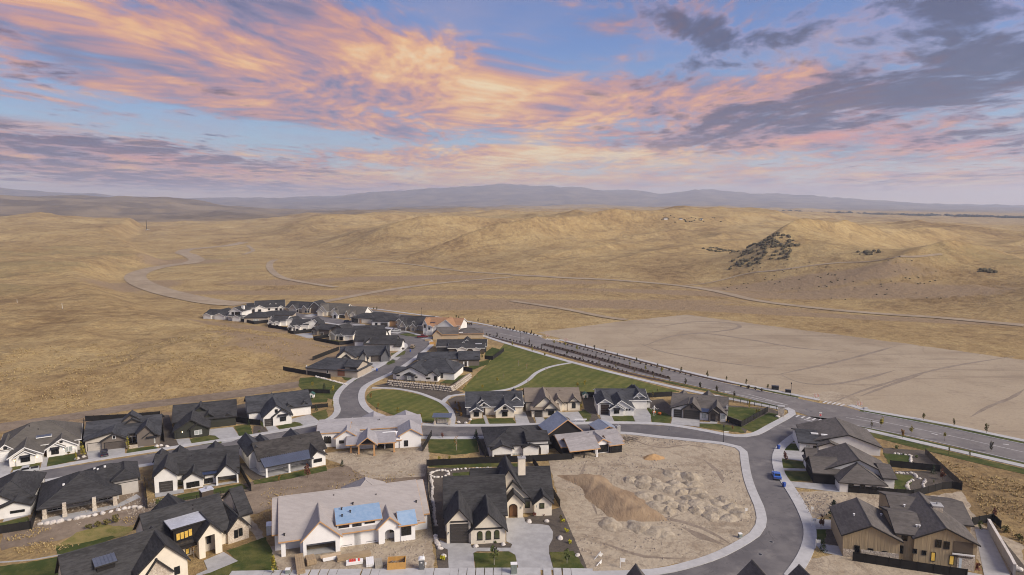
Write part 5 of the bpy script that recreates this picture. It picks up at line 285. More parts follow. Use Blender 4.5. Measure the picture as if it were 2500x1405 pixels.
HOUSES=[
{'n':'house','label':'cream stucco house with arched wooden front door,black roof and curving driveway','x':-13.67,'y':135.42,'r':0.0929,'wall':'wall_cream','roof':'roof_black','trim':'trim_dark','v':[{'k':'G','b':[0.05,5.04,0,9,0,4.66,7.48,2.66]},{'k':'G','b':[5.05,12.29,-0.7,8.3,0,3.04,6.57,8.73]},{'k':'S','b':[-0.29,12.81,5.5,18.5,0,3.6,9.55,6.26]},{'k':'S','b':[6,24.14,12.79,25.79,0,3.4,8.31,15.07]},{'k':'G','b':[12.2,18.99,12.85,20.85,0,3.79,7.73,15.06],'trim':'trim_dark'},{'k':'G','b':[13.33,17.26,10.55,14.55,0,3.73,5.92,15.14],'inset':1.5,'hole':[13.93,15.99,3.41],'arch':1},{'k':'G','b':[19.85,23.86,10.98,16.98,0,3.21,4.89,21.94]},{'k':'G','b':[11.58,16.73,13,22,0,6.5,10.4,14.15]}],'w':[{'t':'garage','b':[0.91,4.47,0,4.13,0],'nx':1,'ny':4,'st':'garage_dark'},{'t':'beam','b':[0.86,4.47,4.76,4.81,0],'nx':1,'ny':1},{'t':'beam','b':[5.7,11.69,3.28,3.44,-0.7],'nx':1,'ny':1},{'t':'arch','b':[6.46,7.4,1.03,2.74,-0.7],'nx':1,'ny':1,'st':'glass_green'},{'t':'arch','b':[8.24,9.18,1.08,2.79,-0.7],'nx':1,'ny':1,'st':'glass_green'},{'t':'arch','b':[10.01,10.95,1.13,2.85,-0.7],'nx':1,'ny':1,'st':'glass_green'},{'t':'door','b':[14.11,16,0,2.92,11.44],'nx':1,'ny':1,'st':'door_wood','arch':1},{'t':'arch','b':[17.99,18.95,1.42,3.05,12.79],'nx':1,'ny':1,'st':'glass_green'},{'t':'win','b':[21.12,22.05,1.9,2.99,10.98],'nx':1,'ny':1,'st':'glass_green'},{'t':'lamp','b':[0.43,0,2.36,0,0],'on':0},{'t':'lamp','b':[7.86,0,2.06,0,0],'on':0},{'t':'lamp','b':[9.67,0,2.09,0,0],'on':0},{'t':'lamp','b':[13.47,0,2.63,0,10.55],'on':0},{'t':'lamp','b':[16.76,0,2.45,0,10.55],'on':0},{'t':'lamp','b':[20.31,0,2.55,0,10.55],'on':0},{'t':'lamp','b':[23.38,0,2.59,0,10.55],'on':0},{'t':'chim','b':[16.19,17.8,11,12.4,9.81,13.66],'st':'wall_cream','cap':'concrete'}]},
{'n':'house_under_construction','label':'unfinished house wrapped in white sheeting with pinkish roof underlay and blue membrane strips','x':-41.93,'y':130.11,'r':0.3135,'wall':'wrap_white','roof':'roof_underlay','trim':'wood_edge','v':[{'k':'S','b':[-4.25,24.43,1.17,21.17,0,3.47,8.37,10.09],'inset':6,'hole':[-3.41,-0.6,2.89]},{'k':'S','b':[-5.51,25.98,4.22,18.22,0,3.81,8.2,10.23],'roof':'roof_underlay'},{'k':'G','b':[-0.04,7.18,0,9,0,3.61,7.07,3.37],'inset':6,'hole':[0.59,6.27,2.45]},{'k':'L','b':[6.83,15.71,1.6,6.6,0,5.05,6.2,11.27],'roof':'roof_blue','over':0.3},{'k':'L','b':[7.18,15.15,1.55,3.15,0,3.1,3.43,11.17],'roof':'roof_blue','over':0.25},{'k':'S','b':[7.2,15.34,1.73,9.73,0,3.4,4.6,11.27]},{'k':'G','b':[15.01,19.58,0.34,7.34,0,3.76,5.79,17.29],'inset':2,'hole':[16.3,18.27,3.04],'arch':1},{'k':'S','b':[19.56,22.63,0.2,5.2,0,3.8,5.32,21.09],'roof':'roof_blue'},{'k':'H','b':[9.33,18.81,11,21,0,4.56,8.35,14.07]}],'w':[{'t':'win','b':[7.41,9.61,0.34,2.62,1.66],'nx':2,'ny':2,'st':'glass_dark'},{'t':'win','b':[12.52,14.63,0.43,2.76,1.66],'nx':2,'ny':1,'st':'glass_dark'},{'t':'win','b':[19.78,21.71,1.38,3.65,0.2],'nx':2,'ny':2},{'t':'win','b':[7.14,9.11,4.29,4.8,1.6],'nx':1,'ny':1},{'t':'win','b':[9.95,11.61,4.22,4.88,1.6],'nx':1,'ny':1},{'t':'win','b':[12.44,14.39,4.48,5.01,1.6],'nx':1,'ny':1},{'t':'win','b':[22.61,23.77,3.26,3.55,1.17],'nx':1,'ny':1},{'t':'door','b':[10.05,11.52,0,2.78,1.66],'nx':1,'ny':1,'st':'wrap_white'},{'t':'sheet','b':[2.38,4.61,-2.05,-0.75,5.5],'nx':1,'ny':1,'st':'osb'},{'t':'win','b':[17.55,18.26,1.79,2.42,1.6],'nx':1,'ny':1},{'t':'vent','b':[10.46,6.98,6.52,0.15],'nx':1,'ny':1,'r':1},{'t':'vent','b':[7.94,3.53,5.69,0.15],'nx':1,'ny':1,'r':1},{'t':'vent','b':[9.68,4.51,5.92,0.15],'nx':1,'ny':1,'r':1},{'t':'vent','b':[8.02,5.77,6.21,0.15],'nx':1,'ny':1,'r':1},{'t':'vent','b':[23.85,5.44,5.76,0.15],'nx':1,'ny':1,'r':1},{'t':'vent','b':[-3.56,1.97,4.06,0.15],'nx':1,'ny':1,'r':1}]},
{'n':'house','label':'dark roofed cream house with flat topped black dormer,glowing windows and gridded patio','x':-62.44,'y':129.02,'r':0.7263,'wall':'wall_cream','roof':'roof_black','trim':'trim_dark','v':[{'k':'G','b':[0.05,4.5,0,6,0,4.39,7,2.34],'inset':2.4,'hole':[1.24,3.17,4.34]},{'k':'G','b':[6.52,10.84,2.42,11.42,0,3.01,5.46,8.74],'wall':'stone_light'},{'k':'S','b':[-7.74,6.9,3.2,15.2,0,3.4,8.56,-0.42]},{'k':'S','b':[10.8,12.76,6.5,17.5,0,3.8,7.67,11.78],'roof':'roof_black'},{'k':'G','b':[-3.15,3.67,13,21,0,3.93,6.65,0.26]},{'k':'G','b':[-12.29,-3.78,-5.78,3.22,0,3.99,7.98,-7.48]},{'k':'G','b':[-11.26,-6.7,-5.84,-3.34,0,2.85,5.64,-9.08],'wall':'stone_light'},{'k':'S','b':[-22.62,-7.78,-4.21,6.79,0,3,8.33,-15.2]},{'k':'F','b':[-3.89,1.73,2.2,6.4,3.6,6.84,6.84,-1.08],'wall':'wall_black','roof':'metal_light','over':0.5},{'k':'L','b':[-3.82,0.56,1.2,3.4,2.6,3.71,3.97,-1.63],'wall':'wall_black','roof':'metal_dark'},{'k':'L','b':[-17.93,-15.08,-2.42,2.08,4.2,6.12,7.35,-16.5],'wall':'wall_black','roof':'metal_blue','over':0.35}],'w':[{'t':'win','b':[-3.42,-2.77,4.32,5.7,2.15],'nx':1,'ny':1,'st':'glass_lit'},{'t':'win','b':[-2.66,-2.02,4.35,5.73,2.15],'nx':1,'ny':1,'st':'glass_lit'},{'t':'win','b':[-1.89,-1.24,4.37,5.76,2.15],'nx':1,'ny':1,'st':'glass_lit'},{'t':'win','b':[-1.13,-0.48,4.49,5.89,2.15],'nx':1,'ny':1,'st':'glass_lit'},{'t':'win','b':[2.34,2.97,1.72,3.06,2.3],'nx':1,'ny':1},{'t':'win','b':[7.86,8.49,0.98,2.56,2.42],'nx':1,'ny':1,'st':'glass_dark'},{'t':'win','b':[8.8,9.43,1.13,2.65,2.42],'nx':1,'ny':1,'st':'glass_dark'},{'t':'win','b':[-6.05,-5.26,1.58,2.9,-5.78],'nx':1,'ny':1,'st':'glass_dark'},{'t':'win','b':[-1.6,-1,0.45,1.49,3.15],'nx':1,'ny':1,'st':'glass_lit'},{'t':'win','b':[-0.29,0.36,0.85,1.59,3.15],'nx':1,'ny':1,'st':'glass_lit'},{'t':'chim','b':[4.37,6.75,11,12.8,5.34,9.2],'st':'wall_brown','cap':'metal_light'}]},
{'n':'house','label':'two storey tan board and batten house with broad brown roof and lit patio doors','x':66.77,'y':130.43,'r':-0.2679,'wall':'wall_tan','roof':'roof_brown','trim':'trim_dark','v':[{'k':'G','b':[-0.11,10.13,0,13,0,4.62,7.07,4.77]},{'k':'G','b':[12.73,23.49,0.4,17.4,0,5.49,8.08,17.92]},{'k':'S','b':[9.76,14.27,1.2,13.2,0,5.67,7.47,12.01]},{'k':'S','b':[11.38,25.26,9,22,0,5.6,7.55,18.32]},{'k':'S','b':[13.14,16.76,16,23,0,4.8,5.85,14.95]}],'w':[{'t':'win','b':[10.73,11.59,4.25,5.65,1.2],'nx':1,'ny':1},{'t':'win','b':[16.42,17.32,4.07,5.45,0.4],'nx':1,'ny':1},{'t':'win','b':[17.89,18.74,3.93,5.28,0.4],'nx':1,'ny':1},{'t':'win','b':[2.07,2.87,0.78,2.49,0],'nx':1,'ny':1},{'t':'win','b':[4.62,5.34,0.54,2.22,0],'nx':1,'ny':1},{'t':'win','b':[7.12,7.9,0.37,1.98,0],'nx':1,'ny':1},{'t':'win','b':[10.37,10.93,1.69,3.15,0.9],'nx':1,'ny':1},{'t':'win','b':[12.57,13.2,2.26,3.03,0.4],'nx':1,'ny':1},{'t':'win','b':[14.23,14.86,2.15,2.92,0.4],'nx':1,'ny':1},{'t':'win','b':[15.83,16.47,1.11,2.81,0.4],'nx':1,'ny':1,'st':'glass_lit'},{'t':'win','b':[19.01,19.7,0.81,2.51,0.4],'nx':1,'ny':1,'st':'glass_lit'},{'t':'door','b':[20.47,21.14,0,2.43,0.3],'nx':1,'ny':1,'st':'door_pale'},{'t':'recess','b':[19.46,22.81,2.67,5.64,0.35],'nx':1,'ny':1,'st':'wall_shadow'},{'t':'sheet','b':[20.29,23.22,-0.63,3.32,0.28],'nx':1,'ny':1,'st':'stone_light'},{'t':'sheet','b':[-0.03,2,0.09,1.65,-0.12],'nx':1,'ny':1,'st':'stone_light'},{'t':'sheet','b':[3.17,10.02,-0.7,1.91,-0.12],'nx':1,'ny':1,'st':'stone_light'},{'t':'beam','b':[19.27,23.07,2.49,3.87,0.15],'nx':1,'ny':1,'st':'trim_white'},{'t':'chim','b':[18.36,20.21,9.5,11.3,4.93,8.55],'st':'stone_light','cap':'concrete'},{'t':'vent','b':[2.8,5.61,6.28,0.15],'nx':1,'ny':1,'st':'trim_white','r':1},{'t':'vent','b':[8.71,8.93,5.47,0.15],'nx':1,'ny':1,'st':'trim_white','r':1},{'t':'vent','b':[13.72,3.09,6.44,0.15],'nx':1,'ny':1,'st':'trim_white','r':1},{'t':'vent','b':[14.22,3.09,6.44,0.15],'nx':1,'ny':1,'st':'trim_white','r':1},{'t':'vent','b':[13.8,12.1,6.73,0.15],'nx':1,'ny':1,'st':'trim_white','r':1}]},
{'n':'house','label':'white house with grey hipped roof and small blue metal dormer,farthest left','x':-135.73,'y':177.79,'r':0.5444,'wall':'wall_white','roof':'roof_taupe_dark','trim':'trim_white','v':[{'k':'G','b':[-3.76,0.84,5.79,15.79,0,2.84,4.78,-1.49]},{'k':'G','b':[-0.2,7.17,0,9,0,2.61,4.89,3.4]},{'k':'G','b':[1.34,5.51,-0.5,0.5,0,2.71,4.01,3.49]},{'k':'G','b':[7.98,15.22,3.54,12.54,0,2.55,4.8,11.67]},{'k':'G','b':[8.09,12.21,3.15,4.15,0,2.55,3.87,10.14]},{'k':'H','b':[-2.96,15.91,6,22,0,3.2,7.87,6.47]},{'k':'L','b':[6,8.76,8,11.5,4,4.8,5.22,7.38],'roof':'metal_blue'}],'w':[{'t':'garage','b':[-2.98,-0.82,0,2.18,5.79],'nx':1,'ny':4,'st':'garage_white'},{'t':'win','b':[-1.73,-1.12,3.56,4.05,5.79],'nx':1,'ny':1},{'t':'win','b':[2.46,3.06,1.05,2.15,-0.5],'nx':1,'ny':1},{'t':'win','b':[3.14,3.75,1.05,2.16,-0.5],'nx':1,'ny':1},{'t':'win','b':[3.81,4.39,1.06,2.17,-0.5],'nx':1,'ny':1},{'t':'awning','b':[2.19,4.64,2.52,2.6,-0.5],'nx':1,'ny':1},{'t':'win','b':[9.2,9.91,0.79,2.08,3.15],'nx':1,'ny':1},{'t':'win','b':[10.14,10.8,0.77,2.05,3.15],'nx':1,'ny':1},{'t':'win','b':[12.29,13.15,0.78,2.17,3.54],'nx':1,'ny':1,'st':'glass_pale'},{'t':'win','b':[13.18,14.06,0.8,2.16,3.54],'nx':1,'ny':1,'st':'glass_pale'},{'t':'win','b':[11.3,11.85,3.7,4.05,3.54],'nx':1,'ny':1},{'t':'awning','b':[8.9,11.13,2.37,2.56,3.15],'nx':1,'ny':1},{'t':'door','b':[7.11,8.05,0,1.51,5.9],'nx':1,'ny':1,'st':'door_wood'},{'t':'win','b':[6.73,7.12,3.08,3.55,7.95],'nx':1,'ny':1},{'t':'win','b':[7.27,7.65,3.1,3.55,7.95],'nx':1,'ny':1},{'t':'win','b':[7.79,8.17,3.09,3.56,7.95],'nx':1,'ny':1},{'t':'lamp','b':[0.98,0,1.75,0,-0.1],'on':1},{'t':'lamp','b':[5.93,0,1.76,0,-0.1],'on':1},{'t':'lamp','b':[12.22,0,2.86,0,-0.1],'on':1},{'t':'lamp','b':[14.56,0,2.93,0,-0.1],'on':1}]},
{'n':'house','label':'taupe craftsman house with three bay garage and gabled dormer','x':-122.42,'y':189.48,'r':0.409,'wall':'wall_taupe','roof':'roof_charcoal','trim':'trim_dark','v':[{'k':'G','b':[-0.15,9.98,0,9,0,3.2,4.79,6.68],'wall':'wall_beige'},{'k':'G','b':[4,10.37,-0.8,5.2,0,2.73,4.54,7.29]},{'k':'S','b':[-0.66,18.72,3.2,17.2,0,3,5.7,9.03]},{'k':'G','b':[13.14,17.43,-1.75,5.25,0,3.93,6.17,15.63]},{'k':'G','b':[14.93,18.86,-1.53,4.47,0,2.85,4.09,16.68]},{'k':'G','b':[9.27,13.62,7.4,12.4,4,4.8,6.19,11.37]},{'k':'G','b':[8.74,12.88,8.5,12.5,0,5.64,7.3,10.81]}],'w':[{'t':'garage','b':[0.35,3.88,0,2.24,0],'nx':1,'ny':4,'st':'garage_beige'},{'t':'garage','b':[4.74,9.86,0,1.41,-0.8],'nx':1,'ny':4,'st':'garage_brown'},{'t':'win','b':[6.89,7.53,3.13,4.05,-0.8],'nx':1,'ny':1},{'t':'door','b':[13.16,14.38,0,3.6,-1.55],'nx':1,'ny':1,'st':'door_dark'},{'t':'win','b':[15.85,17.67,0.69,2.04,-1.53],'nx':2,'ny':1,'st':'glass_pale'},{'t':'awning','b':[15.5,18.36,2.55,2.8,-1.53],'nx':1,'ny':1},{'t':'sheet','b':[10.47,13.22,0.01,1.09,-2.28],'nx':1,'ny':1,'st':'stone_light'},{'t':'win','b':[10.37,11.3,0.04,1.85,3.15],'nx':1,'ny':1},{'t':'win','b':[11.34,12.31,0.01,1.82,3.15],'nx':1,'ny':1},{'t':'win','b':[10.08,10.67,3.84,4.44,7.35],'nx':1,'ny':1},{'t':'win','b':[10.77,11.37,3.84,4.46,7.35],'nx':1,'ny':1},{'t':'win','b':[11.46,12.04,3.85,4.46,7.35],'nx':1,'ny':1},{'t':'win','b':[12.14,12.73,3.88,4.5,7.35],'nx':1,'ny':1}]},
{'n':'house','label':'dark green house with black roof and arched entry beside curved driveway','x':-102.06,'y':200.08,'r':0.3835,'wall':'wall_darkgreen','roof':'roof_black','trim':'trim_dark','v':[{'k':'G','b':[-0.16,9.34,0,10,0,2.55,5.52,4.61]},{'k':'G','b':[4.31,9.12,-0.6,0.4,0,2.84,4.39,6.42]},{'k':'S','b':[-0.99,17.05,7.74,22.74,0,3.1,6.33,8.03]},{'k':'G','b':[7.59,10.9,8.09,13.09,0,3.32,4.76,9.18],'inset':1.2,'hole':[8.36,9.99,2.48],'arch':1},{'k':'G','b':[13.4,17.05,8.15,13.15,0,2.77,3.79,14.8]},{'k':'G','b':[5.2,8.12,11,17,0,5.19,6.35,6.66]}],'w':[{'t':'garage','b':[0.58,3.92,0,1.43,0],'nx':1,'ny':4,'st':'garage_green'},{'t':'win','b':[5.47,6.42,0.89,2.07,-0.6],'nx':1,'ny':1,'st':'glass_pale'},{'t':'win','b':[6.5,7.4,0.98,2.17,-0.6],'nx':1,'ny':1,'st':'glass_pale'},{'t':'win','b':[14.25,15.56,0.87,2.26,8.15],'nx':2,'ny':1,'st':'glass_pale'},{'t':'win','b':[10.95,11.84,1,2.32,7.89],'nx':1,'ny':1,'st':'glass_pale'},{'t':'lamp','b':[2.03,0,2.1,0,-0.1],'on':1},{'t':'lamp','b':[4.41,0,1.44,0,-0.1],'on':1},{'t':'lamp','b':[8.31,0,1.61,0,-0.1],'on':1},{'t':'lamp','b':[9.39,0,1.91,0,8.32],'on':1}]},
{'n':'house','label':'white farmhouse with charcoal roof nearest the street bend','x':-79.23,'y':212.07,'r':0.4466,'wall':'wall_white','roof':'roof_charcoal','trim':'trim_dark','v':[{'k':'G','b':[-0.33,8.3,0,10,0,3.15,6.59,3.78]},{'k':'G','b':[2.49,8.16,-0.6,0.4,0,3.02,5.01,5.26],'roof':'roof_charcoal'},{'k':'S','b':[-4.1,15.56,7.2,21.2,0,3.2,6.57,5.73]},{'k':'G','b':[7.65,9.62,7.52,12.52,0,3.45,4.23,8.36]},{'k':'G','b':[11.42,15.61,7.95,13.95,0,2.89,4.37,13.65]},{'k':'G','b':[2.6,6.28,14,20,0,3.9,5.37,4.44]}],'w':[{'t':'garage','b':[0.11,2.33,0,2.27,0],'nx':1,'ny':4,'st':'garage_dark'},{'t':'win','b':[4.69,5.21,1.3,2.51,-0.6],'nx':1,'ny':1},{'t':'win','b':[5.27,5.81,1.32,2.54,-0.6],'nx':1,'ny':1},{'t':'win','b':[5.9,6.44,1.37,2.57,-0.6],'nx':1,'ny':1},{'t':'awning','b':[4,7.14,3.14,3.41,-0.6],'nx':1,'ny':1},{'t':'win','b':[3.32,4.04,4.22,5.12,0],'nx':1,'ny':1},{'t':'win','b':[9.83,11.12,1.34,2.55,7.52],'nx':2,'ny':1,'st':'glass_pale'},{'t':'win','b':[12.97,14.16,1.29,2.4,7.95],'nx':2,'ny':1},{'t':'awning','b':[12.56,14.76,2.8,3.11,7.95],'nx':1,'ny':1}]},
{'n':'house','label':'white house with slit window and dark hipped roof cut by left edge of photo','x':-114.5,'y':146.95,'r':0.4375,'wall':'wall_white','roof':'roof_black','trim':'trim_dark','v':[{'k':'G','b':[-1.12,4.86,0,5,0,2.55,3.73,2.06],'hole':[0.21,4.26,1.85]},{'k':'H','b':[-4.27,4.68,3,18,0,3.2,6.25,0.2]},{'k':'G','b':[-3.79,1.86,1.5,6.5,0,3.15,5.12,-0.84]}],'w':[{'t':'win','b':[1.16,3.72,1.12,1.5,-0.02],'nx':2,'ny':1}]},
{'n':'house','label':'unfinished grey house with long covered patio on tapered columns and dark roof','x':-105.83,'y':146.8,'r':0.5481,'wall':'wall_grey','roof':'roof_black','trim':'trim_dark','v':[{'k':'H','b':[-0.41,15.06,0,16,0,2.55,6.6,7.33],'inset':3.4,'over':0.6},{'k':'H','b':[14.1,19.31,5.5,16.5,0,3.92,5.57,16.7],'over':0.5},{'k':'H','b':[7.12,19.33,6,18,0,3.1,6.28,13.22]}],'w':[{'t':'col','b':[0.41,-0.18,2.39,0.75],'st':'stone_light','foot':1},{'t':'col','b':[4.22,-1.14,3.23,0.75],'st':'stone_light','foot':1},{'t':'col','b':[10.01,-1.17,3.21,0.75],'st':'stone_light','foot':1},{'t':'col','b':[14.17,-0.08,2.38,0.75],'st':'stone_light','foot':1},{'t':'win','b':[0.79,3.64,0.33,0.64,3.35],'nx':3,'ny':1},{'t':'win','b':[5.81,8.93,0.83,0.97,3.35],'nx':1,'ny':1},{'t':'win','b':[10.82,13.6,0.5,0.65,3.35],'nx':3,'ny':1},{'t':'vent','b':[10.31,13.74,4.99,0.23],'nx':1,'ny':1,'st':'trim_white','r':2},{'t':'vent','b':[11.04,11.62,5.38,0.23],'nx':1,'ny':1,'st':'trim_white','r':2},{'t':'vent','b':[12.54,11.06,5.98,0.24],'nx':1,'ny':1,'st':'trim_white','r':2},{'t':'vent','b':[4.09,5.71,5.11,0.22],'nx':1,'ny':1,'st':'trim_white','r':2}]},
{'n':'house','label':'white house with garage door at the back,three gables and covered corner porch','x':-87.8,'y':160.62,'r':0.3764,'wall':'wall_white','roof':'roof_black','trim':'trim_dark','v':[{'k':'G','b':[0.08,4.98,0,9,0,4.31,6.5,2.62]},{'k':'G','b':[6.49,10.84,0,7,0,2.55,4.13,8.75]},{'k':'G','b':[14.06,19,0,8,0,2.55,5.08,16.5],'inset':3,'hole':[14.32,18.72,2.03]},{'k':'S','b':[-0.19,19.07,3,17,0,3.1,6.23,9.44]},{'k':'L','b':[10.58,14.01,1.5,5.5,0,2.55,3.03,12.29],'roof':'metal_navy'},{'k':'G','b':[-1.16,1.32,13,19,0,3.86,4.85,0.08]},{'k':'G','b':[2.87,6.1,13,19,0,3.84,5.13,4.48]},{'k':'G','b':[11.67,15.02,13,19,0,3.89,5.23,13.34]}],'w':[{'t':'garage','b':[1.25,3.98,0,2.6,0],'nx':1,'ny':4,'st':'garage_dark'},{'t':'sheet','b':[2.33,2.87,5.91,6.28,-0.02],'nx':1,'ny':1,'st':'osb'},{'t':'win','b':[7.23,8.06,0.34,1.59,0],'nx':1,'ny':1},{'t':'win','b':[8.17,8.99,0.46,1.64,0],'nx':1,'ny':1},{'t':'win','b':[9.14,10,0.5,1.67,0],'nx':1,'ny':1},{'t':'win','b':[11.19,12.03,0.35,1.47,1.45],'nx':1,'ny':1},{'t':'win','b':[12.15,12.99,0.43,1.55,1.45],'nx':1,'ny':1},{'t':'win','b':[4.67,6.07,0.28,1.42,3],'nx':1,'ny':1,'st':'glass_olive'},{'t':'col','b':[18.98,-0.23,2.72,0.35]},{'t':'col','b':[14.14,-0.32,2.31,0.35]}]},
{'n':'house','label':'white house with long blue metal porch roof and lit porch windows','x':-63.84,'y':170.78,'r':0.575,'wall':'wall_white','roof':'roof_brownblack','trim':'trim_dark','v':[{'k':'G','b':[-2.55,1.63,8.53,21.53,0,3.84,5.77,-0.57],'roof':'roof_charcoal','over':0.35},{'k':'L','b':[-0.25,11.88,0,5.5,0,2.67,3.69,5.82],'roof':'metal_blue','inset':4,'over':0.3},{'k':'G','b':[11.84,15.6,0.26,8.26,0,3.06,4.48,13.44]},{'k':'S','b':[-0.84,16.73,4.2,16.2,0,3.4,6.16,7.94]},{'k':'G','b':[1.71,5.17,16,22,0,3.13,4.52,3.44],'roof':'roof_charcoal'},{'k':'G','b':[10.2,14.23,16,22,0,2.92,4.53,12.21],'roof':'roof_charcoal'}],'w':[{'t':'win','b':[12.42,14.51,1.28,2.06,0.26],'nx':2,'ny':1},{'t':'col','b':[-0.03,0.02,2.48,0.45]},{'t':'col','b':[5.82,0.16,2.56,0.45]},{'t':'win','b':[5.21,6.59,0.22,0.9,4.1],'nx':2,'ny':1,'st':'glass_lit'},{'t':'win','b':[7.94,10.55,0.32,0.76,4.1],'nx':3,'ny':1,'st':'glass_lit'}],'side':[[1.5,3.1],[3.6,3.1],[5.6,3.1]]},
{'n':'house_under_construction','label':'unfinished white wrapped house with timber porch posts beside the mown oval','x':-56.44,'y':193.18,'r':0.1881,'wall':'wrap_white','roof':'roof_sheath','trim':'wood_edge','v':[{'k':'S','b':[-0.22,8.54,-0.48,7.52,0,4.49,5.91,4.16]},{'k':'S','b':[-0.34,29.63,5,16,0,3.1,4.75,14.64]},{'k':'G','b':[4.86,11.12,-2.39,3.61,0,3.37,5.41,8.03],'roof':'roof_sheath'},{'k':'L','b':[8.43,21.6,-7.69,-0.19,0,2.8,3.7,15.01],'inset':6.5},{'k':'G','b':[11.57,16.44,-9.94,-1.94,0,3.45,5.38,14.05],'inset':6},{'k':'S','b':[18.69,23.35,-4.88,2.12,0,2.55,3.6,21.02],'roof':'roof_white'},{'k':'G','b':[23.14,29.34,-5.14,2.86,0,3.84,5.61,26.37]},{'k':'G','b':[25.96,30.08,9,15,0,2.55,3.31,28.27],'roof':'roof_blue'},{'k':'G','b':[12.22,18.75,12,19,0,2.6,3.97,15.48]},{'k':'G','b':[22.05,29.13,11,18,0,2.6,4.09,25.59]},{'k':'S','b':[4.59,8.98,8,13,0,3.3,4.05,6.78],'roof':'roof_blue'}],'w':[{'t':'arch','b':[1.46,2.02,1.37,3.29,-0.48],'nx':1,'ny':1,'st':'glass_dark'},{'t':'arch','b':[2.12,2.68,1.32,3.25,-0.48],'nx':1,'ny':1,'st':'glass_dark'},{'t':'arch','b':[2.79,3.35,1.28,3.2,-0.48],'nx':1,'ny':1,'st':'glass_dark'},{'t':'win','b':[5.93,7.11,1.65,2.37,-2.39],'nx':1,'ny':1},{'t':'win','b':[7.78,9.98,-2.25,-0.56,2.9],'nx':1,'ny':1},{'t':'win','b':[13.07,15.51,-1.93,-1.27,2.3],'nx':1,'ny':1},{'t':'win','b':[19.15,21.29,-0.01,1.4,-4.88],'nx':1,'ny':1},{'t':'win','b':[24.49,25.45,0.53,2.11,-5.14],'nx':1,'ny':2},{'t':'col','b':[9.3,-6.31,2.48,0.45],'st':'wood_edge'},{'t':'col','b':[11.54,-7.93,3.03,0.45],'st':'wood_edge'},{'t':'col','b':[15.87,-9.94,3.32,0.45],'st':'wood_edge'},{'t':'col','b':[21.46,-8.14,2.75,0.45],'st':'wood_edge'}]},
{'n':'house','label':'white house under one big black hipped roof with two low arched gables','x':-6.23,'y':185.24,'r':0.1447,'wall':'wall_white','roof':'roof_black','trim':'trim_dark','v':[{'k':'H','b':[-0.13,16.99,0.5,16.5,0,3,5.66,8.43],'over':0.6},{'k':'G','b':[0.63,6.29,-1,5,0,2.55,3.72,3.41],'inset':2,'hole':[1.09,5.82,0.92]},{'k':'G','b':[9.43,13.76,-0.6,5.4,0,2.55,3.38,11.4]},{'k':'S','b':[10.84,16.61,0,8,0,4.2,5.4,13.72]},{'k':'G','b':[12.61,16.26,9,15,0,2.6,3.36,14.44]}],'w':[{'t':'win','b':[6.69,8.94,-0.05,0.5,0.45],'nx':4,'ny':1,'st':'glass_pale'},{'t':'door','b':[14,14.62,0,1.23,0],'nx':1,'ny':1,'st':'door_dark'}]},
{'n':'house_under_construction','label':'unfinished black walled house with new pale shingles and white gabled window','x':16.89,'y':184.14,'r':0.2999,'wall':'wall_black','roof':'roof_greyshingle','trim':'wood_edge','v':[{'k':'S','b':[-1.93,16.79,3,13,0,2.55,4.23,7.43]},{'k':'S','b':[-0.67,7.59,-0.5,7.5,0,2.55,4.64,3.46],'inset':4,'over':0.5},{'k':'G','b':[7.67,12.26,1.42,8.42,0,2.92,4.22,9.8],'wall':'wrap_white'},{'k':'S','b':[11.79,15.49,0.42,7.42,0,2.55,4.05,13.64]},{'k':'G','b':[-3.68,6.47,9.13,17.13,0,4.66,8.23,2.01],'roof':'roof_bluegrey'},{'k':'G','b':[13.64,19.64,12,19,0,2.6,3.86,16.64],'roof':'roof_bluegrey'}],'w':[{'t':'win','b':[8.4,11.44,0.37,2.31,1.42],'nx':2,'ny':1},{'t':'win','b':[12.38,14.9,0.73,1.76,0.42],'nx':3,'ny':1},{'t':'col','b':[0.28,0.15,2.05,0.3],'st':'wall_black'},{'t':'col','b':[3.42,-0.35,2.06,0.3],'st':'wall_black'},{'t':'col','b':[7.09,-0.77,2.02,0.4],'st':'wrap_white'},{'t':'chim','b':[18.07,19.2,9,10.3,1.58,4.51],'st':'concrete','cap':'concrete'}]},
{'n':'house','label':'cream cottage with charcoal roof and tall white garage beside garden path','x':-13.47,'y':220.51,'r':0.0666,'wall':'wall_cream','roof':'roof_charcoal','trim':'trim_white','v':[{'k':'G','b':[-0.31,3.5,0,5,0,2.55,3.76,1.66]},{'k':'G','b':[1.39,6.29,4.9,10.9,0,3.05,4.98,3.51]},{'k':'G','b':[2.48,6.17,3.42,8.42,0,3.1,4.5,4.25]},{'k':'G','b':[8.08,14.21,0,9,0,2.55,4.76,11.15]},{'k':'G','b':[12.85,17.8,6.28,16.28,0,3.33,5.41,15.25]},{'k':'S','b':[-1.62,17.24,3.5,17.5,0,3,6.02,7.81]}],'w':[{'t':'win','b':[0.88,2.41,0.75,2.11,0],'nx':2,'ny':2},{'t':'awning','b':[0.52,2.7,2.37,2.73,0],'nx':1,'ny':1},{'t':'door','b':[3.72,4.68,0,2.49,3.42],'nx':1,'ny':1,'st':'door_dark'},{'t':'win','b':[4.02,4.42,3.18,3.7,3.42],'nx':1,'ny':1},{'t':'win','b':[5.8,7.36,0.53,1.51,4],'nx':2,'ny':1},{'t':'win','b':[10.33,11.93,0.59,2.02,0],'nx':2,'ny':2},{'t':'win','b':[10.64,11.58,3.06,3.72,0],'nx':1,'ny':1},{'t':'awning','b':[9.94,12.3,2.29,2.69,0],'nx':1,'ny':1},{'t':'garage','b':[13.75,16.72,0,2.61,6.28],'nx':1,'ny':4,'st':'garage_white'},{'t':'chim','b':[10.92,11.26,8,8.4,3.13,4.82],'st':'trim_white','cap':'concrete'}]},
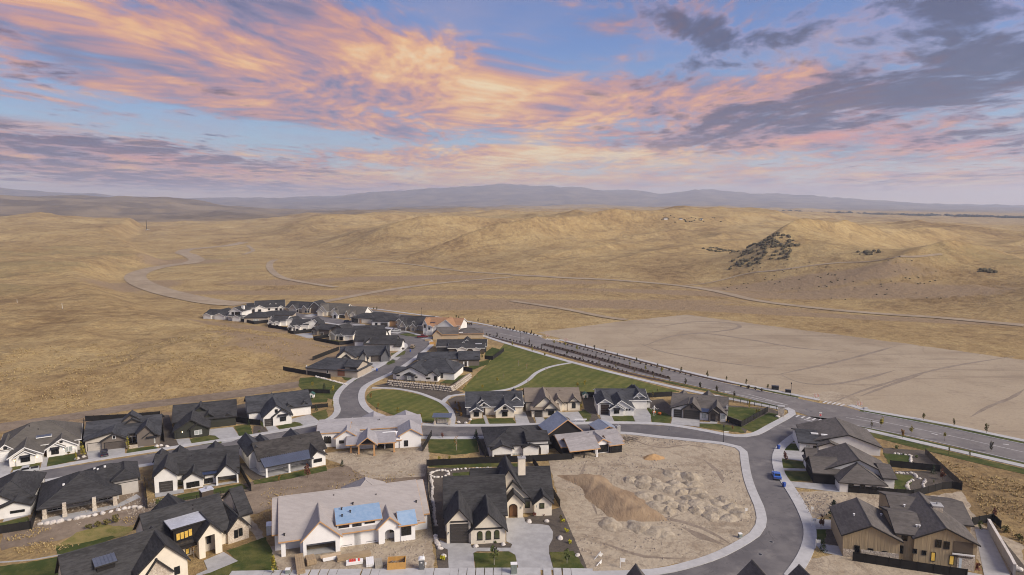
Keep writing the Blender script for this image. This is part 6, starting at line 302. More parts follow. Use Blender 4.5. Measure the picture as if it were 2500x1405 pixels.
{'n':'house','label':'cream house with taupe roof and arched window gable','x':7.18,'y':221.65,'r':0.0257,'wall':'wall_cream','roof':'roof_taupe','trim':'trim_dark','v':[{'k':'G','b':[3.21,8.43,0,8,0,2.55,5.14,5.83]},{'k':'G','b':[-0.36,8.53,1.5,13.5,0,2.55,6.63,4.07]},{'k':'S','b':[-0.54,3.23,0.2,3.2,0,2.55,3,1.34]},{'k':'S','b':[-2.18,16.51,7.47,21.47,0,3.2,6.02,7.16]},{'k':'G','b':[7.44,10.28,6.23,11.23,0,3.3,4.98,8.77]},{'k':'G','b':[12.29,16.5,7.29,13.29,0,2.89,4.8,14.49]}],'w':[{'t':'win','b':[5.04,6.81,0.82,2.16,0],'nx':2,'ny':1},{'t':'awning','b':[4.16,7.66,2.4,2.98,0],'nx':1,'ny':1},{'t':'garage','b':[0.56,2.66,0,1.96,0.15],'nx':1,'ny':4,'st':'garage_dark'},{'t':'door','b':[8.06,9.02,0,2.94,6.23],'nx':1,'ny':1,'st':'door_wood'},{'t':'arch','b':[13.78,14.9,1.04,2.82,7.29],'nx':2,'ny':1},{'t':'win','b':[10.58,11.32,0.87,2.26,7.7],'nx':1,'ny':2},{'t':'lamp','b':[0.22,0,1.55,0,0.1],'on':0},{'t':'lamp','b':[2.96,0,1.64,0,0.1],'on':0}]},
{'n':'house','label':'white house with tall dark brown garage door and stepped gables','x':29.46,'y':224.54,'r':-0.0131,'wall':'wall_white','roof':'roof_charcoal','trim':'trim_white','v':[{'k':'G','b':[-0.39,4.47,0,11,0,3.84,5.43,1.91]},{'k':'G','b':[3.53,11.63,-1,9,0,2.55,5.29,7.29]},{'k':'G','b':[3.56,8.06,-1.6,-0.6,0,2.6,4.1,5.79]},{'k':'G','b':[11.56,18.82,8.35,18.35,0,2.55,5.48,14.82]},{'k':'G','b':[11.74,15.97,8.04,9.24,0,2.55,4.5,13.87]},{'k':'S','b':[0.53,17.5,7,20,0,3.2,5.23,9.01]},{'k':'G','b':[11.97,17.29,14,22,0,2.6,4.62,14.63]}],'w':[{'t':'garage','b':[0.48,3.33,0,3.62,0],'nx':1,'ny':4,'st':'garage_brown2'},{'t':'beam','b':[0.05,4.14,3.74,4.01,0],'nx':1,'ny':1},{'t':'win','b':[4.93,5.65,1.04,2.33,-1.6],'nx':1,'ny':1},{'t':'win','b':[5.8,6.51,1.09,2.34,-1.6],'nx':1,'ny':1},{'t':'awning','b':[4.68,6.81,2.51,2.84,-1.6],'nx':1,'ny':1},{'t':'win','b':[8.05,8.44,1.94,2.35,-1],'nx':1,'ny':1},{'t':'win','b':[9,9.39,1.94,2.35,-1],'nx':1,'ny':1},{'t':'win','b':[9.92,10.31,1.94,2.35,-1],'nx':1,'ny':1},{'t':'win','b':[12.05,12.38,1.04,2.38,8.04],'nx':1,'ny':1,'st':'door_dark'},{'t':'win','b':[13.83,14.53,1.09,2.39,8.04],'nx':1,'ny':1},{'t':'win','b':[16.13,16.83,1.01,2.31,8.35],'nx':1,'ny':1},{'t':'win','b':[17,17.7,1.01,2.31,8.35],'nx':1,'ny':1},{'t':'awning','b':[15.91,18.01,2.37,2.71,8.35],'nx':1,'ny':1}]},
{'n':'house','label':'white and taupe house with double garage and dark arched porch','x':53.76,'y':222.15,'r':-0.3087,'wall':'wall_white','roof':'roof_brown','trim':'trim_dark','v':[{'k':'G','b':[-0.3,8.7,0,9,0,3.11,4.98,4.97]},{'k':'G','b':[3.36,8.89,-0.5,6.5,0,3.22,5.58,6.35],'wall':'wall_taupe'},{'k':'S','b':[-0.48,17.29,2.5,16.5,0,3.2,5.55,8.41]},{'k':'L','b':[8.73,11.54,-0.4,4.6,0,2.75,3.35,10.14],'roof':'metal_navy'},{'k':'G','b':[11.45,16.99,-0.3,7.7,0,2.63,4.93,14.05],'wall':'wall_taupe'},{'k':'G','b':[11.78,14.48,-1.4,2.6,0,3.02,4.1,12.87],'wall':'wall_taupe','inset':1.5,'hole':[12.26,13.83,2.91],'arch':1},{'k':'G','b':[0.8,4,13,19,0,3.03,4.31,2.4]},{'k':'G','b':[8.87,12.9,13,19,0,3.24,4.85,10.88]}],'w':[{'t':'garage','b':[0.58,2.92,0,2.6,0],'nx':1,'ny':4,'st':'garage_dark'},{'t':'garage','b':[3.98,8.53,0,2.82,-0.5],'nx':1,'ny':4,'st':'garage_dark'},{'t':'win','b':[5.94,6.41,3.74,4.74,-0.5],'nx':1,'ny':1},{'t':'win','b':[9.43,10.83,0.6,2.34,-0.4],'nx':2,'ny':1,'st':'glass_pale'},{'t':'sheet','b':[15.25,17,0.07,2.82,-0.45],'nx':1,'ny':1,'st':'wall_white'},{'t':'win','b':[15.53,16.72,0.91,2.48,-0.5],'nx':2,'ny':1,'st':'glass_pale'},{'t':'chim','b':[17.14,17.59,3,3.8,0.14,4.2],'st':'trim_white','cap':'concrete'}]},
{'n':'house','label':'white house with brown roof,dark garage and clerestory strip inside curving black fence','x':81.16,'y':161.57,'r':-0.199,'wall':'wall_white','roof':'roof_brown','trim':'trim_dark','v':[{'k':'H','b':[-0.24,10.1,0,11,0,2.55,5.85,4.93]},{'k':'G','b':[-5,13.87,5.5,17.5,0,2.55,6.6,5.31]},{'k':'S','b':[-5.28,0.58,4.28,13.28,0,2.95,5.39,-2.35],'wall':'wall_black'},{'k':'S','b':[-4.59,-2.32,14.78,19.78,0,2.86,4.63,-3.45],'wall':'wall_black'},{'k':'S','b':[10.51,12.89,2.5,12.5,0,3.48,4.98,11.7]}],'w':[{'t':'win','b':[1.83,2.79,1.63,2.19,0],'nx':1,'ny':1},{'t':'win','b':[4.45,5.4,1.56,2.14,0],'nx':1,'ny':1},{'t':'win','b':[7.05,8,1.5,1.96,0],'nx':1,'ny':1},{'t':'win','b':[8.49,9.17,1.48,1.83,0],'nx':1,'ny':1}]},
{'n':'house','label':'white house with dark roof on the corner lot by boulevard,gabled clerestory wall','x':83.01,'y':189.91,'r':-0.232,'wall':'wall_white','roof':'roof_brown','trim':'trim_dark','v':[{'k':'S','b':[-0.13,4.92,0,12,0,2.68,4.48,2.4],'roof':'roof_charcoal'},{'k':'G','b':[2.03,21.36,1,17,0,2.55,5.49,12.77]},{'k':'G','b':[4.71,10.21,-1.5,4.5,0,2.55,3.67,7.54]}],'w':[{'t':'win','b':[1.48,2.57,1.3,1.92,0],'nx':1,'ny':1,'st':'glass_pale'},{'t':'win','b':[3.56,4.3,1.4,1.82,0],'nx':1,'ny':1},{'t':'vent','b':[4.48,4.19,4.14,0.99],'nx':1,'ny':1,'st':'trim_white','r':2},{'t':'vent','b':[7.13,3.56,4.15,0.99],'nx':1,'ny':1,'st':'trim_white','r':2}]},
{'n':'house','label':'white house on stone retaining wall with grey bay and corner porch','x':-48.14,'y':271.49,'r':-0.1869,'wall':'wall_white','roof':'roof_charcoal','trim':'trim_dark','v':[{'k':'G','b':[1.17,13.98,0,14,0,2.55,5.65,7.58]},{'k':'S','b':[-0.65,5.01,1,10,0,2.69,4.04,2.18]},{'k':'H','b':[6.46,24.43,4,18,0,3,7.35,15.44]},{'k':'G','b':[13.83,18.56,0.3,8.3,0,2.55,4.15,16.61]},{'k':'G','b':[4.94,9.01,-0.8,1.2,0,2.55,3.42,6.77],'wall':'wall_grey2'}],'w':[{'t':'win','b':[6.16,7.63,0.66,1.97,-0.8],'nx':2,'ny':1,'st':'glass_pale'},{'t':'win','b':[1.3,2.56,1.78,2.16,0],'nx':1,'ny':1},{'t':'win','b':[8.81,10.06,1.37,1.76,0],'nx':1,'ny':1},{'t':'win','b':[13.78,14.22,1.09,1.55,0],'nx':1,'ny':1},{'t':'win','b':[14.41,14.86,1.12,1.58,0],'nx':1,'ny':1},{'t':'win','b':[15.02,15.46,1.15,1.6,0],'nx':1,'ny':1},{'t':'win','b':[17.11,18.09,0.53,2.19,0.3],'nx':2,'ny':1},{'t':'win','b':[18.19,19.61,0.73,2.98,4],'nx':2,'ny':1},{'t':'col','b':[20.24,5.67,2.33,0.6]},{'t':'col','b':[20.4,11.26,1.82,0.5]},{'t':'col','b':[21.29,13.14,1.97,0.6]}]},
{'n':'house','label':'low hipped charcoal roof house with cream wall and brown end bay behind lawn','x':-32.42,'y':294.03,'r':0.0707,'wall':'wall_cream','roof':'roof_charcoal','trim':'trim_dark','v':[{'k':'H','b':[-9.26,13.55,2,15,0,3,4.95,2.14]},{'k':'S','b':[9.2,18.04,0.93,9.93,0,3.02,5.56,13.62],'wall':'wall_taupe'}],'w':[{'t':'win','b':[2.39,3.26,0.88,1.25,2],'nx':1,'ny':1},{'t':'win','b':[16.4,17.63,2.05,4.1,2.11],'nx':2,'ny':1},{'t':'col','b':[11.21,-0.42,1.82,0.5]},{'t':'col','b':[12.88,0.33,2.21,0.6]}]},
{'n':'house','label':'black roofed house with two white gables and pale skylight beside small backyard lawn','x':-34.52,'y':319.48,'r':0.0229,'wall':'wall_white','roof':'roof_black','trim':'trim_white','v':[{'k':'S','b':[-1.57,22.12,4,17,0,3,5.04,10.28],'wall':'wall_charcoal'},{'k':'S','b':[4.31,21.22,1,10,0,2.9,4.25,12.76],'wall':'wall_brown'},{'k':'G','b':[8.44,12.96,0,6,0,2.55,3.61,10.48]},{'k':'G','b':[15.91,19.1,0.3,6.3,0,2.55,3.15,17.33]},{'k':'G','b':[8.05,13.15,7,13,0,2.8,4.74,11.09]},{'k':'G','b':[9.64,15.54,9,17,0,3.05,5.41,12.59]}],'w':[{'t':'win','b':[17.16,17.63,0.39,0.96,0.3],'nx':1,'ny':1},{'t':'vent','b':[18.48,4.54,4.16,1.6],'nx':1,'ny':1,'st':'metal_light','r':2}]},
{'n':'house_under_construction','label':'unfinished house with brown patchwork roof and leaning planks','x':-39.23,'y':357.59,'r':0.0768,'wall':'wall_osb','roof':'roof_brown','trim':'wood_edge','v':[{'k':'S','b':[-0.67,10.45,0,12,0,2.55,5.23,4.89]},{'k':'H','b':[10.1,23.75,1,14,0,2.55,4.5,16.92]},{'k':'G','b':[-2.71,2.13,-1,6,0,2.55,4.79,-0.6]}],'w':[{'t':'vent','b':[11.5,1.84,3,1.6],'nx':1,'ny':1,'st':'trim_white','r':2}]},
{'n':'house','label':'two storey white house with tan shingle roof and small solar panel','x':-48.75,'y':369.75,'r':-0.2025,'wall':'wall_white','roof':'roof_tan','trim':'trim_white','v':[{'k':'G','b':[-0.17,2.28,0,8,0,5.79,8.24,1]},{'k':'G','b':[2.43,5.43,-0.5,7.5,0,4.79,5.58,3.57]},{'k':'S','b':[-1.39,20.13,4,17,0,5.2,8.04,9.37]},{'k':'G','b':[5.23,19.42,0,10,0,3.6,8.76,12.98]}],'w':[{'t':'garage','b':[2,4.67,0,1.56,-0.6],'nx':1,'ny':4,'st':'garage_white'},{'t':'win','b':[0.37,1.34,4.03,5.71,0],'nx':1,'ny':1},{'t':'win','b':[3.23,4,3.24,4.25,-0.5],'nx':1,'ny':1},{'t':'vent','b':[3.6,5.42,6.02,1.6],'nx':1,'ny':1,'st':'metal_navy','r':2}]},
{'n':'house','label':'beige house with black roof and two steep gables above curved lawn','x':-63.38,'y':381.71,'r':-0.2017,'wall':'wall_beige2','roof':'roof_black','trim':'trim_white','v':[{'k':'G','b':[-0.33,3.19,0,9,0,2.88,5.7,1.49]},{'k':'G','b':[5.93,9.03,0,9,0,2.9,4.4,7.51]},{'k':'S','b':[-3.04,17.32,3,17,0,3.2,7.06,7.14]},{'k':'G','b':[-2.82,-0.25,2,8,0,5.45,6.67,-1.21]},{'k':'G','b':[4.91,7.28,5,10,0,3.89,5.15,6.43]}],'w':[{'t':'garage','b':[0,3.18,0,2.19,0],'nx':1,'ny':4,'st':'garage_brown'},{'t':'win','b':[6.73,8.04,0.25,1.8,0],'nx':2,'ny':1},{'t':'win','b':[9.42,10.4,0.88,1.22,1],'nx':1,'ny':1}]},
{'n':'house','label':'white house with low black roof,dark garage and timber entry','x':-81.44,'y':396.66,'r':-0.1265,'wall':'wall_white','roof':'roof_black','trim':'trim_dark','v':[{'k':'H','b':[-0.94,9.01,0,12,0,3.1,4.9,4.04]},{'k':'H','b':[-3.03,13.87,5,17,0,3.4,5.2,5.42]},{'k':'S','b':[8.21,13.78,2,7,0,3.42,4.17,10.99],'wall':'wood_edge'}],'w':[{'t':'garage','b':[4.38,8.29,0,2.02,0],'nx':1,'ny':4,'st':'garage_dark'},{'t':'win','b':[1.01,2.24,0.61,2,0],'nx':1,'ny':1}]},
{'n':'house','label':'cream house with broad black hipped roof near the boulevard end','x':-97.7,'y':409.24,'r':-0.2481,'wall':'wall_cream','roof':'roof_black','trim':'trim_dark','v':[{'k':'H','b':[-0.11,14.75,0,14,0,3.2,5.3,7.32]},{'k':'H','b':[4.19,23.23,3,17,0,3.3,5.4,13.71]}],'w':[{'t':'win','b':[0.46,1.93,0.43,3.1,-0.02],'nx':1,'ny':1,'st':'glass_dark'},{'t':'win','b':[2.2,4.66,0.3,2.61,-0.02],'nx':1,'ny':1,'st':'garage_dark'},{'t':'win','b':[5.65,6.81,-0.36,2.3,-0.02],'nx':1,'ny':1,'st':'wood_edge'}]},
{'n':'house','label':'beige house with low hipped roof and rust brown panel by black fence','x':-82.95,'y':278.94,'r':-0.2468,'wall':'wall_beige2','roof':'roof_charcoal','trim':'trim_dark','v':[{'k':'H','b':[-3.2,20.17,0,13,0,3,6.31,8.48]},{'k':'S','b':[14.29,19.96,0.5,9.5,0,4.54,6.3,17.12]}],'w':[{'t':'sheet','b':[11.23,14.42,0.6,3.45,-0.1],'nx':1,'ny':1,'st':'wall_rust'},{'t':'win','b':[6.3,6.88,1.28,2.54,-0.02],'nx':1,'ny':1},{'t':'garage','b':[16.64,19.25,0,4.37,0.45],'nx':1,'ny':4,'st':'garage_dark'},{'t':'col','b':[-7.43,7.14,1.85,0.4]}]},
{'n':'house','label':'cream house with charcoal gables and brown garage door facing the bend','x':-70.06,'y':300.53,'r':0.1769,'wall':'wall_cream','roof':'roof_charcoal','trim':'trim_dark','v':[{'k':'G','b':[-8.4,-0.17,-1,7,0,3.06,6.26,-4.63]},{'k':'S','b':[-6.93,14.55,2,14,0,3.1,6.15,3.81]},{'k':'G','b':[11.02,14.89,1,8,0,2.55,6.07,13.44],'wall':'wall_grey2'},{'k':'G','b':[1.48,5.25,0,7,0,2.55,5.14,3.58],'wall':'wall_grey2'},{'k':'G','b':[-5.82,-2.58,-1.6,0.4,0,3.1,4.46,-4.08],'wall':'wall_grey2'}],'w':[{'t':'garage','b':[6.78,11.32,0,2.75,1.9],'nx':1,'ny':4,'st':'garage_brown'},{'t':'sheet','b':[4.06,4.81,0.92,3.6,-0.02],'nx':1,'ny':1,'st':'wall_cream'}]},
{'n':'house','label':'white house with long blank side wall and black roof at inner bend','x':-69.25,'y':328.06,'r':-0.051,'wall':'wall_white','roof':'roof_black','trim':'trim_dark','v':[{'k':'S','b':[-3.04,12.19,0,11,0,3.4,6.48,4.57]},{'k':'G','b':[-3.31,0.09,0.5,9.5,0,3.14,5.9,-0.21]},{'k':'S','b':[12.02,14.93,0,9,0,2.55,5.11,13.48]},{'k':'S','b':[-10.31,4.38,9,21,0,3.2,7.99,-2.96]}],'w':[{'t':'win','b':[3.42,4.6,2.19,2.53,0],'nx':1,'ny':1},{'t':'win','b':[7.05,8.35,2.23,2.57,0],'nx':1,'ny':1}]},
{'n':'house','label':'white house with black roof peeping over the hill,farthest left of cluster','x':-191.04,'y':422.74,'r':-0.247,'wall':'wall_white','roof':'roof_black','trim':'trim_white','v':[{'k':'S','b':[-3.15,13.05,1,14,0,2.55,4.91,4.95]},{'k':'G','b':[5.31,12.31,0,6,0,2.55,3.94,8.99]},{'k':'G','b':[-2.44,3.05,-0.5,5.5,0,2.55,3.7,0.3]},{'k':'G','b':[-0.39,8.44,9,16,0,2.6,4.89,4.02]}],'w':[]},
{'n':'house','label':'two storey white house with white chimney behind the hill crest','x':-175.03,'y':417.78,'r':-0.184,'wall':'wall_white','roof':'roof_black','trim':'trim_white','v':[{'k':'G','b':[0.19,8.52,0,11,0,5.69,8.06,3.77]},{'k':'H','b':[-0.53,9.85,-2,2,0,2.9,3.5,4.66],'inset':1.6},{'k':'G','b':[3.56,8.66,-2.6,-0.6,0,2.55,3.6,6.05]}],'w':[{'t':'win','b':[1.77,3.18,3.83,5.18,0],'nx':1,'ny':1},{'t':'win','b':[3.99,7.41,3.69,5.3,0],'nx':3,'ny':1},{'t':'chim','b':[5.81,7.4,4,5.4,4.6,8.65],'st':'wall_white','cap':'concrete'},{'t':'win','b':[0.09,1.95,0.51,1.8,-0.1],'nx':2,'ny':1},{'t':'win','b':[2.75,6.4,0.1,1.73,-0.1],'nx':3,'ny':1,'st':'glass_pale'}]},
{'n':'house','label':'long white house with two arched dormers and dark garage','x':-170.7,'y':448.57,'r':0.3275,'wall':'wall_white','roof':'roof_black','trim':'trim_white','v':[{'k':'S','b':[0.1,18.71,1,14,0,2.93,6.78,9.41]},{'k':'G','b':[-0.08,6.19,0,9,0,3.04,4.71,2.85]},{'k':'S','b':[-4.98,0.1,1,11,0,3.28,5.44,-2.44]},{'k':'G','b':[14.54,17.96,0,7,0,2.86,3.94,16.33]},{'k':'G','b':[8.38,10.8,4,7,0,3.57,5.31,9.61]},{'k':'G','b':[11.92,14.39,4,7,0,3.49,5.23,13.24]}],'w':[{'t':'garage','b':[-4.5,-0.35,0,2.21,0.95],'nx':1,'ny':4,'st':'garage_dark'},{'t':'win','b':[1.99,3.76,0.78,2.02,0],'nx':2,'ny':1},{'t':'win','b':[15.5,16.8,0.87,2.14,0],'nx':2,'ny':1},{'t':'win','b':[8.24,9.32,1.22,2.28,0.95],'nx':1,'ny':1},{'t':'win','b':[12.8,13.88,1,2.15,0.95],'nx':1,'ny':1},{'t':'win','b':[9.24,9.93,4.18,4.72,3.95],'nx':1,'ny':1},{'t':'win','b':[12.87,13.56,4.1,4.65,3.95],'nx':1,'ny':1}]},
{'n':'house','label':'beige house with black roof,stone gables and big taupe end wall','x':-150.7,'y':449.99,'r':-0.3123,'wall':'wall_beige2','roof':'roof_black','trim':'trim_white','v':[{'k':'S','b':[-1.57,17.26,2,15,0,2.95,6.32,7.84]},{'k':'G','b':[2.69,8.19,0,8,0,2.79,5.45,5.61]},{'k':'G','b':[12.29,16.02,0.5,8.5,0,3.29,5.17,13.61]},{'k':'G','b':[16.33,25.42,3,12,0,3.73,7.62,20.29],'wall':'wall_taupe'}],'w':[{'t':'garage','b':[3.09,7.52,0,2.47,0],'nx':1,'ny':4,'st':'garage_beige'},{'t':'win','b':[8.44,9.8,0.4,2.44,0],'nx':1,'ny':1},{'t':'win','b':[14.49,16.06,0.41,2.02,0.4],'nx':1,'ny':1},{'t':'win','b':[16.4,17.82,0.51,2.1,0.4],'nx':1,'ny':1}]},
{'n':'house','label':'cream house with grey brown roof and tall white front gable','x':-125.26,'y':435.68,'r':-0.2062,'wall':'wall_cream','roof':'roof_taupe_dark','trim':'trim_white','v':[{'k':'G','b':[0.35,6.06,0,9,0,3.18,6.68,3.08]},{'k':'S','b':[-1.95,17.32,3,16,0,2.55,6.82,7.68]},{'k':'G','b':[0.07,3.73,-0.8,3.2,0,3.05,4.75,1.96]},{'k':'G','b':[8.76,12.17,1,7,0,3.15,5.41,11.25]}],'w':[{'t':'garage','b':[3.87,5.99,0,1.7,0.5],'nx':1,'ny':4,'st':'garage_beige'},{'t':'win','b':[0.73,1.94,0.97,2.5,-0.02],'nx':2,'ny':1}]},
{'n':'house','label':'white house with grey brown roof,arched entry and wood toned gable','x':-112.82,'y':425.27,'r':-0.2049,'wall':'wall_white','roof':'roof_taupe_dark','trim':'trim_white','v':[{'k':'G','b':[-0.36,3.19,0,8,0,2.55,4.72,1.27]},{'k':'S','b':[0.44,19.49,2,15,0,2.55,6.57,9.96]},{'k':'G','b':[7.58,9.81,1,7,0,2.55,4.89,8.79],'wall':'wood_pale'},{'k':'G','b':[10.9,14.45,1,7,0,2.55,4.44,13.19],'wall':'wall_cream'}],'w':[{'t':'garage','b':[2.63,7.37,0,1.7,1.9],'nx':1,'ny':4,'st':'garage_dark'},{'t':'arch','b':[0.47,1.87,0.31,2.24,-0.02],'nx':1,'ny':1,'st':'glass_dark'}]},
{'n':'house','label':'beige house with spreading black hipped roof and covered patio in middle of cluster','x':-157.42,'y':409.83,'r':0.1481,'wall':'wall_beige2','roof':'roof_black','trim':'trim_dark','v':[{'k':'H','b':[-5.19,8.48,0,14,0,3,5.64,1.64]},{'k':'H','b':[2.7,22.25,6,19,0,3.2,5.15,12.47]},{'k':'S','b':[7.55,10.08,4,9,0,2.78,3.82,8.81]}],'w':[{'t':'win','b':[0.46,3.2,0.24,1.99,-0.3],'nx':3,'ny':1,'st':'glass_pale'},{'t':'col','b':[-5.77,4.48,2.24,0.5]},{'t':'col','b':[-1.97,1.49,2.43,0.5]}]},
{'n':'house','label':'white house with twin narrow gables and long sloping side wall,left one of two','x':-142.81,'y':395.01,'r':0,'wall':'wall_white','roof':'roof_black','trim':'trim_white','v':[{'k':'G','b':[-0.12,2.96,0,8,0,2.55,3.97,0.82]},{'k':'G','b':[3.52,6.21,0.5,8.5,0,2.55,3.23,4.84]},{'k':'S','b':[0.74,9.23,3,15,0,3,4.8,4.98]},{'k':'G','b':[4.99,15.16,4,14,0,2.55,4.21,12.91]},{'k':'G','b':[-2.47,-0.19,9,13,0,3.08,4.97,-1.21]}],'w':[{'t':'win','b':[0.29,1.73,0.39,1.95,0],'nx':2,'ny':1},{'t':'win','b':[4.25,5.44,0.11,0.89,0.5],'nx':2,'ny':1}]},
{'n':'house','label':'white house with twin narrow gables and long sloping side wall,right one of two','x':-126.45,'y':380.18,'r':0.0682,'wall':'wall_white','roof':'roof_black','trim':'trim_white','v':[{'k':'G','b':[-0.1,2.44,0,8,0,2.55,4.04,0.88]},{'k':'G','b':[3.74,6.29,0.5,8.5,0,2.55,3.53,4.73]},{'k':'S','b':[0.96,10.47,3,15,0,3,5.19,5.71]},{'k':'G','b':[5.06,17.33,4,14,0,2.55,5.93,13.9]}],'w':[{'t':'win','b':[0.21,1.79,0.75,2.23,0],'nx':2,'ny':1},{'t':'win','b':[4.25,5.56,0.31,1.34,0.5],'nx':2,'ny':1},{'t':'win','b':[7.67,9.17,-0.08,0.85,3],'nx':2,'ny':1}]},
{'n':'house','label':'taupe house with black roof and covered porch beside gravel patch','x':-109.94,'y':369.27,'r':-0.3525,'wall':'wall_taupe','roof':'roof_black','trim':'trim_dark','v':[{'k':'G','b':[-0.1,3.32,0,8,0,2.75,4.27,1.25]},{'k':'S','b':[0.53,9.93,2,14,0,3,4.8,5.23]},{'k':'G','b':[5.5,18.32,4,13,0,2.79,5.27,15.41]},{'k':'G','b':[-4.07,-1.21,9,14,0,3.84,5.73,-2.24],'wall':'wall_beige2'}],'w':[{'t':'win','b':[0.25,2.04,0.57,2.32,-0.02],'nx':2,'ny':1,'st':'glass_dark'},{'t':'win','b':[3.53,6.17,-0.29,1.53,1.9],'nx':3,'ny':1,'st':'glass_dark'}]},
{'n':'house','label':'cream house with covered corner porch,black roof and small rear lawn','x':-96.35,'y':355.35,'r':-0.2902,'wall':'wall_cream','roof':'roof_black','trim':'trim_white','v':[{'k':'G','b':[-0.3,3.23,0,8,0,2.72,4.46,1.14],'inset':3,'hole':[0.21,2.83,2.62]},{'k':'S','b':[0.24,13.1,1,13,0,3,5.03,6.67]},{'k':'G','b':[4.96,8.27,0,6,0,2.55,3.71,6.77]}],'w':[{'t':'win','b':[5.88,7.68,0.33,2.01,0],'nx':3,'ny':1},{'t':'win','b':[3.99,4.61,0.76,1.85,0.9],'nx':1,'ny':1}]},
{'n':'house','label':'white house with small white gable dormer tucked behind inner bend','x':-89.18,'y':353.65,'r':-0.1317,'wall':'wall_white','roof':'roof_black','trim':'trim_white','v':[{'k':'S','b':[-1.4,5.79,0,13,0,3,5.22,2.2]},{'k':'G','b':[5.81,11.2,1,8,0,3.11,5.13,6.95]},{'k':'H','b':[3.23,20.55,5,18,0,3.2,5.15,11.89]}],'w':[]},
{'n':'house','label':'dark house with steep black roof behind the white garage wall','x':-86.12,'y':361.25,'r':0.089,'wall':'wall_charcoal','roof':'roof_black','trim':'trim_dark','v':[{'k':'S','b':[0.44,16.52,2,14,0,3.2,5,8.48]},{'k':'G','b':[6.99,12.73,5,12,0,2.6,3.81,9.86]}],'w':[]}]
# ------------------------------------------------------------------ terrain: one sheet from below the camera to the mountains
def _hash(ix,iy,s):
    n=(ix.astype(np.int64)*374761393+iy.astype(np.int64)*668265263+s*974711)&0x7fffffff
    n=((n^(n>>13))*1274126177)&0x7fffffff
    n=((n^(n>>16))*668265263)&0x7fffffff
    return (n&0xffff)/65535.0
def vnoise(x,y,s=0):
    ix=np.floor(x);iy=np.floor(y);fx=x-ix;fy=y-iy
    u=fx*fx*fx*(fx*(fx*6-15)+10);v=fy*fy*fy*(fy*(fy*6-15)+10)
    a=_hash(ix,iy,s);b=_hash(ix+1,iy,s);c=_hash(ix,iy+1,s);d=_hash(ix+1,iy+1,s)
    return (a+(b-a)*u)*(1-v)+(c+(d-c)*u)*v
def fbm(x,y,o=4,s=0,g=.5):
    t=0;a=1.0;n=0
    for i in range(o):
        t=t+a*vnoise(x*2**i+17.3*i,y*2**i-9.1*i,s+i);n+=a;a*=g
    return t/n
def ridged(x,y,o=4,s=0):
    t=0;a=1.0;n=0
    for i in range(o):
        t=t+a*(1-np.abs(2*vnoise(x*2**i+5.7*i,y*2**i+3.3*i,s+i)-1));n+=a;a*=.5
    return t/n
def sst(a,b,x):
    t=np.clip((x-a)/(b-a),0,1);return t*t*(3-2*t)
def seg_side(x,y,P):
    """signed distance to a closed outline, positive inside"""
    best=np.full(np.shape(x),1e9);ins=np.zeros(np.shape(x),bool)
    for (ax,ay),(bx,by) in zip(P,P[1:]+P[:1]):
        dx,dy=bx-ax,by-ay
        t=np.clip(((x-ax)*dx+(y-ay)*dy)/(dx*dx+dy*dy),0,1)
        best=np.minimum(best,np.hypot(x-ax-t*dx,y-ay-t*dy))
        if dy!=0: ins^=((ay>y)!=(by>y))&(x<ax+(y-ay)*dx/dy)
    return np.where(ins,best,-best)
def bump(x,y,cx,cy,rx,ry,a=0.0):
    c,s=math.cos(a),math.sin(a);u=((x-cx)*c+(y-cy)*s)/rx;v=(-(x-cx)*s+(y-cy)*c)/ry
    return np.exp(-(u*u+v*v))
SKY_AZ=[-60,-44,-36.9,-34,-30,-27,-23,-19,-15,-10.5,-7,-4.5,-.8,2.7,5,8.5,12,15,18,21,25,28,31,36.9,44,60]
SKY_H=[330,330,300,260,190,170,165,170,225,320,385,390,465,390,420,340,250,325,265,230,170,110,60,20,10,10]
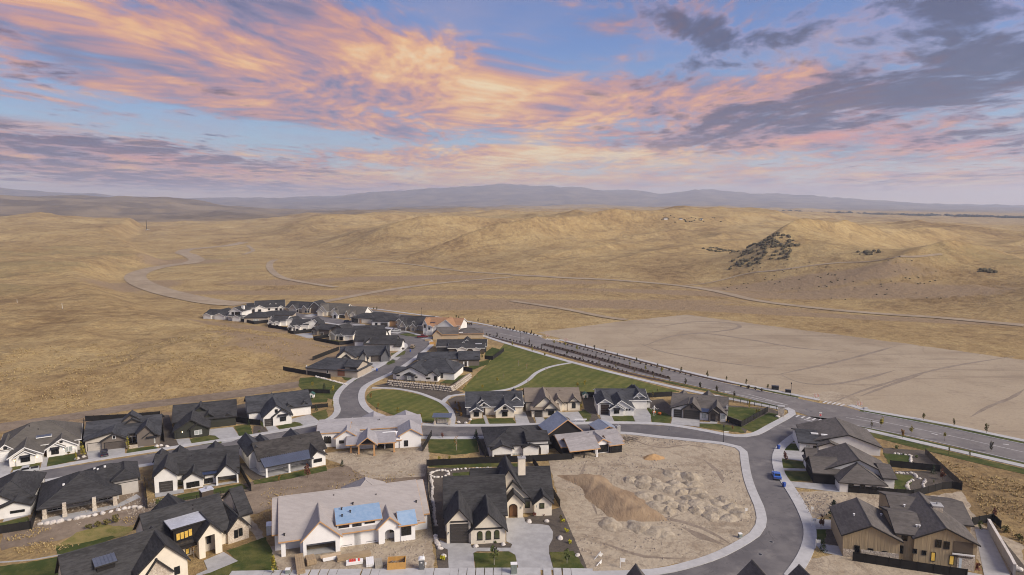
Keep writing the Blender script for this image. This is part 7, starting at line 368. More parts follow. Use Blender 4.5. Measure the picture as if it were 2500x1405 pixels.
def terrain(x,y):
    x=np.asarray(x,float);y=np.asarray(y,float);r=np.hypot(x,y)+1e-6
    z=np.zeros_like(x)
    # hill on the left behind the first row, its nose hiding the feet of the far houses
    dl=seg_side(x,y,HILL_EDGE)
    wob=6*(fbm(x/35,y/35,3,4)-.5)
    up=sst(2,42,dl+wob*.4)
    rise=4.2+7*sst(0,260,-x-150)+9*sst(150,900,-x-60)*sst(300,800,r)
    fold=ridged(x/62+.05*wob,y/88+x/300,4,12)
    z=z+up*rise*(.75+.5*fbm(x/120,y/160,3,9))+up*(4.6*(fold-.5)+1.0*(fbm(x/13,y/13,3,15)-.5)+13*sst(480,800,r)*(ridged(x/260,y/190,3,18)-.45))
    az=np.degrees(np.arctan2(x,y)); rgt=sst(14,37,az)*sst(700,1300,r)
    # right hand hills
    dr=seg_side(x,y,RIGHT_FOOT)
    w=sst(5,200,dr);w2=sst(60,900,dr)
    ang=.55;xr=x*math.cos(ang)+y*math.sin(ang);yr=-x*math.sin(ang)+y*math.cos(ang)
    hr=w*(9+44*ridged(xr/400,yr/185,2,21)**1.7)+w2*(16+24*fbm(xr/420,yr/260,3,31))
    hr=hr+11*w*bump(x,y,340,610,260,95,-.45)
    z=z+hr*(1-.72*sst(1000,2400,r))*(1-.42*rgt)+w*7*(ridged(xr/95+.4*fbm(x/80,y/80,2,3),yr/70,3,24)-.5)*(1-.5*sst(1500,3000,r))
    # the far rolling country
    f=sst(900,2600,y+.25*np.abs(x))
    z=z+(1-.75*rgt)*f*(15+52*(ridged(xr/900,yr/520,4,41)-.47)+22*(ridged(xr/260,yr/200,3,44)-.5)*(1-sst(4000,8000,r)))
    f2=sst(2600,6000,r)*(1-.5*rgt); z=z+f2*(8+44*(ridged(x/1500,y/1300,4,47)-.42))
    # brown hills on the left horizon
    z=z+95*sst(3200,5200,r)*(1-sst(5600,8200,r))*sst(18,31,-np.degrees(np.arctan2(x,y)))*(.45+.8*ridged(x/1300,y/1300,4,55))
    # mountains
    m=np.interp(az,SKY_AZ,SKY_H)
    k=sst(8200,13600,r)
    z=z+m*k*(.62+.5*ridged(x/2400+.2,y/2600,5,61)*(.3+.7*(1-k)) + .3*k*ridged(x/1500,y/5000,3,67))
    z=z+k*(85*(ridged(x/1100,y/1500,4,71)-.5)+30*(ridged(x/420,y/500,2,75)-.5))
    return z

def build_ground():
    NR,NA=1000,760
    rr=np.concatenate([np.exp(np.linspace(math.log(45),math.log(15600),NR))])
    aa=np.radians(np.linspace(-58,58,NA))
    RR,AA=np.meshgrid(rr,aa,indexing='ij'); x=RR*np.sin(AA); y=RR*np.cos(AA); z=terrain(x,y)
    n=NR*NA; co=np.stack([x,y,z],-1).reshape(-1,3).astype(np.float32)
    i=np.arange(n).reshape(NR,NA); q=np.stack([i[:-1,:-1],i[:-1,1:],i[1:,1:],i[1:,:-1]],-1).reshape(-1,4)
    me=bpy.data.meshes.new('ground'); me.vertices.add(n); me.vertices.foreach_set('co',co.ravel())
    me.loops.add(q.size); me.loops.foreach_set('vertex_index',q.ravel().astype(np.int32)); me.polygons.add(len(q))
    me.polygons.foreach_set('loop_start',np.arange(0,q.size,4,dtype=np.int32)); me.polygons.foreach_set('use_smooth',np.ones(len(q),bool)); me.update()
    # cover: R bare soil, G far scrub country, B sage tint
    r=RR; bare=np.zeros_like(x)
    for (cx,cy,rx,ry,a) in BARE: bare=np.maximum(bare,bump(x,y,cx,cy,rx,ry,a))
    far=sst(1700,3400,r)*(.4+.6*sst(0,900,-x+200))+.7*sst(5000,9000,r)
    sage=.75*sst(120,420,-x)*sst(250,500,r)*(1-sst(900,1500,r))*vnoise(x/60,y/40,77)+.6*bump(x,y,430,560,170,90,-.4)
    c=np.stack([bare,np.clip(far,0,1),np.clip(sage,0,1),np.ones_like(x)],-1).astype(np.float32)
    ca=me.color_attributes.new('cover','FLOAT_COLOR','POINT'); ca.data.foreach_set('color',c.ravel())
    me.materials.append(MAT['dry_grass']); return reg(bpy.data.objects.new('ground',me),kind='structure')
build_ground()
def th(x,y): return float(terrain(np.array([x]),np.array([y]))[0])

# ------------------------------------------------------------------ roads, walks, lawns and beds
def sheet(name,m,z,pts,rough=0):
    if rough:
        q=[]
        for a,b in zip(pts,pts[1:]+pts[:1]):
            L=math.hypot(b[0]-a[0],b[1]-a[1]); n=max(1,int(L/(rough*2.2)))
            for i in range(n):
                t=i/n; q.append((a[0]+(b[0]-a[0])*t+random.uniform(-1,1)*rough*.5,a[1]+(b[1]-a[1])*t+random.uniform(-1,1)*rough*.5))
        pts=q
    tri=tessellate_polygon([[Vector((p[0],p[1],0)) for p in pts]])
    mb=MB(); mb.add([(p[0],p[1],z) for p in pts],[t for t in tri]); return mb.build(name,m,kind='structure')
def smooth_line(pts,step=3.0):
    P=[Vector((p[0],p[1])) for p in pts]; out=[]
    for i in range(len(P)-1):
        p0=P[max(i-1,0)];p1=P[i];p2=P[i+1];p3=P[min(i+2,len(P)-1)]; n=max(1,int((p2-p1).length/step))
        for k in range(n):
            t=k/n; out.append(.5*((2*p1)+(p2-p0)*t+(2*p0-5*p1+4*p2-p3)*t*t+(3*p1-p0-3*p2+p3)*t**3))
    out.append(P[-1]); return out
def strip(name,m,z0,z1,wd,pts,drape=None,step=3.0,kind='structure'):
    taper=name=='wheel_track'; W0=wd
    L=smooth_line(pts,step) if len(pts)>2 or drape else [Vector((p[0],p[1])) for p in pts]; mb=MB(); v=[];f=[]; n=len(L)
    for i,p in enumerate(L):
        if taper: wd=W0*(.12+.88*min(1,4*i/n,4*(n-1-i)/n))*random.uniform(.75,1.25)
        d=(L[min(i+1,n-1)]-L[max(i-1,0)]).normalized(); s=Vector((-d.y,d.x))*wd/2
        for q in (p-s,p+s):
            h=th(q.x,q.y)+drape if drape else 0
            v+=[(q.x,q.y,z0+h),(q.x,q.y,z1+h)]
    for i in range(n-1):
        a=4*i;b=a+4; f+=[(a+1,b+1,b+3,a+3),(a,b,b+1,a+1),(a+2,a+3,b+3,b+2)]
    f+=[(0,1,3,2),(4*n-4,4*n-2,4*n-1,4*n-3)]
    mb.add(v,f); return mb.build(name,m,kind=kind)
zz={}
for i,(name,m,z,rough,pts,lab) in enumerate(POLYS):
    zz[m]=zz.get(m,0)+1; sheet(name,m,z+.0006*(zz[m]%16),pts,rough)
for i,(name,m,z0,z1,wd,pts) in enumerate(STRIPS): strip(name,m,z0,z1+.0008*(i%9),wd,pts)
for wd,pts in TRACKS: strip('dirt_road','dirt_track',0,.05,wd,pts,drape=.3,step=6.0)

# front pavement: separate concrete slabs between open joints
fp=empty('front_sidewalk',(SLAB[0][0],SLAB[0][1],0),kind='structure')
L_=smooth_line(SLAB,1.55); sm_=MB().box(.006,1.545,-1.3,1.3,0,.16).mesh('slab','concrete_walk')
for a_,b_ in zip(L_[:-1],L_[1:]):
    o=bpy.data.objects.new('slab',sm_); o.location=(a_.x-SLAB[0][0],a_.y-SLAB[0][1],random.uniform(-.008,.004)); o.rotation_euler=(0,0,math.atan2(b_.y-a_.y,b_.x-a_.x)); reg(o,fp)
for x_,y_ in MANHOLES:
    mh=empty('manhole',(x_,y_,.05),kind='structure'); MB().tube((0,0,-.02),(0,0,.006),.55,.55,18).build('concrete_collar','collar',mh); MB().tube((0,0,0),(0,0,.012),.36,.36,16).build('cover','black_metal',mh)

# ------------------------------------------------------------------ houses
def roof_part(p,v,d):
    x0,x1,y0,y1,z0,he,hr,xa=v['b']; k=v['k']; o=v.get('over',.45); t=.2; rm=v.get('roof',d['roof']); tm=v.get('trim',d['trim']); mb=MB(); tb=MB(); e=.03
    if k=='G':
        sl=(hr-he)/(xa-x0); sr=(hr-he)/(x1-xa); zl=he-o*sl+e; zr=he-o*sr+e; a=hr+e
        mb.prism([(x0-o,zl),(xa,a),(x1+o,zr),(x1+o,zr+t),(xa,a+t),(x0-o,zl+t)],'y',y0-o,y1+o*.4)
        q=.13; tb.prism([(x0-o-.02,zl-q),(xa,a-q),(x1+o+.02,zr-q),(x1+o+.02,zr+t*.7),(xa,a+t*.7),(x0-o-.02,zl+t*.7)],'y',y0-o-.07,y0-o+.03)
        tb.box(x0-o-.06,x0-o+.03,y0-o+.031,y1,zl-q*.6,zl+t*.6); tb.box(x1+o-.03,x1+o+.06,y0-o+.031,y1,zr-q*.6,zr+t*.6)
    elif k in('S','L'):
        if k=='S':
            ym=(y0+y1)/2; s=(hr-he)/(ym-y0); zl=he-o*s+e; a=hr+e
            pr=[(y0-o,zl),(ym,a),(y1+o,zl),(y1+o,zl+t),(ym,a+t),(y0-o,zl+t)]; q=.13
            pt=[(y0-o-.02,zl-q),(ym,a-q),(y1+o+.02,zl-q),(y1+o+.02,zl+t*.7),(ym,a+t*.7),(y0-o-.02,zl+t*.7)]
        else:
            s=(hr-he)/(y1-y0); zl=he-o*s+e; pr=[(y0-o,zl),(y1,hr+e),(y1,hr+e+t),(y0-o,zl+t)]; pt=[(y0-o-.02,zl-.13),(y1,hr+e-.13),(y1,hr+e+t*.7),(y0-o-.02,zl+t*.7)]
        mb.prism(pr,'x',x0-o,x1+o); tb.prism(pt,'x',x0-o-.06,x0-o+.03); tb.prism(pt,'x',x1+o-.03,x1+o+.06); tb.box(x0-o+.031,x1+o-.031,y0-o-.06,y0-o+.03,zl-.1,zl+t*.7)
        if 'metal' in rm:   # standing seams
            sb=MB(); n=int((x1-x0+2*o)/.55)
            for i in range(1,n):
                xx=x0-o+i*(x1-x0+2*o)/n; sb.prism([(a+.0,b+t) for a,b in ([(y0-o,zl),(y1,hr+e)] if k=='L' else [(y0-o,zl),((y0+y1)/2,hr+e)])]+[(a,b+t+.07) for a,b in ([(y1,hr+e),(y0-o,zl)] if k=='L' else [((y0+y1)/2,hr+e),(y0-o,zl)])],'x',xx-.025,xx+.025)
            if sb.v: sb.build('seam',rm,p)
    elif k=='H':
        wx,wy=x1-x0+2*o,y1-y0+2*o; X0,X1,Y0,Y1=x0-o,x1+o,y0-o,y1+o; ze=he-.12
        if wx>=wy: ra,rb=(X0+wy*.46,(Y0+Y1)/2,hr),(X1-wy*.46,(Y0+Y1)/2,hr)
        else: ra,rb=((X0+X1)/2,Y0+wx*.46,hr),((X0+X1)/2,Y1-wx*.46,hr)
        c=[(X0,Y0),(X1,Y0),(X1,Y1),(X0,Y1)]
        v8=[(a,b,ze) for a,b in c]+[(a,b,ze+t) for a,b in c]+[ra,rb]
        top=[(4,5,9,8),(5,6,9),(6,7,8,9),(7,4,8)] if wx>=wy else [(4,5,8),(5,6,9,8),(6,7,9),(7,4,8,9)]
        mb.add(v8,[(3,2,1,0),(0,1,5,4),(1,2,6,5),(2,3,7,6),(3,0,4,7)]+top)
        tb.box(X0-.05,X1+.05,Y0-.06,Y0-.01,ze-.03,ze+t*.8); tb.box(X0-.06,X0-.01,Y0,Y1,ze-.03,ze+t*.8); tb.box(X1+.01,X1+.06,Y0,Y1,ze-.03,ze+t*.8)
    else:
        mb.box(x0-o,x1+o,y0-o,y1+o,he,he+.22); tb.box(x0-o-.04,x1+o+.04,y0-o-.05,y0-o-.01,he-.03,he+.24)
    r=mb.build('roof',rm,p); tb.build('fascia',tm,r); cb=MB()
    if k=='G': cb.prism([(xa-.2,hr+e+t-.05),(xa,hr+e+t+.07),(xa+.2,hr+e+t-.05)],'y',y0-o+.02,y1+o*.3)
    elif k=='S': cb.prism([(ym-.2,hr+e+t-.05),(ym,hr+e+t+.07),(ym+.2,hr+e+t-.05)],'x',x0-o+.02,x1+o-.02)
    elif k=='H':
        cb.tube(ra,rb,.12,.12,6)
        for a_,b_ in zip(v8[4:8],(ra,rb,rb,ra) if wx>=wy else (ra,ra,rb,rb)): cb.tube(a_,b_,.09,.1,5)
    if cb.v: cb.build('ridge_cap',rm+'_cap' if rm+'_cap' in MAT else rm,r)
def wall_part(p,v,d):
    x0,x1,y0,y1,z0,he,hr,xa=v['b']; k=v['k']; wm=v.get('wall',d['wall']); ins=v.get('inset',0); mb=MB(); hole=v.get('hole'); ym=(y0+y1)/2
    if k=='G':
        mb.prism([(x0,z0),(x1,z0),(x1,he),(xa,hr),(x0,he)],'y',y0+ins,y1)
    elif k=='S':
        s=(hr-he)/(ym-y0); a=y0+ins; mb.prism([(a,z0),(y1,z0),(y1,he),(ym,hr),(a,he+ins*s)] if ins<ym-y0 else [(a,z0),(y1,z0),(y1,he)],'x',x0,x1)
    elif k=='L':
        s=(hr-he)/(y1-y0); a=y0+ins; mb.prism([(a,z0),(y1,z0),(y1,hr),(a,he+ins*s)],'x',x0,x1)
    else: mb.box(x0,x1,y0+ins,y1,z0,he-(.1 if k=='H' else .002))
    w_=mb.build('wall',wm,p)
    if ins and hole:
        h0,h1,hz=hole; h0=max(h0,x0+.25); h1=min(h1,x1-.25); f=MB()
        fx0,fx1=(x0,x1) if k=='G' else (max(x0,h0-1.2),min(x1,h1+1.2))
        f.box(fx0,h0,y0,y0+.3,z0,min(hz,he)); f.box(h1,fx1,y0,y0+.3,z0,min(hz,he)); hz=min(hz,he+.5*(hr-he)*.5)
        zl=min(hz,he)
        if v.get('arch'):
            n=8; cx=(h0+h1)/2; rw=(h1-h0)/2; zs=zl-rw*.9 if zl-rw*.9>.8 else zl*.5
            arc=[(cx-rw*math.cos(math.pi*i/n),zs+(zl-.06-zs)*math.sin(math.pi*i/n)) for i in range(n+1)]
            f.prism([(h0,zl)]+[(h0,zs)]+arc[1:-1]+[(h1,zs),(h1,zl)],'y',y0,y0+.3)
        if k=='G': f.prism([(x0,zl),(x1,zl),(x1,he+.001),(xa,hr-.01),(x0,he+.001)],'y',y0,y0+.3)
        else: f.box(fx0,fx1,y0,y0+.3,zl,he)
        for xx in ((x0,x0+.25),(x1-.25,x1)) if k=='G' else (): f.box(xx[0],xx[1],y0+.3,y0+ins,z0,he)
        f.build('facade',wm,p)
    return w_
def archpoly(x0,x1,z0,z1,n=8):
    r=(x1-x0)/2; c=(x0+x1)/2; zs=max(z1-r,z0+.2); return [(x0,z0),(x1,z0),(x1,zs)]+[(c+r*math.cos(math.pi*i/n),zs+(z1-zs)*math.sin(math.pi*i/n)) for i in range(1,n)]+[(x0,zs)]
def opening(p,q,d):
    t=q['t']; b=q['b']; st=q.get('st'); nx,ny=q.get('nx',1),q.get('ny',1)
    if t=='win':
        x0,x1,z0,z1,y=b
        if x1-x0<.4: x1=x0+.4
        if z1-z0<.35: z1=z0+.35
        f=MB(); w_=.1; fm='trim_white' if d['wall'] in('wall_taupe','wall_beige2','wall_grey','wall_darkgreen') else ('frame_dark' if st!='glass_pale' else 'trim_white')
        f.box(x0-w_,x0,y-.09,y-.005,z0-w_,z1+w_); f.box(x1,x1+w_,y-.09,y-.005,z0-w_,z1+w_); f.box(x0,x1,y-.09,y-.005,z1,z1+w_); f.box(x0-.03,x1+.03,y-.12,y-.005,z0-w_,z0)
        for i in range(1,nx): xx=x0+(x1-x0)*i/nx; f.box(xx-.04,xx+.04,y-.085,y-.005,z0,z1)
        for i in range(1,ny): zz_=z0+(z1-z0)*i/ny; f.box(x0,x1,y-.08,y-.006,zz_-.03,zz_+.03)
        o=f.build('window',fm,p)
        for i in range(nx):
            a=x0+(x1-x0)*i/nx; c=x0+(x1-x0)*(i+1)/nx; MB().box(a+.02,c-.02,y-.04,y-.008,z0+.01,z1-.01).build('pane',st or 'glass_dark',o)
    elif t=='arch':
        x0,x1,z0,z1,y=b; f=MB(); o_=archpoly(x0-.1,x1+.1,z0-.1,z1+.1); f.prism(o_,'y',y-.06,y-.004); f.box(x0-.12,x1+.12,y-.11,y-.004,z0-.18,z0-.1); o=f.build('window','frame_dark',p)
        MB().prism(archpoly(x0,x1,z0,z1),'y',y-.09,y-.062).build('pane',st or 'glass_dark',o)
    elif t=='garage':
        x0,x1,z0,z1,y=b; z1=max(z1,2.1); f=MB(); f.box(x0-.14,x0,y-.08,y-.004,0,z1+.14); f.box(x1,x1+.14,y-.08,y-.004,0,z1+.14); f.box(x0,x1,y-.08,y-.004,z1,z1+.14); o=f.build('garage_door',d['trim'] if d['trim']!='wood_edge' else 'trim_white',p)
        n=4 if z1<3 else 6
        for i in range(n): MB().box(x0+.01,x1-.01,y-.05,y-.006,z1*i/n+.02,z1*(i+1)/n-.02).build('panel',st,o)
    elif t=='door':
        x0,x1,z0,z1,y=b; z1=max(z1,2.0)
        if q.get('arch'):
            o=MB().prism(archpoly(x0,x1,0,z1),'y',y-.08,y-.004).build('front_door','door_dark',p); c=(x0+x1)/2
            MB().prism(archpoly(x0+.1,x1-.1,.05,z1-.1),'y',y-.12,y-.082).build('door_leaf',st,o); MB().box(c-.03,c+.03,y-.15,y-.121,.05,z1-.15).build('door_stile','door_dark',o)
        else:
            o=MB().box(x0,x1,y-.07,y-.004,0,z1).build('front_door','trim_white' if st=='door_pale' else 'frame_dark',p); MB().box(x0+.1,x1-.1,y-.11,y-.072,.04,z1-.1).build('door_leaf',st,o); MB().box(x1-.24,x1-.18,y-.16,y-.111,1,1.15).build('handle','rim',o)
    elif t=='beam': x0,x1,z0,z1,y=b; MB().box(x0,x1,y-.16,y-.004,(z0+z1)/2-.14,(z0+z1)/2+.14).build('beam',st or 'trim_dark',p)
    elif t=='awning':
        x0,x1,z0,z1,y=b; zm=(z0+z1)/2; f=MB(); f.prism([(y-.75,zm-.2),(y-.004,zm+.2),(y-.004,zm+.28),(y-.75,zm-.12)],'x',x0,x1); o=f.build('window_awning','metal_dark',p)
        g=MB(); 
        for xx in (x0+.15,x1-.2): g.box(xx,xx+.06,y-.6,y-.004,zm-.42,zm-.36)
        g.build('bracket','trim_dark',o)
    elif t=='sheet': x0,x1,z0,z1,y=b; MB().box(x0,x1,y-.07,y-.003,max(z0,0),z1).build('cladding',st,p)
    elif t=='recess':  # balcony hollow is a flat sheet, its shade painted in as dark colour
        x0,x1,z0,z1,y=b; o=MB().box(x0,x1,y-.03,y-.003,z0,z1).build('balcony_shade',st,p); f=MB()
        f.box(x0,x1,y-.22,y-.04,z0-.1,z0); f.box(x0,x1,y-.2,y-.14,z0+.85,z0+.92)
        n=int((x1-x0)/.3)
        for i in range(n+1): xx=x0+(x1-x0-.04)*i/n; f.box(xx,xx+.04,y-.19,y-.15,z0,z0+.85)
        f.build('balustrade','wall_brown',o)
    elif t=='vent':
        x,y,z,hw=b; o=MB()
        if q.get('r')==2: o.box(x-hw,x+hw,y-.4,y+.4,z-.05,z+.22); o.build('skylight',st or 'metal_light',p)
        else: o.tube((x,y,z-.4),(x,y,z+.45),.13,.13,8); o.box(x-.2,x+.2,y-.2,y+.2,z+.45,z+.5); o.build('roof_vent',st or 'trim_dark',p)
    elif t=='lamp':
        x,_,z,_,y=b; o=MB().box(x-.09,x+.09,y-.2,y-.004,z+.12,z+.2).box(x-.02,x+.02,y-.12,y-.09,z-.2,z+.12).build('wall_lamp','frame_dark',p); MB().box(x-.09,x+.09,y-.19,y-.02,z-.2,z+.115).build('lantern','bulb' if q.get('on') else 'glass_pale',o)
    elif t=='col':
        x,y,z,w_=b; h=w_/2; o=MB().box(x-h,x+h,y-h,y+h,0,max(z,2.2)).build('column',st or 'trim_white',p); MB().box(x-h-.08,x+h+.08,y-h-.08,y+h+.08,.0,.9 if q.get('foot') else .25).build('column_base','stone_light' if q.get('foot') else (st or 'trim_white'),o)
    elif t=='chim':
        x0,x1,y0,y1,z0,z1=b; o=MB().box(x0,x1,y0,y1,z0,z1).build('chimney',st if False else q.get('st','stone_light'),p); MB().box(x0-.12,x1+.12,y0-.12,y1+.12,z1,z1+.16).build('chimney_cap',q.get('cap','concrete'),o); MB().tube(((x0+x1)/2,(y0+y1)/2,z1+.16),((x0+x1)/2,(y0+y1)/2,z1+.6),.16,.14,8).build('flue','rim',o)
def house(d):
    p=empty(d['n'],(d['x'],d['y'],0),d['r'],label=d['label'],cat='house')
    for v in d['v']: wall_part(p,v,d); roof_part(p,v,d)
    for q in d['w']: opening(p,q,d)
    xs=[v['b'][0] for v in d['v']]+[v['b'][1] for v in d['v']]
    for a,z in d.get('side',[]):
        v=d['v'][0]; x0=v['b'][0]; y=v['b'][2]+a+1
        o=MB().box(x0-.08,x0-.003,y-.4,y+.4,z-.5,z+.4).build('window','frame_dark',p); MB().box(x0-.1,x0-.081,y-.32,y+.32,z-.42,z+.32).build('pane','glass_dark',o)
    # plumbing vents and a ridge vent on the biggest roof
    v=max(d['v'],key=lambda v:(v['b'][1]-v['b'][0])*(v['b'][3]-v['b'][2])); x0,x1,y0,y1,z0,he,hr,xa=v['b']; rnd=random.Random(int(abs(d['x'])*100))
    for i in range(2):
        if v['k'] in 'SH':
            x=x0+(x1-x0)*rnd.uniform(.3,.7); y=y0+(y1-y0)*rnd.uniform(.3,.46); z=he+(hr-he)*(y-y0)/((y1-y0)/2); MB().tube((x,y,z-.2),(x,y,z+.55),.09,.09,6).build('vent_pipe','trim_dark',p)
for d in HOUSES: house(d)
for x,y,z,wd,lab in ROOF_TIPS:
    house(dict(n='house',label=lab,x=x-wd/2,y=y-9,r=.1,wall='wall_taupe',roof='roof_brown',trim='trim_dark',v=[dict(k='G',b=[0,wd,0,9,0,3.0,z,wd/2])],w=[dict(t='garage',b=[wd*.12,wd*.55,0,2.4,0],st='garage_dark'),dict(t='win',b=[wd*.66,wd*.86,1,2.3,0],nx=2,ny=1)]))
# ------------------------------------------------------------------ fences and walls
def fence(pts,h,label,kind):
    p=empty('fence',(pts[0][0],pts[0][1],0),label=label,cat='fence'); ox,oy=pts[0]; pm=MB()
    bm_='fence_brown' if 'slatted' in label else 'fence_black'
    post=MB().box(-.07,.07,-.07,.07,0,h+.1).mesh('post',bm_); cache={}
    for (ax,ay),(bx,by) in zip(pts[:-1],pts[1:]):
        L=math.hypot(bx-ax,by-ay); n=max(1,round(L/2.4)); a=math.atan2(by-ay,bx-ax); l=L/n
        if kind=='panel':
            me=MB().box(.07,l-.07,-.025,.025,.06,h)
            if 'slatted' in label:
                me=MB()
                for k in range(int(l/.3)): me.box(.07+k*.3,.07+k*.3+.2,-.02,.02,.06,h)
            else: me.box(.07,l-.07,-.045,.045,h-.1,h); me.box(.07,l-.07,-.045,.045,.1,.2)
        else:
            me=MB(); me.box(.05,l-.05,-.03,.03,h-.12,h-.06); me.box(.05,l-.05,-.03,.03,.15,.2)
            for k in range(int(l/.16)): me.box(.08+k*.16,.105+k*.16,-.012,.012,.1,h)
        pan=me.mesh('panel',bm_)
        for i in range(n):
            x=ax+(bx-ax)*i/n-ox; y=ay+(by-ay)*i/n-oy
            for nm,me_ in (('panel',pan),('post',post)):
                o=bpy.data.objects.new(nm,me_); o.location=(x,y,0); o.rotation_euler=(0,0,a); reg(o,p)
    o=bpy.data.objects.new('post',post); o.location=(pts[-1][0]-ox,pts[-1][1]-oy,0); reg(o,p)
for f in FENCES: fence(*f)
def rock_mesh(seed,m,smooth=False):
    bm=bmesh.new(); bmesh.ops.create_icosphere(bm,subdivisions=2,radius=1)
    for v in bm.verts:
        n=mnoise.noise(v.co*1.1+Vector((seed*3.7,seed,0))); v.co*=1+.35*n; v.co.z*=.68
        if v.co.z<-.35: v.co.z=-.35
    me=bpy.data.meshes.new('boulder'); bm.to_mesh(me); bm.free(); me.materials.append(MAT[m]); return me
ROCKS=[rock_mesh(i,'stone_pale') for i in range(6)]; ROCKB=[rock_mesh(i+9,'stone') for i in range(6)]

# ------------------------------------------------------------------ trees and shrubs
def leaves(mb,cx,cy,cz,rx,ry,rz,n,s,rnd,taper=0,clumps=None):
    cl=clumps or [(0,0,0,1)]
    for i in range(n):
        a,b_,c_2,k=cl[i%len(cl)]
        u=Vector((rnd.gauss(0,1),rnd.gauss(0,1),rnd.gauss(0,1))).normalized()*(rnd.uniform(.25,1)**.5)*k
        z=b_z=c_2+u.z; q=1-taper*max(0,(z+1)/2)
        p=Vector((cx+rx*(a+u.x)*q,cy+ry*(b_+u.y)*q,cz+rz*z)); d=Vector((rnd.gauss(0,1),rnd.gauss(0,1),rnd.gauss(0,.8))).normalized(); t=d.orthogonal().normalized(); w_=d.cross(t); ss=s*rnd.uniform(.6,1.3)
        mb.add([p-t*ss-w_*ss*.7,p+t*ss-w_*ss*.7,p+t*ss*.8+w_*ss*.7,p-t*ss*.8+w_*ss*.7],[(0,1,2,3)])
def clumpset(rnd,n,k): return [(rnd.uniform(-.6,.6),rnd.uniform(-.6,.6),rnd.uniform(-.7,.7),k*rnd.uniform(.7,1.2)) for _ in range(n)]
TREEK={'dark':('leaf_dark','bark',.62,.22,0),'olive':('leaf_olive','bark',.7,.25,0),'yellow':('leaf_yellow','bark',.8,.3,0),'sapling':('leaf_olive','bark',.5,.3,0),'orange':('leaf_orange','bark',.7,.25,0),'green':('leaf_green','bark_pale',.85,.28,.3),'red':('leaf_red','bark',.8,.25,0),'conifer':('leaf_conifer','bark',1.25,.06,.93),'poplar':('leaf_yellow','bark',.55,.1,.4),'bare':('leaf_orange','bark_pale',.75,.3,0)}
TM={}
def tree_meshes(kind,i):
    if (kind,i) in TM: return TM[(kind,i)]
    lm,bk,wr,bot,tap=TREEK[kind]; rnd=random.Random(i*13+sum(map(ord,kind))); t=MB(); c=MB(); H=4.0
    t.tube((0,0,-.1),(0.03,0,H*.55),.075,.05,6); t.tube((.03,0,H*.55),(0,.04,H*.92),.05,.02,5)
    for k in range(6 if kind!='bare' else 11):
        z=H*rnd.uniform(.35,.75); a=rnd.uniform(0,6.28); l=rnd.uniform(.4,.9)*wr; t.tube((0.02,0,z),(math.cos(a)*l,math.sin(a)*l,z+rnd.uniform(.35,.8)),.028,.01,4)
    zc=H*(bot+1)/2; rz=H*(1-bot)/2
    if kind=='conifer':
        for L in range(9):
            f=L/9; z=H*(.08+.9*f); r=wr*(1-f)*.95+.08; leaves(c,0,0,z,r,r,.18,26,.15,rnd)
    else:
        n={'bare':26,'sapling':46,'poplar':110}.get(kind,120); leaves(c,0,0,zc,wr,wr,rz,n,.19 if kind!='bare' else .13,rnd,tap,clumpset(rnd,9,.55))
    TM[(kind,i)]=(t.mesh('trunk',bk),c.mesh('crown',lm)); return TM[(kind,i)]
rt=random.Random(5)
for kind,h,label,group,x,y in [(*q[:4],*p) for q in TREES for p in q[4]]:
    i=rt.randrange(4); a,b_=tree_meshes(kind,i); s=h/4.0*.7*rt.uniform(.82,1.2)
    p=empty('tree',(x,y,0),rt.uniform(0,6.28),label=label,cat='tree',group=group or None); p.scale=(s*rt.uniform(.9,1.15),s*rt.uniform(.9,1.15),s)
    for nm,me in (('trunk',a),('crown',b_)): reg(bpy.data.objects.new(nm,me),p)
SHM={}
SHK={'dark':'leaf_maroon','green':'leaf_green','yellow':'leaf_bright','red':'leaf_red','orange':'leaf_orange','olive':'leaf_olive'}
for kind,s,label,group,x,y in [(*q[:4],*p) for q in SHRUBS for p in q[4]]:
    k=(kind,rt.randrange(4))
    if k not in SHM:
        mb=MB(); rnd=random.Random(k[1]*7+len(kind)); leaves(mb,0,0,.5,.62,.62,.5,70,.16,rnd,0,clumpset(rnd,6,.55)); SHM[k]=mb.mesh('shrub',SHK[kind])
    o=bpy.data.objects.new('shrub',SHM[k]); q=s*rt.uniform(.8,1.25); o.location=(x+rt.uniform(-.25,.25),y+rt.uniform(-.25,.25),.05); o.rotation_euler=(0,0,rt.uniform(0,6.28)); o.scale=(q,q,q*rt.uniform(.8,1.2)); reg(o,label=label,cat='shrub',group=group)

# ------------------------------------------------------------------ vehicles, site things and street furniture
def obj_child(p,name,me,loc=(0,0,0),rz=0,sc_=(1,1,1)):
    o=bpy.data.objects.new(name,me); o.location=loc; o.rotation_euler=(0,0,rz); o.scale=sc_; return reg(o,p)
def loft(prof,hw,inset=.08):
    """side profile (x,z) to a body with rounded shoulders"""
    mb=MB(); n=len(prof); cx=sum(p[0] for p in prof)/n; cz=sum(p[1] for p in prof)/n; v=[]
    for y,k in ((-hw,.93),(-hw+inset,1),(hw-inset,1),(hw,.93)):
        v+=[(cx+(x-cx)*(k*.5+.5),y,cz+(z-cz)*k) for x,z in prof]
    f=[]
    for j in range(3):
        for i in range(n): f.append((j*n+i,j*n+(i+1)%n,(j+1)*n+(i+1)%n,(j+1)*n+i))
    tri=tessellate_polygon([[Vector((x,z,0)) for x,z in prof]]); f+=[t for t in tri]+[tuple(i+3*n for i in t) for t in tri]
    return mb.add(v,f)
WHEEL=MB().tube((0,-.12,0),(0,.12,0),.36,.36,14); RIM=MB().tube((0,-.13,0),(0,.13,0),.21,.21,10)
WM=WHEEL.mesh('tyre','tyre'); RM=RIM.mesh('rim','rim')
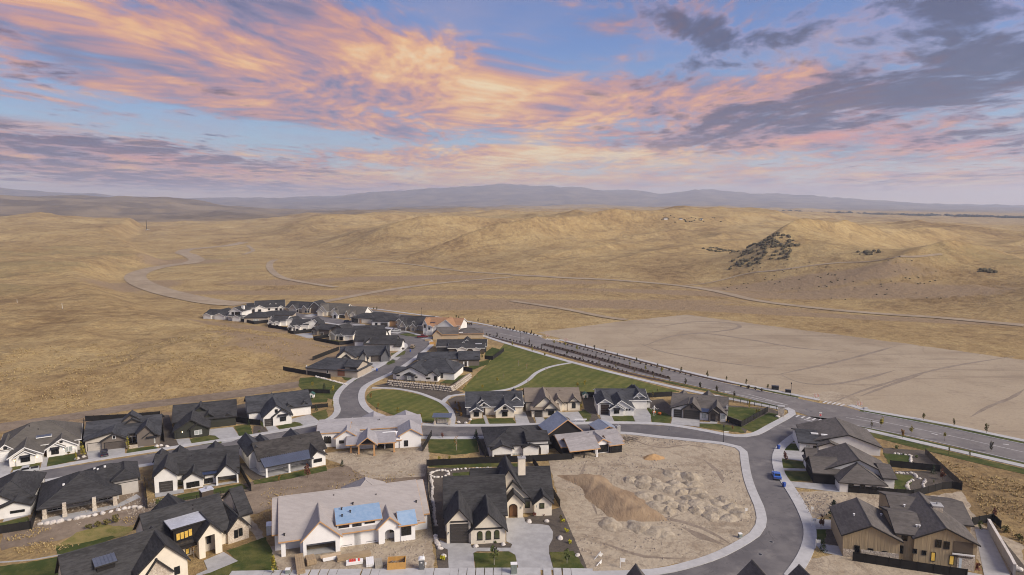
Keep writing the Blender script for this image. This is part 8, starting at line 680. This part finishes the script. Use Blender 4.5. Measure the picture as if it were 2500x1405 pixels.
def vehicle(kind,x,y,r,label,colr):
    p=empty({'pickup':'pickup_truck','suv':'parked_car','car':'car'}[kind],(x,y,.06),r,label=label,cat='truck' if kind=='pickup' else 'car')
    if kind=='pickup':
        L=2.85; prof=[(-L,.45),(L,.45),(L,.95),(1.5,1.12),(.55,1.2),(-L,1.18)]; cab=[(1.35,1.1),(.75,1.82),(-.75,1.86),(-.95,1.12)]; wx=1.85
    elif kind=='suv':
        L=2.3; prof=[(-L,.42),(L,.42),(L,.92),(1.2,1.08),(-L,1.12)]; cab=[(1.25,1.05),(.55,1.66),(-1.9,1.66),(-2.2,1.1)]; wx=1.4
    else:
        L=2.35; prof=[(-L,.38),(L,.38),(L,.75),(1.2,.95),(-1.5,1.0),(-L,.98)]; cab=[(1.1,.93),(.35,1.42),(-.9,1.44),(-1.7,.98)]; wx=1.42
    hw=.96 if kind!='pickup' else 1.0
    loft(prof,hw,.1).build('body',colr,p,smooth=False)
    cabo=loft(cab,hw-.14,.12).build('cab',colr,p)
    g=MB(); c0=cab
    k=[(c0[0][0]-.12,c0[0][1]+.06),(c0[1][0]-.06,c0[1][1]-.1),(c0[2][0]+.1,c0[2][1]-.1),(c0[3][0]+.14,c0[3][1]+.08)]
    tri=[(0,1,2,3)]
    for s in (-1,1): MB().prism(k,'y',s*(hw-.125),s*(hw-.105)).build('side_window','glass_dark',cabo)
    for (a,b_,sg) in ((c0[0],c0[1],1),(c0[3],c0[2],-1)):
        w_=hw-.3; e=.015*sg
        q=MB(); t0,t1=.15,.9; pa=(a[0]+(b_[0]-a[0])*t0,a[1]+(b_[1]-a[1])*t0); pb=(a[0]+(b_[0]-a[0])*t1,a[1]+(b_[1]-a[1])*t1)
        q.prism([pa,pb,(pb[0]+.03*sg,pb[1]+.01),(pa[0]+.03*sg,pa[1]+.01)],'y',-w_,w_); q.build('windscreen' if sg>0 else 'rear_window','glass_dark',cabo)
    if kind=='pickup': MB().box(-L+.12,-1.05,-hw+.14,hw-.14,1.175,1.195).build('bed','tyre',p)
    for sx in (-1,1):
        for sy in (-1,1):
            wv=empty('wheel',(sx*wx,sy*(hw-.1),.34),parent=p); obj_child(wv,'tyre',WM); obj_child(wv,'rim',RM)
            MB().box(sx*L-.03*(sx>0)-.0,sx*L+.03*(sx<0)+.02*sx if sx>0 else -L+.03,sy*.62-.18,sy*.62+.18,.68,.84).build('headlight' if sx>0 else 'taillight','lamp_clear' if sx>0 else 'lamp_red',p)
    MB().box(L-.02,L+.06,-hw+.1,hw-.1,.42,.6).build('bumper','plastic_grey',p); MB().box(-L-.06,-L+.02,-hw+.1,hw-.1,.42,.6).build('bumper','plastic_grey',p)
def mound(x,y,r,label,group,k):
    n=22; s,h=k['s'],k['h']; v=[];f=[]; sd=x*.31+y*.17; e=k.get('e',.85)
    for j in range(n+1):
        for i in range(n+1):
            u,w_=(i/n*2-1),(j/n*2-1); d=math.hypot(u,w_); q=Vector((u*1.7+sd,w_*1.7,sd)); ed=.92+.34*mnoise.noise(q)
            z=max(0,1-(d/ed)**1.7); z=z*(1+.38*mnoise.noise(q*2.1))+.06*mnoise.noise(q*6)*(1 if z>0 else 0)
            v.append((u*s,w_*s*e,max(z,0)*h-(.08 if d>ed else 0)))
    for j in range(n):
        for i in range(n): f.append((j*(n+1)+i,j*(n+1)+i+1,(j+1)*(n+1)+i+1,(j+1)*(n+1)+i))
    o=MB().add(v,f).build('soil_mound',k.get('m','dirt_mound'),smooth=True,label=label,cat='soil mound',group=group); o.location=(x,y,.03); o.rotation_euler=(0,0,r)
def textmesh(p,txt,size,loc,rot,m):
    cu=bpy.data.curves.new('lettering','FONT'); cu.body=txt; cu.size=size; cu.align_x='CENTER'; cu.align_y='CENTER'; cu.extrude=.004
    t=bpy.data.objects.new('lettering',cu); me=bpy.data.meshes.new_from_object(t); bpy.data.objects.remove(t); me.materials.clear(); me.materials.append(MAT[m]); o=bpy.data.objects.new('lettering',me); o.location=loc; o.rotation_euler=rot; return reg(o,p)
SIDEWAYS=(R(90),0,0)
for t,x,y,r,label,group,k in THINGS:
    if t in('pickup','suv','car'): vehicle(t,x,y,r,label,k['col'])
    elif t=='mound': mound(x,y,r,label,group,k)
    elif t=='bank':
        n=46; v=[];f=[]
        for j in range(n+1):
            for i in range(n+1):
                u,w_=i/n,j/n; px=(u-.5)*25; py=(w_-.5)*27; q=Vector((px*.12,py*.12,1.3)); d=abs(px+py*.40-1)/(6+3*mnoise.noise(q)); ee=sst(0,.14,w_)*sst(0,.12,1-w_)
                z=max(0,1-d**1.4)*1.5*float(ee)*(1+.25*mnoise.noise(q*2.3))+.16*mnoise.noise(Vector((px*.9-py*.35,py*.08,2)))*(d<1)*float(ee)
                v.append((px,py,max(z,0)-(.1 if d>1 else 0)))
        for j in range(n):
            for i in range(n): f.append((j*(n+1)+i,j*(n+1)+i+1,(j+1)*(n+1)+i+1,(j+1)*(n+1)+i))
        o=MB().add(v,f).build('earth_bank','dirt_bank',smooth=True,label=label,cat='earth bank'); o.location=(x,y,.02)
    elif t=='bin':
        p=empty('wheeled_bin',(x,y,.16),r,label=label,cat='bin'); MB().add([(-.24,-.28,0.08),(.24,-.28,.08),(.24,.28,.08),(-.24,.28,.08),(-.32,-.38,1.0),(.32,-.38,1.0),(.32,.38,1.0),(-.32,.38,1.0)],[(3,2,1,0),(4,5,6,7),(0,1,5,4),(1,2,6,5),(2,3,7,6),(3,0,4,7)]).build('bin_body','bin_blue',p)
        MB().prism([(-.42,1.0),(.42,1.0),(.38,1.1),(0,1.16),(-.38,1.08)],'x',-.35,.35).build('lid','bin_blue',p); MB().tube((-.3,.4,1.0),(.3,.4,1.0),.03,.03).build('handle','plastic_grey',p)
        for s in (-.3,.3): MB().tube((s-.04,.28,.12),(s+.04,.28,.12),.12,.12,10).build('wheel','tyre',p)
    elif t=='lumber':
        L,w_,h=k['d']; n=k['n']; p=empty('lumber_stack',(x,y,.03),r,label=label,cat='lumber'); rl=random.Random(int(x*10))
        for s in (-.35,.35): MB().box(L*s-.06,L*s+.06,-w_/2,w_/2,0,.1).build('bearer','scrapwood',p)
        for i in range(n):
            dz=(h-.1)/n; sh=rl.uniform(-.1,.1); nb_=4
            for j in range(nb_): MB().box(-L/2+sh+rl.uniform(-.06,.06),L/2+sh,-w_/2+w_*j/nb_+.01,-w_/2+w_*(j+1)/nb_-.01,.1+dz*i+.01,.1+dz*(i+1)-.012).build('board',k['m'],p)
        if k.get('red'):
            for j in range(5): MB().box(-L*.3+j*.42,-L*.3+j*.42+.34,-.4,.35,h+.005,h+.2+.05*(j%2)).build('bundle','red_tarp' if j!=3 else 'wrap_white',p)
        if 'planks' in label:
            for j in range(4): MB().box(-L*.62,L*.55,-.5+j*.28,-.36+j*.28,h+.01+j*.02,h+.08+j*.02).build('plank','wood_pale',p)
    elif t=='dumpster':
        s=k.get('s',1); p=empty('waste_box',(x,y,.03),r,label=label,cat='waste box'); p.scale=(s,s,s); a,b_,h=1.75,1.25,1.5
        MB().box(-a,a,-b_,-b_+.08,.1,h).build('side_panel','box_orange',p); MB().box(-a,a,b_-.08,b_,.1,h).build('side_panel','box_orange',p); MB().box(-a,-a+.08,-b_+.081,b_-.081,.1,h).build('side_panel','box_orange',p); MB().box(a-.08,a,-b_+.081,b_-.081,.1,h).build('side_panel','box_orange',p); MB().box(-a,a,-b_,b_,.02,.1).build('floor','scrapwood',p)
        q=MB(); rl=random.Random(3)
        for i in range(40): q.tube((rl.uniform(-1.5,1.5),rl.uniform(-1,1),rl.uniform(.2,1)),(rl.uniform(-1.5,1.5),rl.uniform(-1,1),rl.uniform(.4,1.25)),.05,.05,4)
        o=q.build('scraps','scrapwood',p); o['kind']='stuff'
    elif t=='toilet':
        p=empty('portable_toilet',(x,y,.03),r,label=label,cat='toilet'); MB().box(-.55,.55,-.55,.55,.1,2.05).build('cabin','plastic_grey',p); MB().prism([(-.62,2.05),(.62,2.05),(.55,2.2),(.25,2.34),(-.25,2.34),(-.55,2.2)],'y',-.62,.62).build('roof','sign_white',p); d_=MB().box(-.42,.42,-.6,-.555,.15,1.95).build('door','plastic_grey',p); MB().box(-.16,.16,-.62,-.605,1.45,1.7).build('sticker','sign_white',d_); MB().box(.28,.36,-.63,-.605,1.0,1.15).build('handle','sign_white',d_); MB().tube((.4,.4,2.2),(.4,.4,2.7),.05,.05,6).build('vent_pipe','sign_white',p); MB().box(-.6,.6,-.6,.6,0,.1).build('skid','tyre',p)
        MB().tube((.8,-.1,0),(.8,-.1,1.3),.03,.03,5).box(.66,.94,-.2,.0,.9,1.3).build('wash_station','sign_white',p)
    elif t=='pedestal':
        a,b_,h=k['d']; m=k.get('m','cabinet'); p=empty('utility_box',(x,y,.08),r,label=label,cat='utility box'); MB().box(-a/2,a/2,-b_/2,b_/2,.1,h-.08).build('cabinet',m,p); MB().box(-a/2-.06,a/2+.06,-b_/2-.06,b_/2+.06,h-.08,h).build('lid','sign_white' if m=='cabinet' else m,p); MB().box(-a/2-.1,a/2+.1,-b_/2-.1,b_/2+.1,0,.1).build('plinth','concrete',p); MB().box(-a/2+.06,a/2-.06,-b_/2-.02,-b_/2-.003,.2,h-.2).build('door',m,p)
    elif t=='sheet_stack':
        p=empty('equipment_box',(x,y,.03),r,label=label,cat='box'); MB().box(-1,1,-1.1,1.1,.1,2.1).build('box_body','metal_light',p); MB().box(-1.05,1.05,-1.15,1.15,2.1,2.2).build('lid','metal_light',p); MB().box(-.9,.9,-1,1,0,.1).build('pallet','scrapwood',p)
    elif t=='shelter':
        p=empty('mailbox_shelter',(x,y,.08),r,label=label,cat='shelter')
        for sx in (-2.3,2.3):
            for sy in (-.9,.9): MB().box(sx-.3,sx+.3,sy-.3,sy+.3,0,1.1).box(sx-.12,sx+.12,sy-.12,sy+.12,1.1,2.6).build('post','stone_light',p)
        MB().prism([(-1.6,2.55),(1.6,3.0),(1.6,3.12),(-1.6,2.67)],'x',-3.1,3.1).build('roof','metal_blue',p)
        for i in range(4): MB().box(-1.6+i*.82,-.85+i*.82,-.25,.25,.3,1.7).build('mailbox','wall_beige',p)
        MB().box(-3.2,3.2,-1.7,1.7,-.07,.02).build('slab','concrete',p)
    elif t=='pillar':
        p=empty('stone_pillar',(x,y,.05),r,label=label,cat='pillar')
        for i in range(7):
            for j in range(2): MB().box(-1.0+j*1.0+.015,j*1.0-.015,-.8-.02*(i%2),.8+.02*(i%2),i*.48+.01,i*.48+.465).build('stone','stone_light',p)
        MB().box(-1.12,1.12,-.95,.95,3.36,3.58).build('cap','concrete',p)
    elif t=='lamp_post':
        p=empty('street_lamp',(x,y,.05),r,label=label,cat='street lamp'); MB().tube((0,0,0),(0,0,4.6),.09,.06,8).build('pole','black_metal',p); MB().tube((0,0,0),(0,0,.5),.18,.14,8).build('base','black_metal',p); l_=MB().tube((0,0,4.6),(0,0,5.05),.13,.24,8).build('lantern','black_metal',p); MB().tube((0,0,5.05),(0,0,5.25),.3,.05,8).build('lamp_cap','black_metal',l_)
        if k.get('sign'): MB().box(.1,1.5,-.02,.02,3.0,3.3).build('street_sign','sign_white',p)
    elif t=='stop':
        p=empty('stop_sign',(x,y,.08),r,label=label,cat='sign'); MB().tube((0,0,0),(0,0,2.9),.04,.04,6).build('pole','rim',p)
        oc=[(.45*math.cos(R(22.5+45*i)),2.35+.45*math.sin(R(22.5+45*i))) for i in range(8)]; oc2=[(a*.9,2.35+(b_-2.35)*.9) for a,b_ in oc]
        q=MB().prism(oc,'y',-.06,-.045).build('sign_plate','sign_white',p); MB().prism(oc2,'y',-.068,-.061).build('sign_face','sign_red',q); textmesh(q,'STOP',.34,(0,-.074,2.35),SIDEWAYS,'sign_white'); MB().box(-.5,.5,-.03,.03,2.95,3.15).build('street_blade','sign_white',p)
    elif t=='barricade':
        p=empty('road_barricade',(x,y,.05),r-.3,label=label,cat='barricade')
        for s in (-.75,.75): MB().box(s-.04,s+.04,-.04,.04,0,1.6).build('post','sign_white',p); MB().box(s-.06,s+.06,-.5,.5,0,.08).build('foot','sign_white',p)
        for i in range(3):
            b_=MB().box(-.95,.95,-.07,-.041,.35+i*.45,.6+i*.45).build('board','sign_white',p)
            for j in range(4): MB().prism([(-.9+j*.48,.351+i*.45),(-.68+j*.48,.351+i*.45),(-.53+j*.48,.599+i*.45),(-.75+j*.48,.599+i*.45)],'y',-.075,-.0705).build('stripe','sign_orange',b_)
    elif t=='crate': a,b_,h=k['d']; MB().prism([(-a/2,0),(a/2,0),(a*.36,h),(-a*.36,h)],'y',-b_/2,b_/2).build('concrete_block',k['m'],label=label,cat='block').location=(x,y,.05)
    elif t=='sign_post':
        p=empty('lot_sign',(x,y,.05),r,label=label,cat='sign'); MB().box(-.06,.06,-.06,.06,0,2.0).build('post','sign_white',p); MB().box(-.06,1.0,-.05,.05,1.75,1.85).build('arm','sign_white',p); MB().box(.15,.95,-.02,.02,1.15,1.72).build('sign_board','sign_white',p)
        if 'leaning' in label: p.rotation_euler=(.2,R(38),r)
        if 'fallen' in label: p.rotation_euler=(0,R(78),r); p.location.z=.25
        if 'stake' in label or 'thin' in label: p.scale=(.6,.6,.9)
    elif t=='saw_table':
        p=empty('folding_table',(x,y,.08),r,label=label,cat='table'); MB().box(-2,2,-.35,.35,.85,.93).build('table_top','sign_white',p)
        for s in (-1.4,1.4):
            for q in (-.3,.3): MB().tube((s+.3,q,.85),(s-.35,q,0),.04,.04,5).build('leg','sign_white',p)
    elif t=='skeleton':
        p=empty('skeleton_decoration',(x,y,.05),r,label=label,cat='decoration')
        MB().ball((0,0,3.35),.28,10,6,(.9,1,1.1)).build('skull','bone',p); q=MB().tube((0,0,1.7),(0,0,3.05),.06,.05,6)
        for i in range(5): q.tube((-.34+.03*i,-.1,2.85-.18*i),(.34-.03*i,-.1,2.85-.18*i),.05,.05,5)
        q.tube((-.45,0,2.95),(.45,0,2.95),.06,.06,5); q.build('ribcage','bone',p); MB().box(-.3,.3,-.12,.12,1.5,1.75).build('pelvis','bone',p)
        for s in (-1,1): MB().tube((s*.45,0,2.95),(s*.95,-.1,2.45),.06,.05,5).tube((s*.95,-.1,2.45),(s*1.45,-.2,2.8),.05,.04,5).build('arm','bone',p); MB().tube((s*.2,0,1.55),(s*.28,-.1,.8),.07,.06,5).tube((s*.28,-.1,.8),(s*.25,.05,.05),.06,.05,5).build('leg','bone',p)
    elif t=='pumpkin':
        p=empty('pumpkin',(x,y,.08),r,label=label,cat='pumpkin'); q=MB()
        for i in range(8): q.ball((.28*math.cos(i*.785),.28*math.sin(i*.785),.42),.36,8,6,(1,1,1.15))
        q.build('pumpkin_body','pumpkin',p,smooth=True); MB().tube((0,0,.8),(.05,0,1.0),.06,.04,6).build('stalk','leaf_green',p)
    elif t=='hut':
        p=empty('playhouse',(x,y,.06),r,label=label,cat='playhouse'); MB().prism([(-.9,.5),(.9,.5),(.9,1.7),(0,2.3),(-.9,1.7)],'y',-.9,.9).build('wall','wall_white',p); MB().prism([(-1.1,1.55),(0,2.35),(1.1,1.55),(1.1,1.67),(0,2.47),(-1.1,1.67)],'y',-1.1,1.1).build('roof','hut_green',p)
        for a in (-.8,.8):
            for b_ in (-.8,.8): MB().box(a-.06,a+.06,b_-.06,b_+.06,0,.5).build('leg','wood_pale',p)
        MB().box(-.3,.3,-.93,-.905,.55,1.4).build('door','hut_green',p)
    elif t=='scrap':
        q=MB(); rl=random.Random(8)
        for i in range(60):
            a=rl.uniform(0,6.28); px,py=rl.gauss(0,1.2),rl.gauss(0,.9); l=rl.uniform(.6,1.9); q.tube((px,py,rl.uniform(.05,.7)),(px+math.cos(a)*l,py+math.sin(a)*l,rl.uniform(.05,1.0)),.07,.07,4)
        o=q.build('board_heap','scrapwood',label=label,cat='scrap heap'); o.location=(x,y,.03)
    elif t=='hottub':
        p=empty('hot_tub',(x,y,.06),r,label=label,cat='hot tub'); MB().box(-1.1,1.1,-1.1,1.1,0,.85).build('tub','wall_charcoal',p); MB().box(-1.15,1.15,-1.15,1.15,.85,.97).build('cover','plastic_grey',p)
    elif t=='trailer':
        p=empty('boat_trailer',(x,y,.08),r,label=label,cat='trailer'); loft([(-2.6,.7),(1.6,.6),(2.6,1.1),(2.7,1.25),(-2.6,1.2)],1.0,.25).build('hull','metal_light',p); MB().box(-2.2,3.4,-.06,.06,.4,.5).build('frame','black_metal',p)
        for s in (-.95,.95): obj_child(p,'wheel',WM,(-1,s,.34))
    elif t=='boulder': o=bpy.data.objects.new('boulder',random.choice(ROCKS)); o.location=(x,y,.1); o.rotation_euler=(0,0,r); s=k['s']; o.scale=(s,s*.85,s); reg(o,label=label,cat='boulder',group=group)
    elif t=='edging':
        p=empty(k['n'],(x,y,0),label=label,cat='edging'); rl=random.Random(int(abs(x)*9))
        for q in k['pts']: s=k['s']*rl.uniform(.7,1.25); obj_child(p,'stone',rl.choice(ROCKS),(q[0]-x,q[1]-y,s*.25),rl.uniform(0,6),(s,s*.75,s*.9))
    elif t=='stonewall':
        p=empty('retaining_wall',(x,y,0),label=label,cat='wall'); rl=random.Random(2); pts=k['pts']; rows=3; hh=k['h']/rows
        base=MB()
        for (ax,ay),(bx,by) in zip(pts[:-1],pts[1:]):
            L=math.hypot(bx-ax,by-ay); a=math.atan2(by-ay,bx-ax); ux,uy=(bx-ax)/L,(by-ay)/L; nx_,ny_=-uy,ux
            base.add([(ax-x+nx_*.1,ay-y+ny_*.1,0),(bx-x+nx_*.1,by-y+ny_*.1,0),(bx-x+nx_*1.2,by-y+ny_*1.2,0),(ax-x+nx_*1.2,ay-y+ny_*1.2,0),(ax-x+nx_*.35,ay-y+ny_*.35,k['h']-.25),(bx-x+nx_*.35,by-y+ny_*.35,k['h']-.25),(bx-x+nx_*1.2,by-y+ny_*1.2,k['h']-.25),(ax-x+nx_*1.2,ay-y+ny_*1.2,k['h']-.25)],[(3,2,1,0),(4,5,6,7),(0,1,5,4),(1,2,6,5),(2,3,7,6),(3,0,4,7)])
            for j in range(rows):
                s=rl.uniform(0,.6)
                while s<L:
                    w_=rl.uniform(.8,1.6); o=obj_child(p,'stone',rl.choice(ROCKB),(ax-x+ux*(s+w_/2)+nx_*.14*j,ay-y+uy*(s+w_/2)+ny_*.14*j,hh*(j+.45)),a,(w_*.58,.5*rl.uniform(.85,1.1),hh*.78*rl.uniform(.9,1.1))); s+=w_
        base.build('backing','dirt_brown',p)
    elif t=='longwall':
        p=empty('concrete_wall',(x,y,0),label=label,cat='wall'); pts=k['pts']
        for (ax,ay),(bx,by) in zip(pts[:-1],pts[1:]):
            L=math.hypot(bx-ax,by-ay); a=math.atan2(by-ay,bx-ax); n=max(1,round(L/3))
            for i in range(n):
                l=L/n; obj_child(p,'wall_section',MB().box(.01,l-.01,-.2,.2,0,k['h']).mesh('wall_section','concrete'),(ax-x+(bx-ax)*i/n,ay-y+(by-ay)*i/n,0),a); obj_child(p,'coping',MB().box(0,l,-.28,.28,k['h'],k['h']+.12).mesh('coping','stone_pale'),(ax-x+(bx-ax)*i/n,ay-y+(by-ay)*i/n,0),a)

# ------------------------------------------------------------------ scrub on the hills and the far tree belts
def bushes(name,m,label,pts,s0,s1,cat):
    mb=MB(); rl=random.Random(len(pts))
    for x,y in pts:
        s=rl.uniform(s0,s1); z=th_cache(x,y); mb.ball((x,y,z+s*.15),s,6,3,(1,1,.62+.3*rl.random()))
    return mb.build(name,m,kind='stuff',label=label,cat=cat)
def scatter(n,x0,y0,x1,y1,wd,seed):
    rl=np.random.RandomState(seed); u=rl.uniform(0,1,n*3); v=rl.uniform(-.5,.5,n*3)*wd; L=math.hypot(x1-x0,y1-y0); nx,ny=-(y1-y0)/L,(x1-x0)/L
    x=x0+(x1-x0)*u+nx*v; y=y0+(y1-y0)*u+ny*v; s=max(L,wd)/9; k=fbm(x/s,y/s,3,seed)>.46; return np.stack([x[k],y[k]],1)[:n]
_h={}
def th_cache(x,y): return float(terrain(np.array([x]),np.array([y]))[0])
for nm,m,lab,parts,s0,s1,cat in SCRUB:
    P_=np.concatenate([scatter(*q) for q in parts]); zz_=terrain(P_[:,0],P_[:,1]); hm={(a,b):c for (a,b),c in zip(map(tuple,P_),zz_)}; th_cache=lambda x,y: hm[(x,y)]
    bushes(nm,m,lab,[tuple(p) for p in P_],s0,s1,cat)
# dry grass tufts on the rough ground and loose stones on the bare lots
def in_poly(x,y,P): return seg_side(x,y,P)>0
def sprinkle(n,P,seed,clump):
    rl=np.random.RandomState(seed); P=[tuple(p) for p in P]; a=np.array(P); lo,hi=a.min(0),a.max(0); x=rl.uniform(lo[0],hi[0],n*8); y=rl.uniform(lo[1],hi[1],n*8)
    k=in_poly(x,y,P)&(fbm(x/clump,y/clump,3,seed)>.5); x,y=x[k][:n],y[k][:n]; return x,y,terrain(x,y)
tb=MB(); rl=random.Random(11)
for n,P_,s in TUFTS:
    for x,y,z in zip(*sprinkle(n,P_,n,7.0)):
        q=s*rl.uniform(.6,1.4)
        for j in range(5):
            a=rl.uniform(0,6.28); c,d=math.cos(a)*q,math.sin(a)*q; e=rl.uniform(.5,1.0); tb.add([(x-d*.25,y+c*.25,z),(x+d*.25,y-c*.25,z),(x+c*.55,y+d*.55,z+q*e)],[(0,1,2)])
tb.build('dry_grass_tufts','tuft',kind='stuff',label='clumps of tall dry golden grass on rough ground',cat='grass')
pb=MB()
for n,P_,s in STONES:
    for x,y,z in zip(*sprinkle(n,P_,n+3,9.0)):
        q=s*rl.uniform(.4,1.4); a=rl.uniform(0,3); c,d=math.cos(a)*q,math.sin(a)*q
        pb.add([(x-c,y-d,.02),(x+d*.7,y-c*.7,.02),(x+c,y+d,.02),(x-d*.7,y+c*.7,.02),(x+c*.2,y+d*.2,.03+q*.8)],[(0,1,4),(1,2,4),(2,3,4),(3,0,4)])
pb.build('loose_stones','pebble',kind='stuff',label='loose stones and clods scattered over bare lots',cat='stones')
for x,y,wd,dp,h,lab in FARB:
    z=th(x,y); p=empty('farm_building',(x,y,z-1),.1,label=lab,cat='building'); MB().box(-wd/2,wd/2,-dp/2,dp/2,0,h+1).build('wall','wall_white',p); MB().prism([(-dp/2-.5,h+.8),(0,h+1+dp*.3),(dp/2+.5,h+.8)],'x',-wd/2-.5,wd/2+.5).build('roof','roof_charcoal',p)
for x,y,h,lab in FARP:
    z=th(x,y); p=empty('mast',(x,y,z),0,label=lab,cat='mast'); MB().tube((0,0,-1),(0,0,h),h*.035,h*.02,8).build('shaft','trim_dark' if h>10 else 'sign_white',p); MB().box(-h*.05,h*.05,-h*.05,h*.05,-1,h*.06).build('base','concrete',p)

# ------------------------------------------------------------------ haze: the air between here and the mountains
hz=MB().box(-16500,16500,-60,16800,-120,HTOP); ho=bpy.data.objects.new('haze',bpy.data.meshes.new('haze')); ho.data.from_pydata(hz.v,[],hz.f); reg(ho,kind='stuff')
hm_=bpy.data.materials.new('haze'); hm_.use_nodes=True; T=NT(hm_.node_tree); T.n.clear(); pv_=T.node('ShaderNodeVolumePrincipled'); pv_.inputs['Color'].default_value=(.70,.79,1.0,1); pv_.inputs['Density'].default_value=HAZE; pv_.inputs['Anisotropy'].default_value=.2
om=T.node('ShaderNodeOutputMaterial'); T.l.new(pv_.outputs[0],om.inputs['Volume']); ho.data.materials.append(hm_)
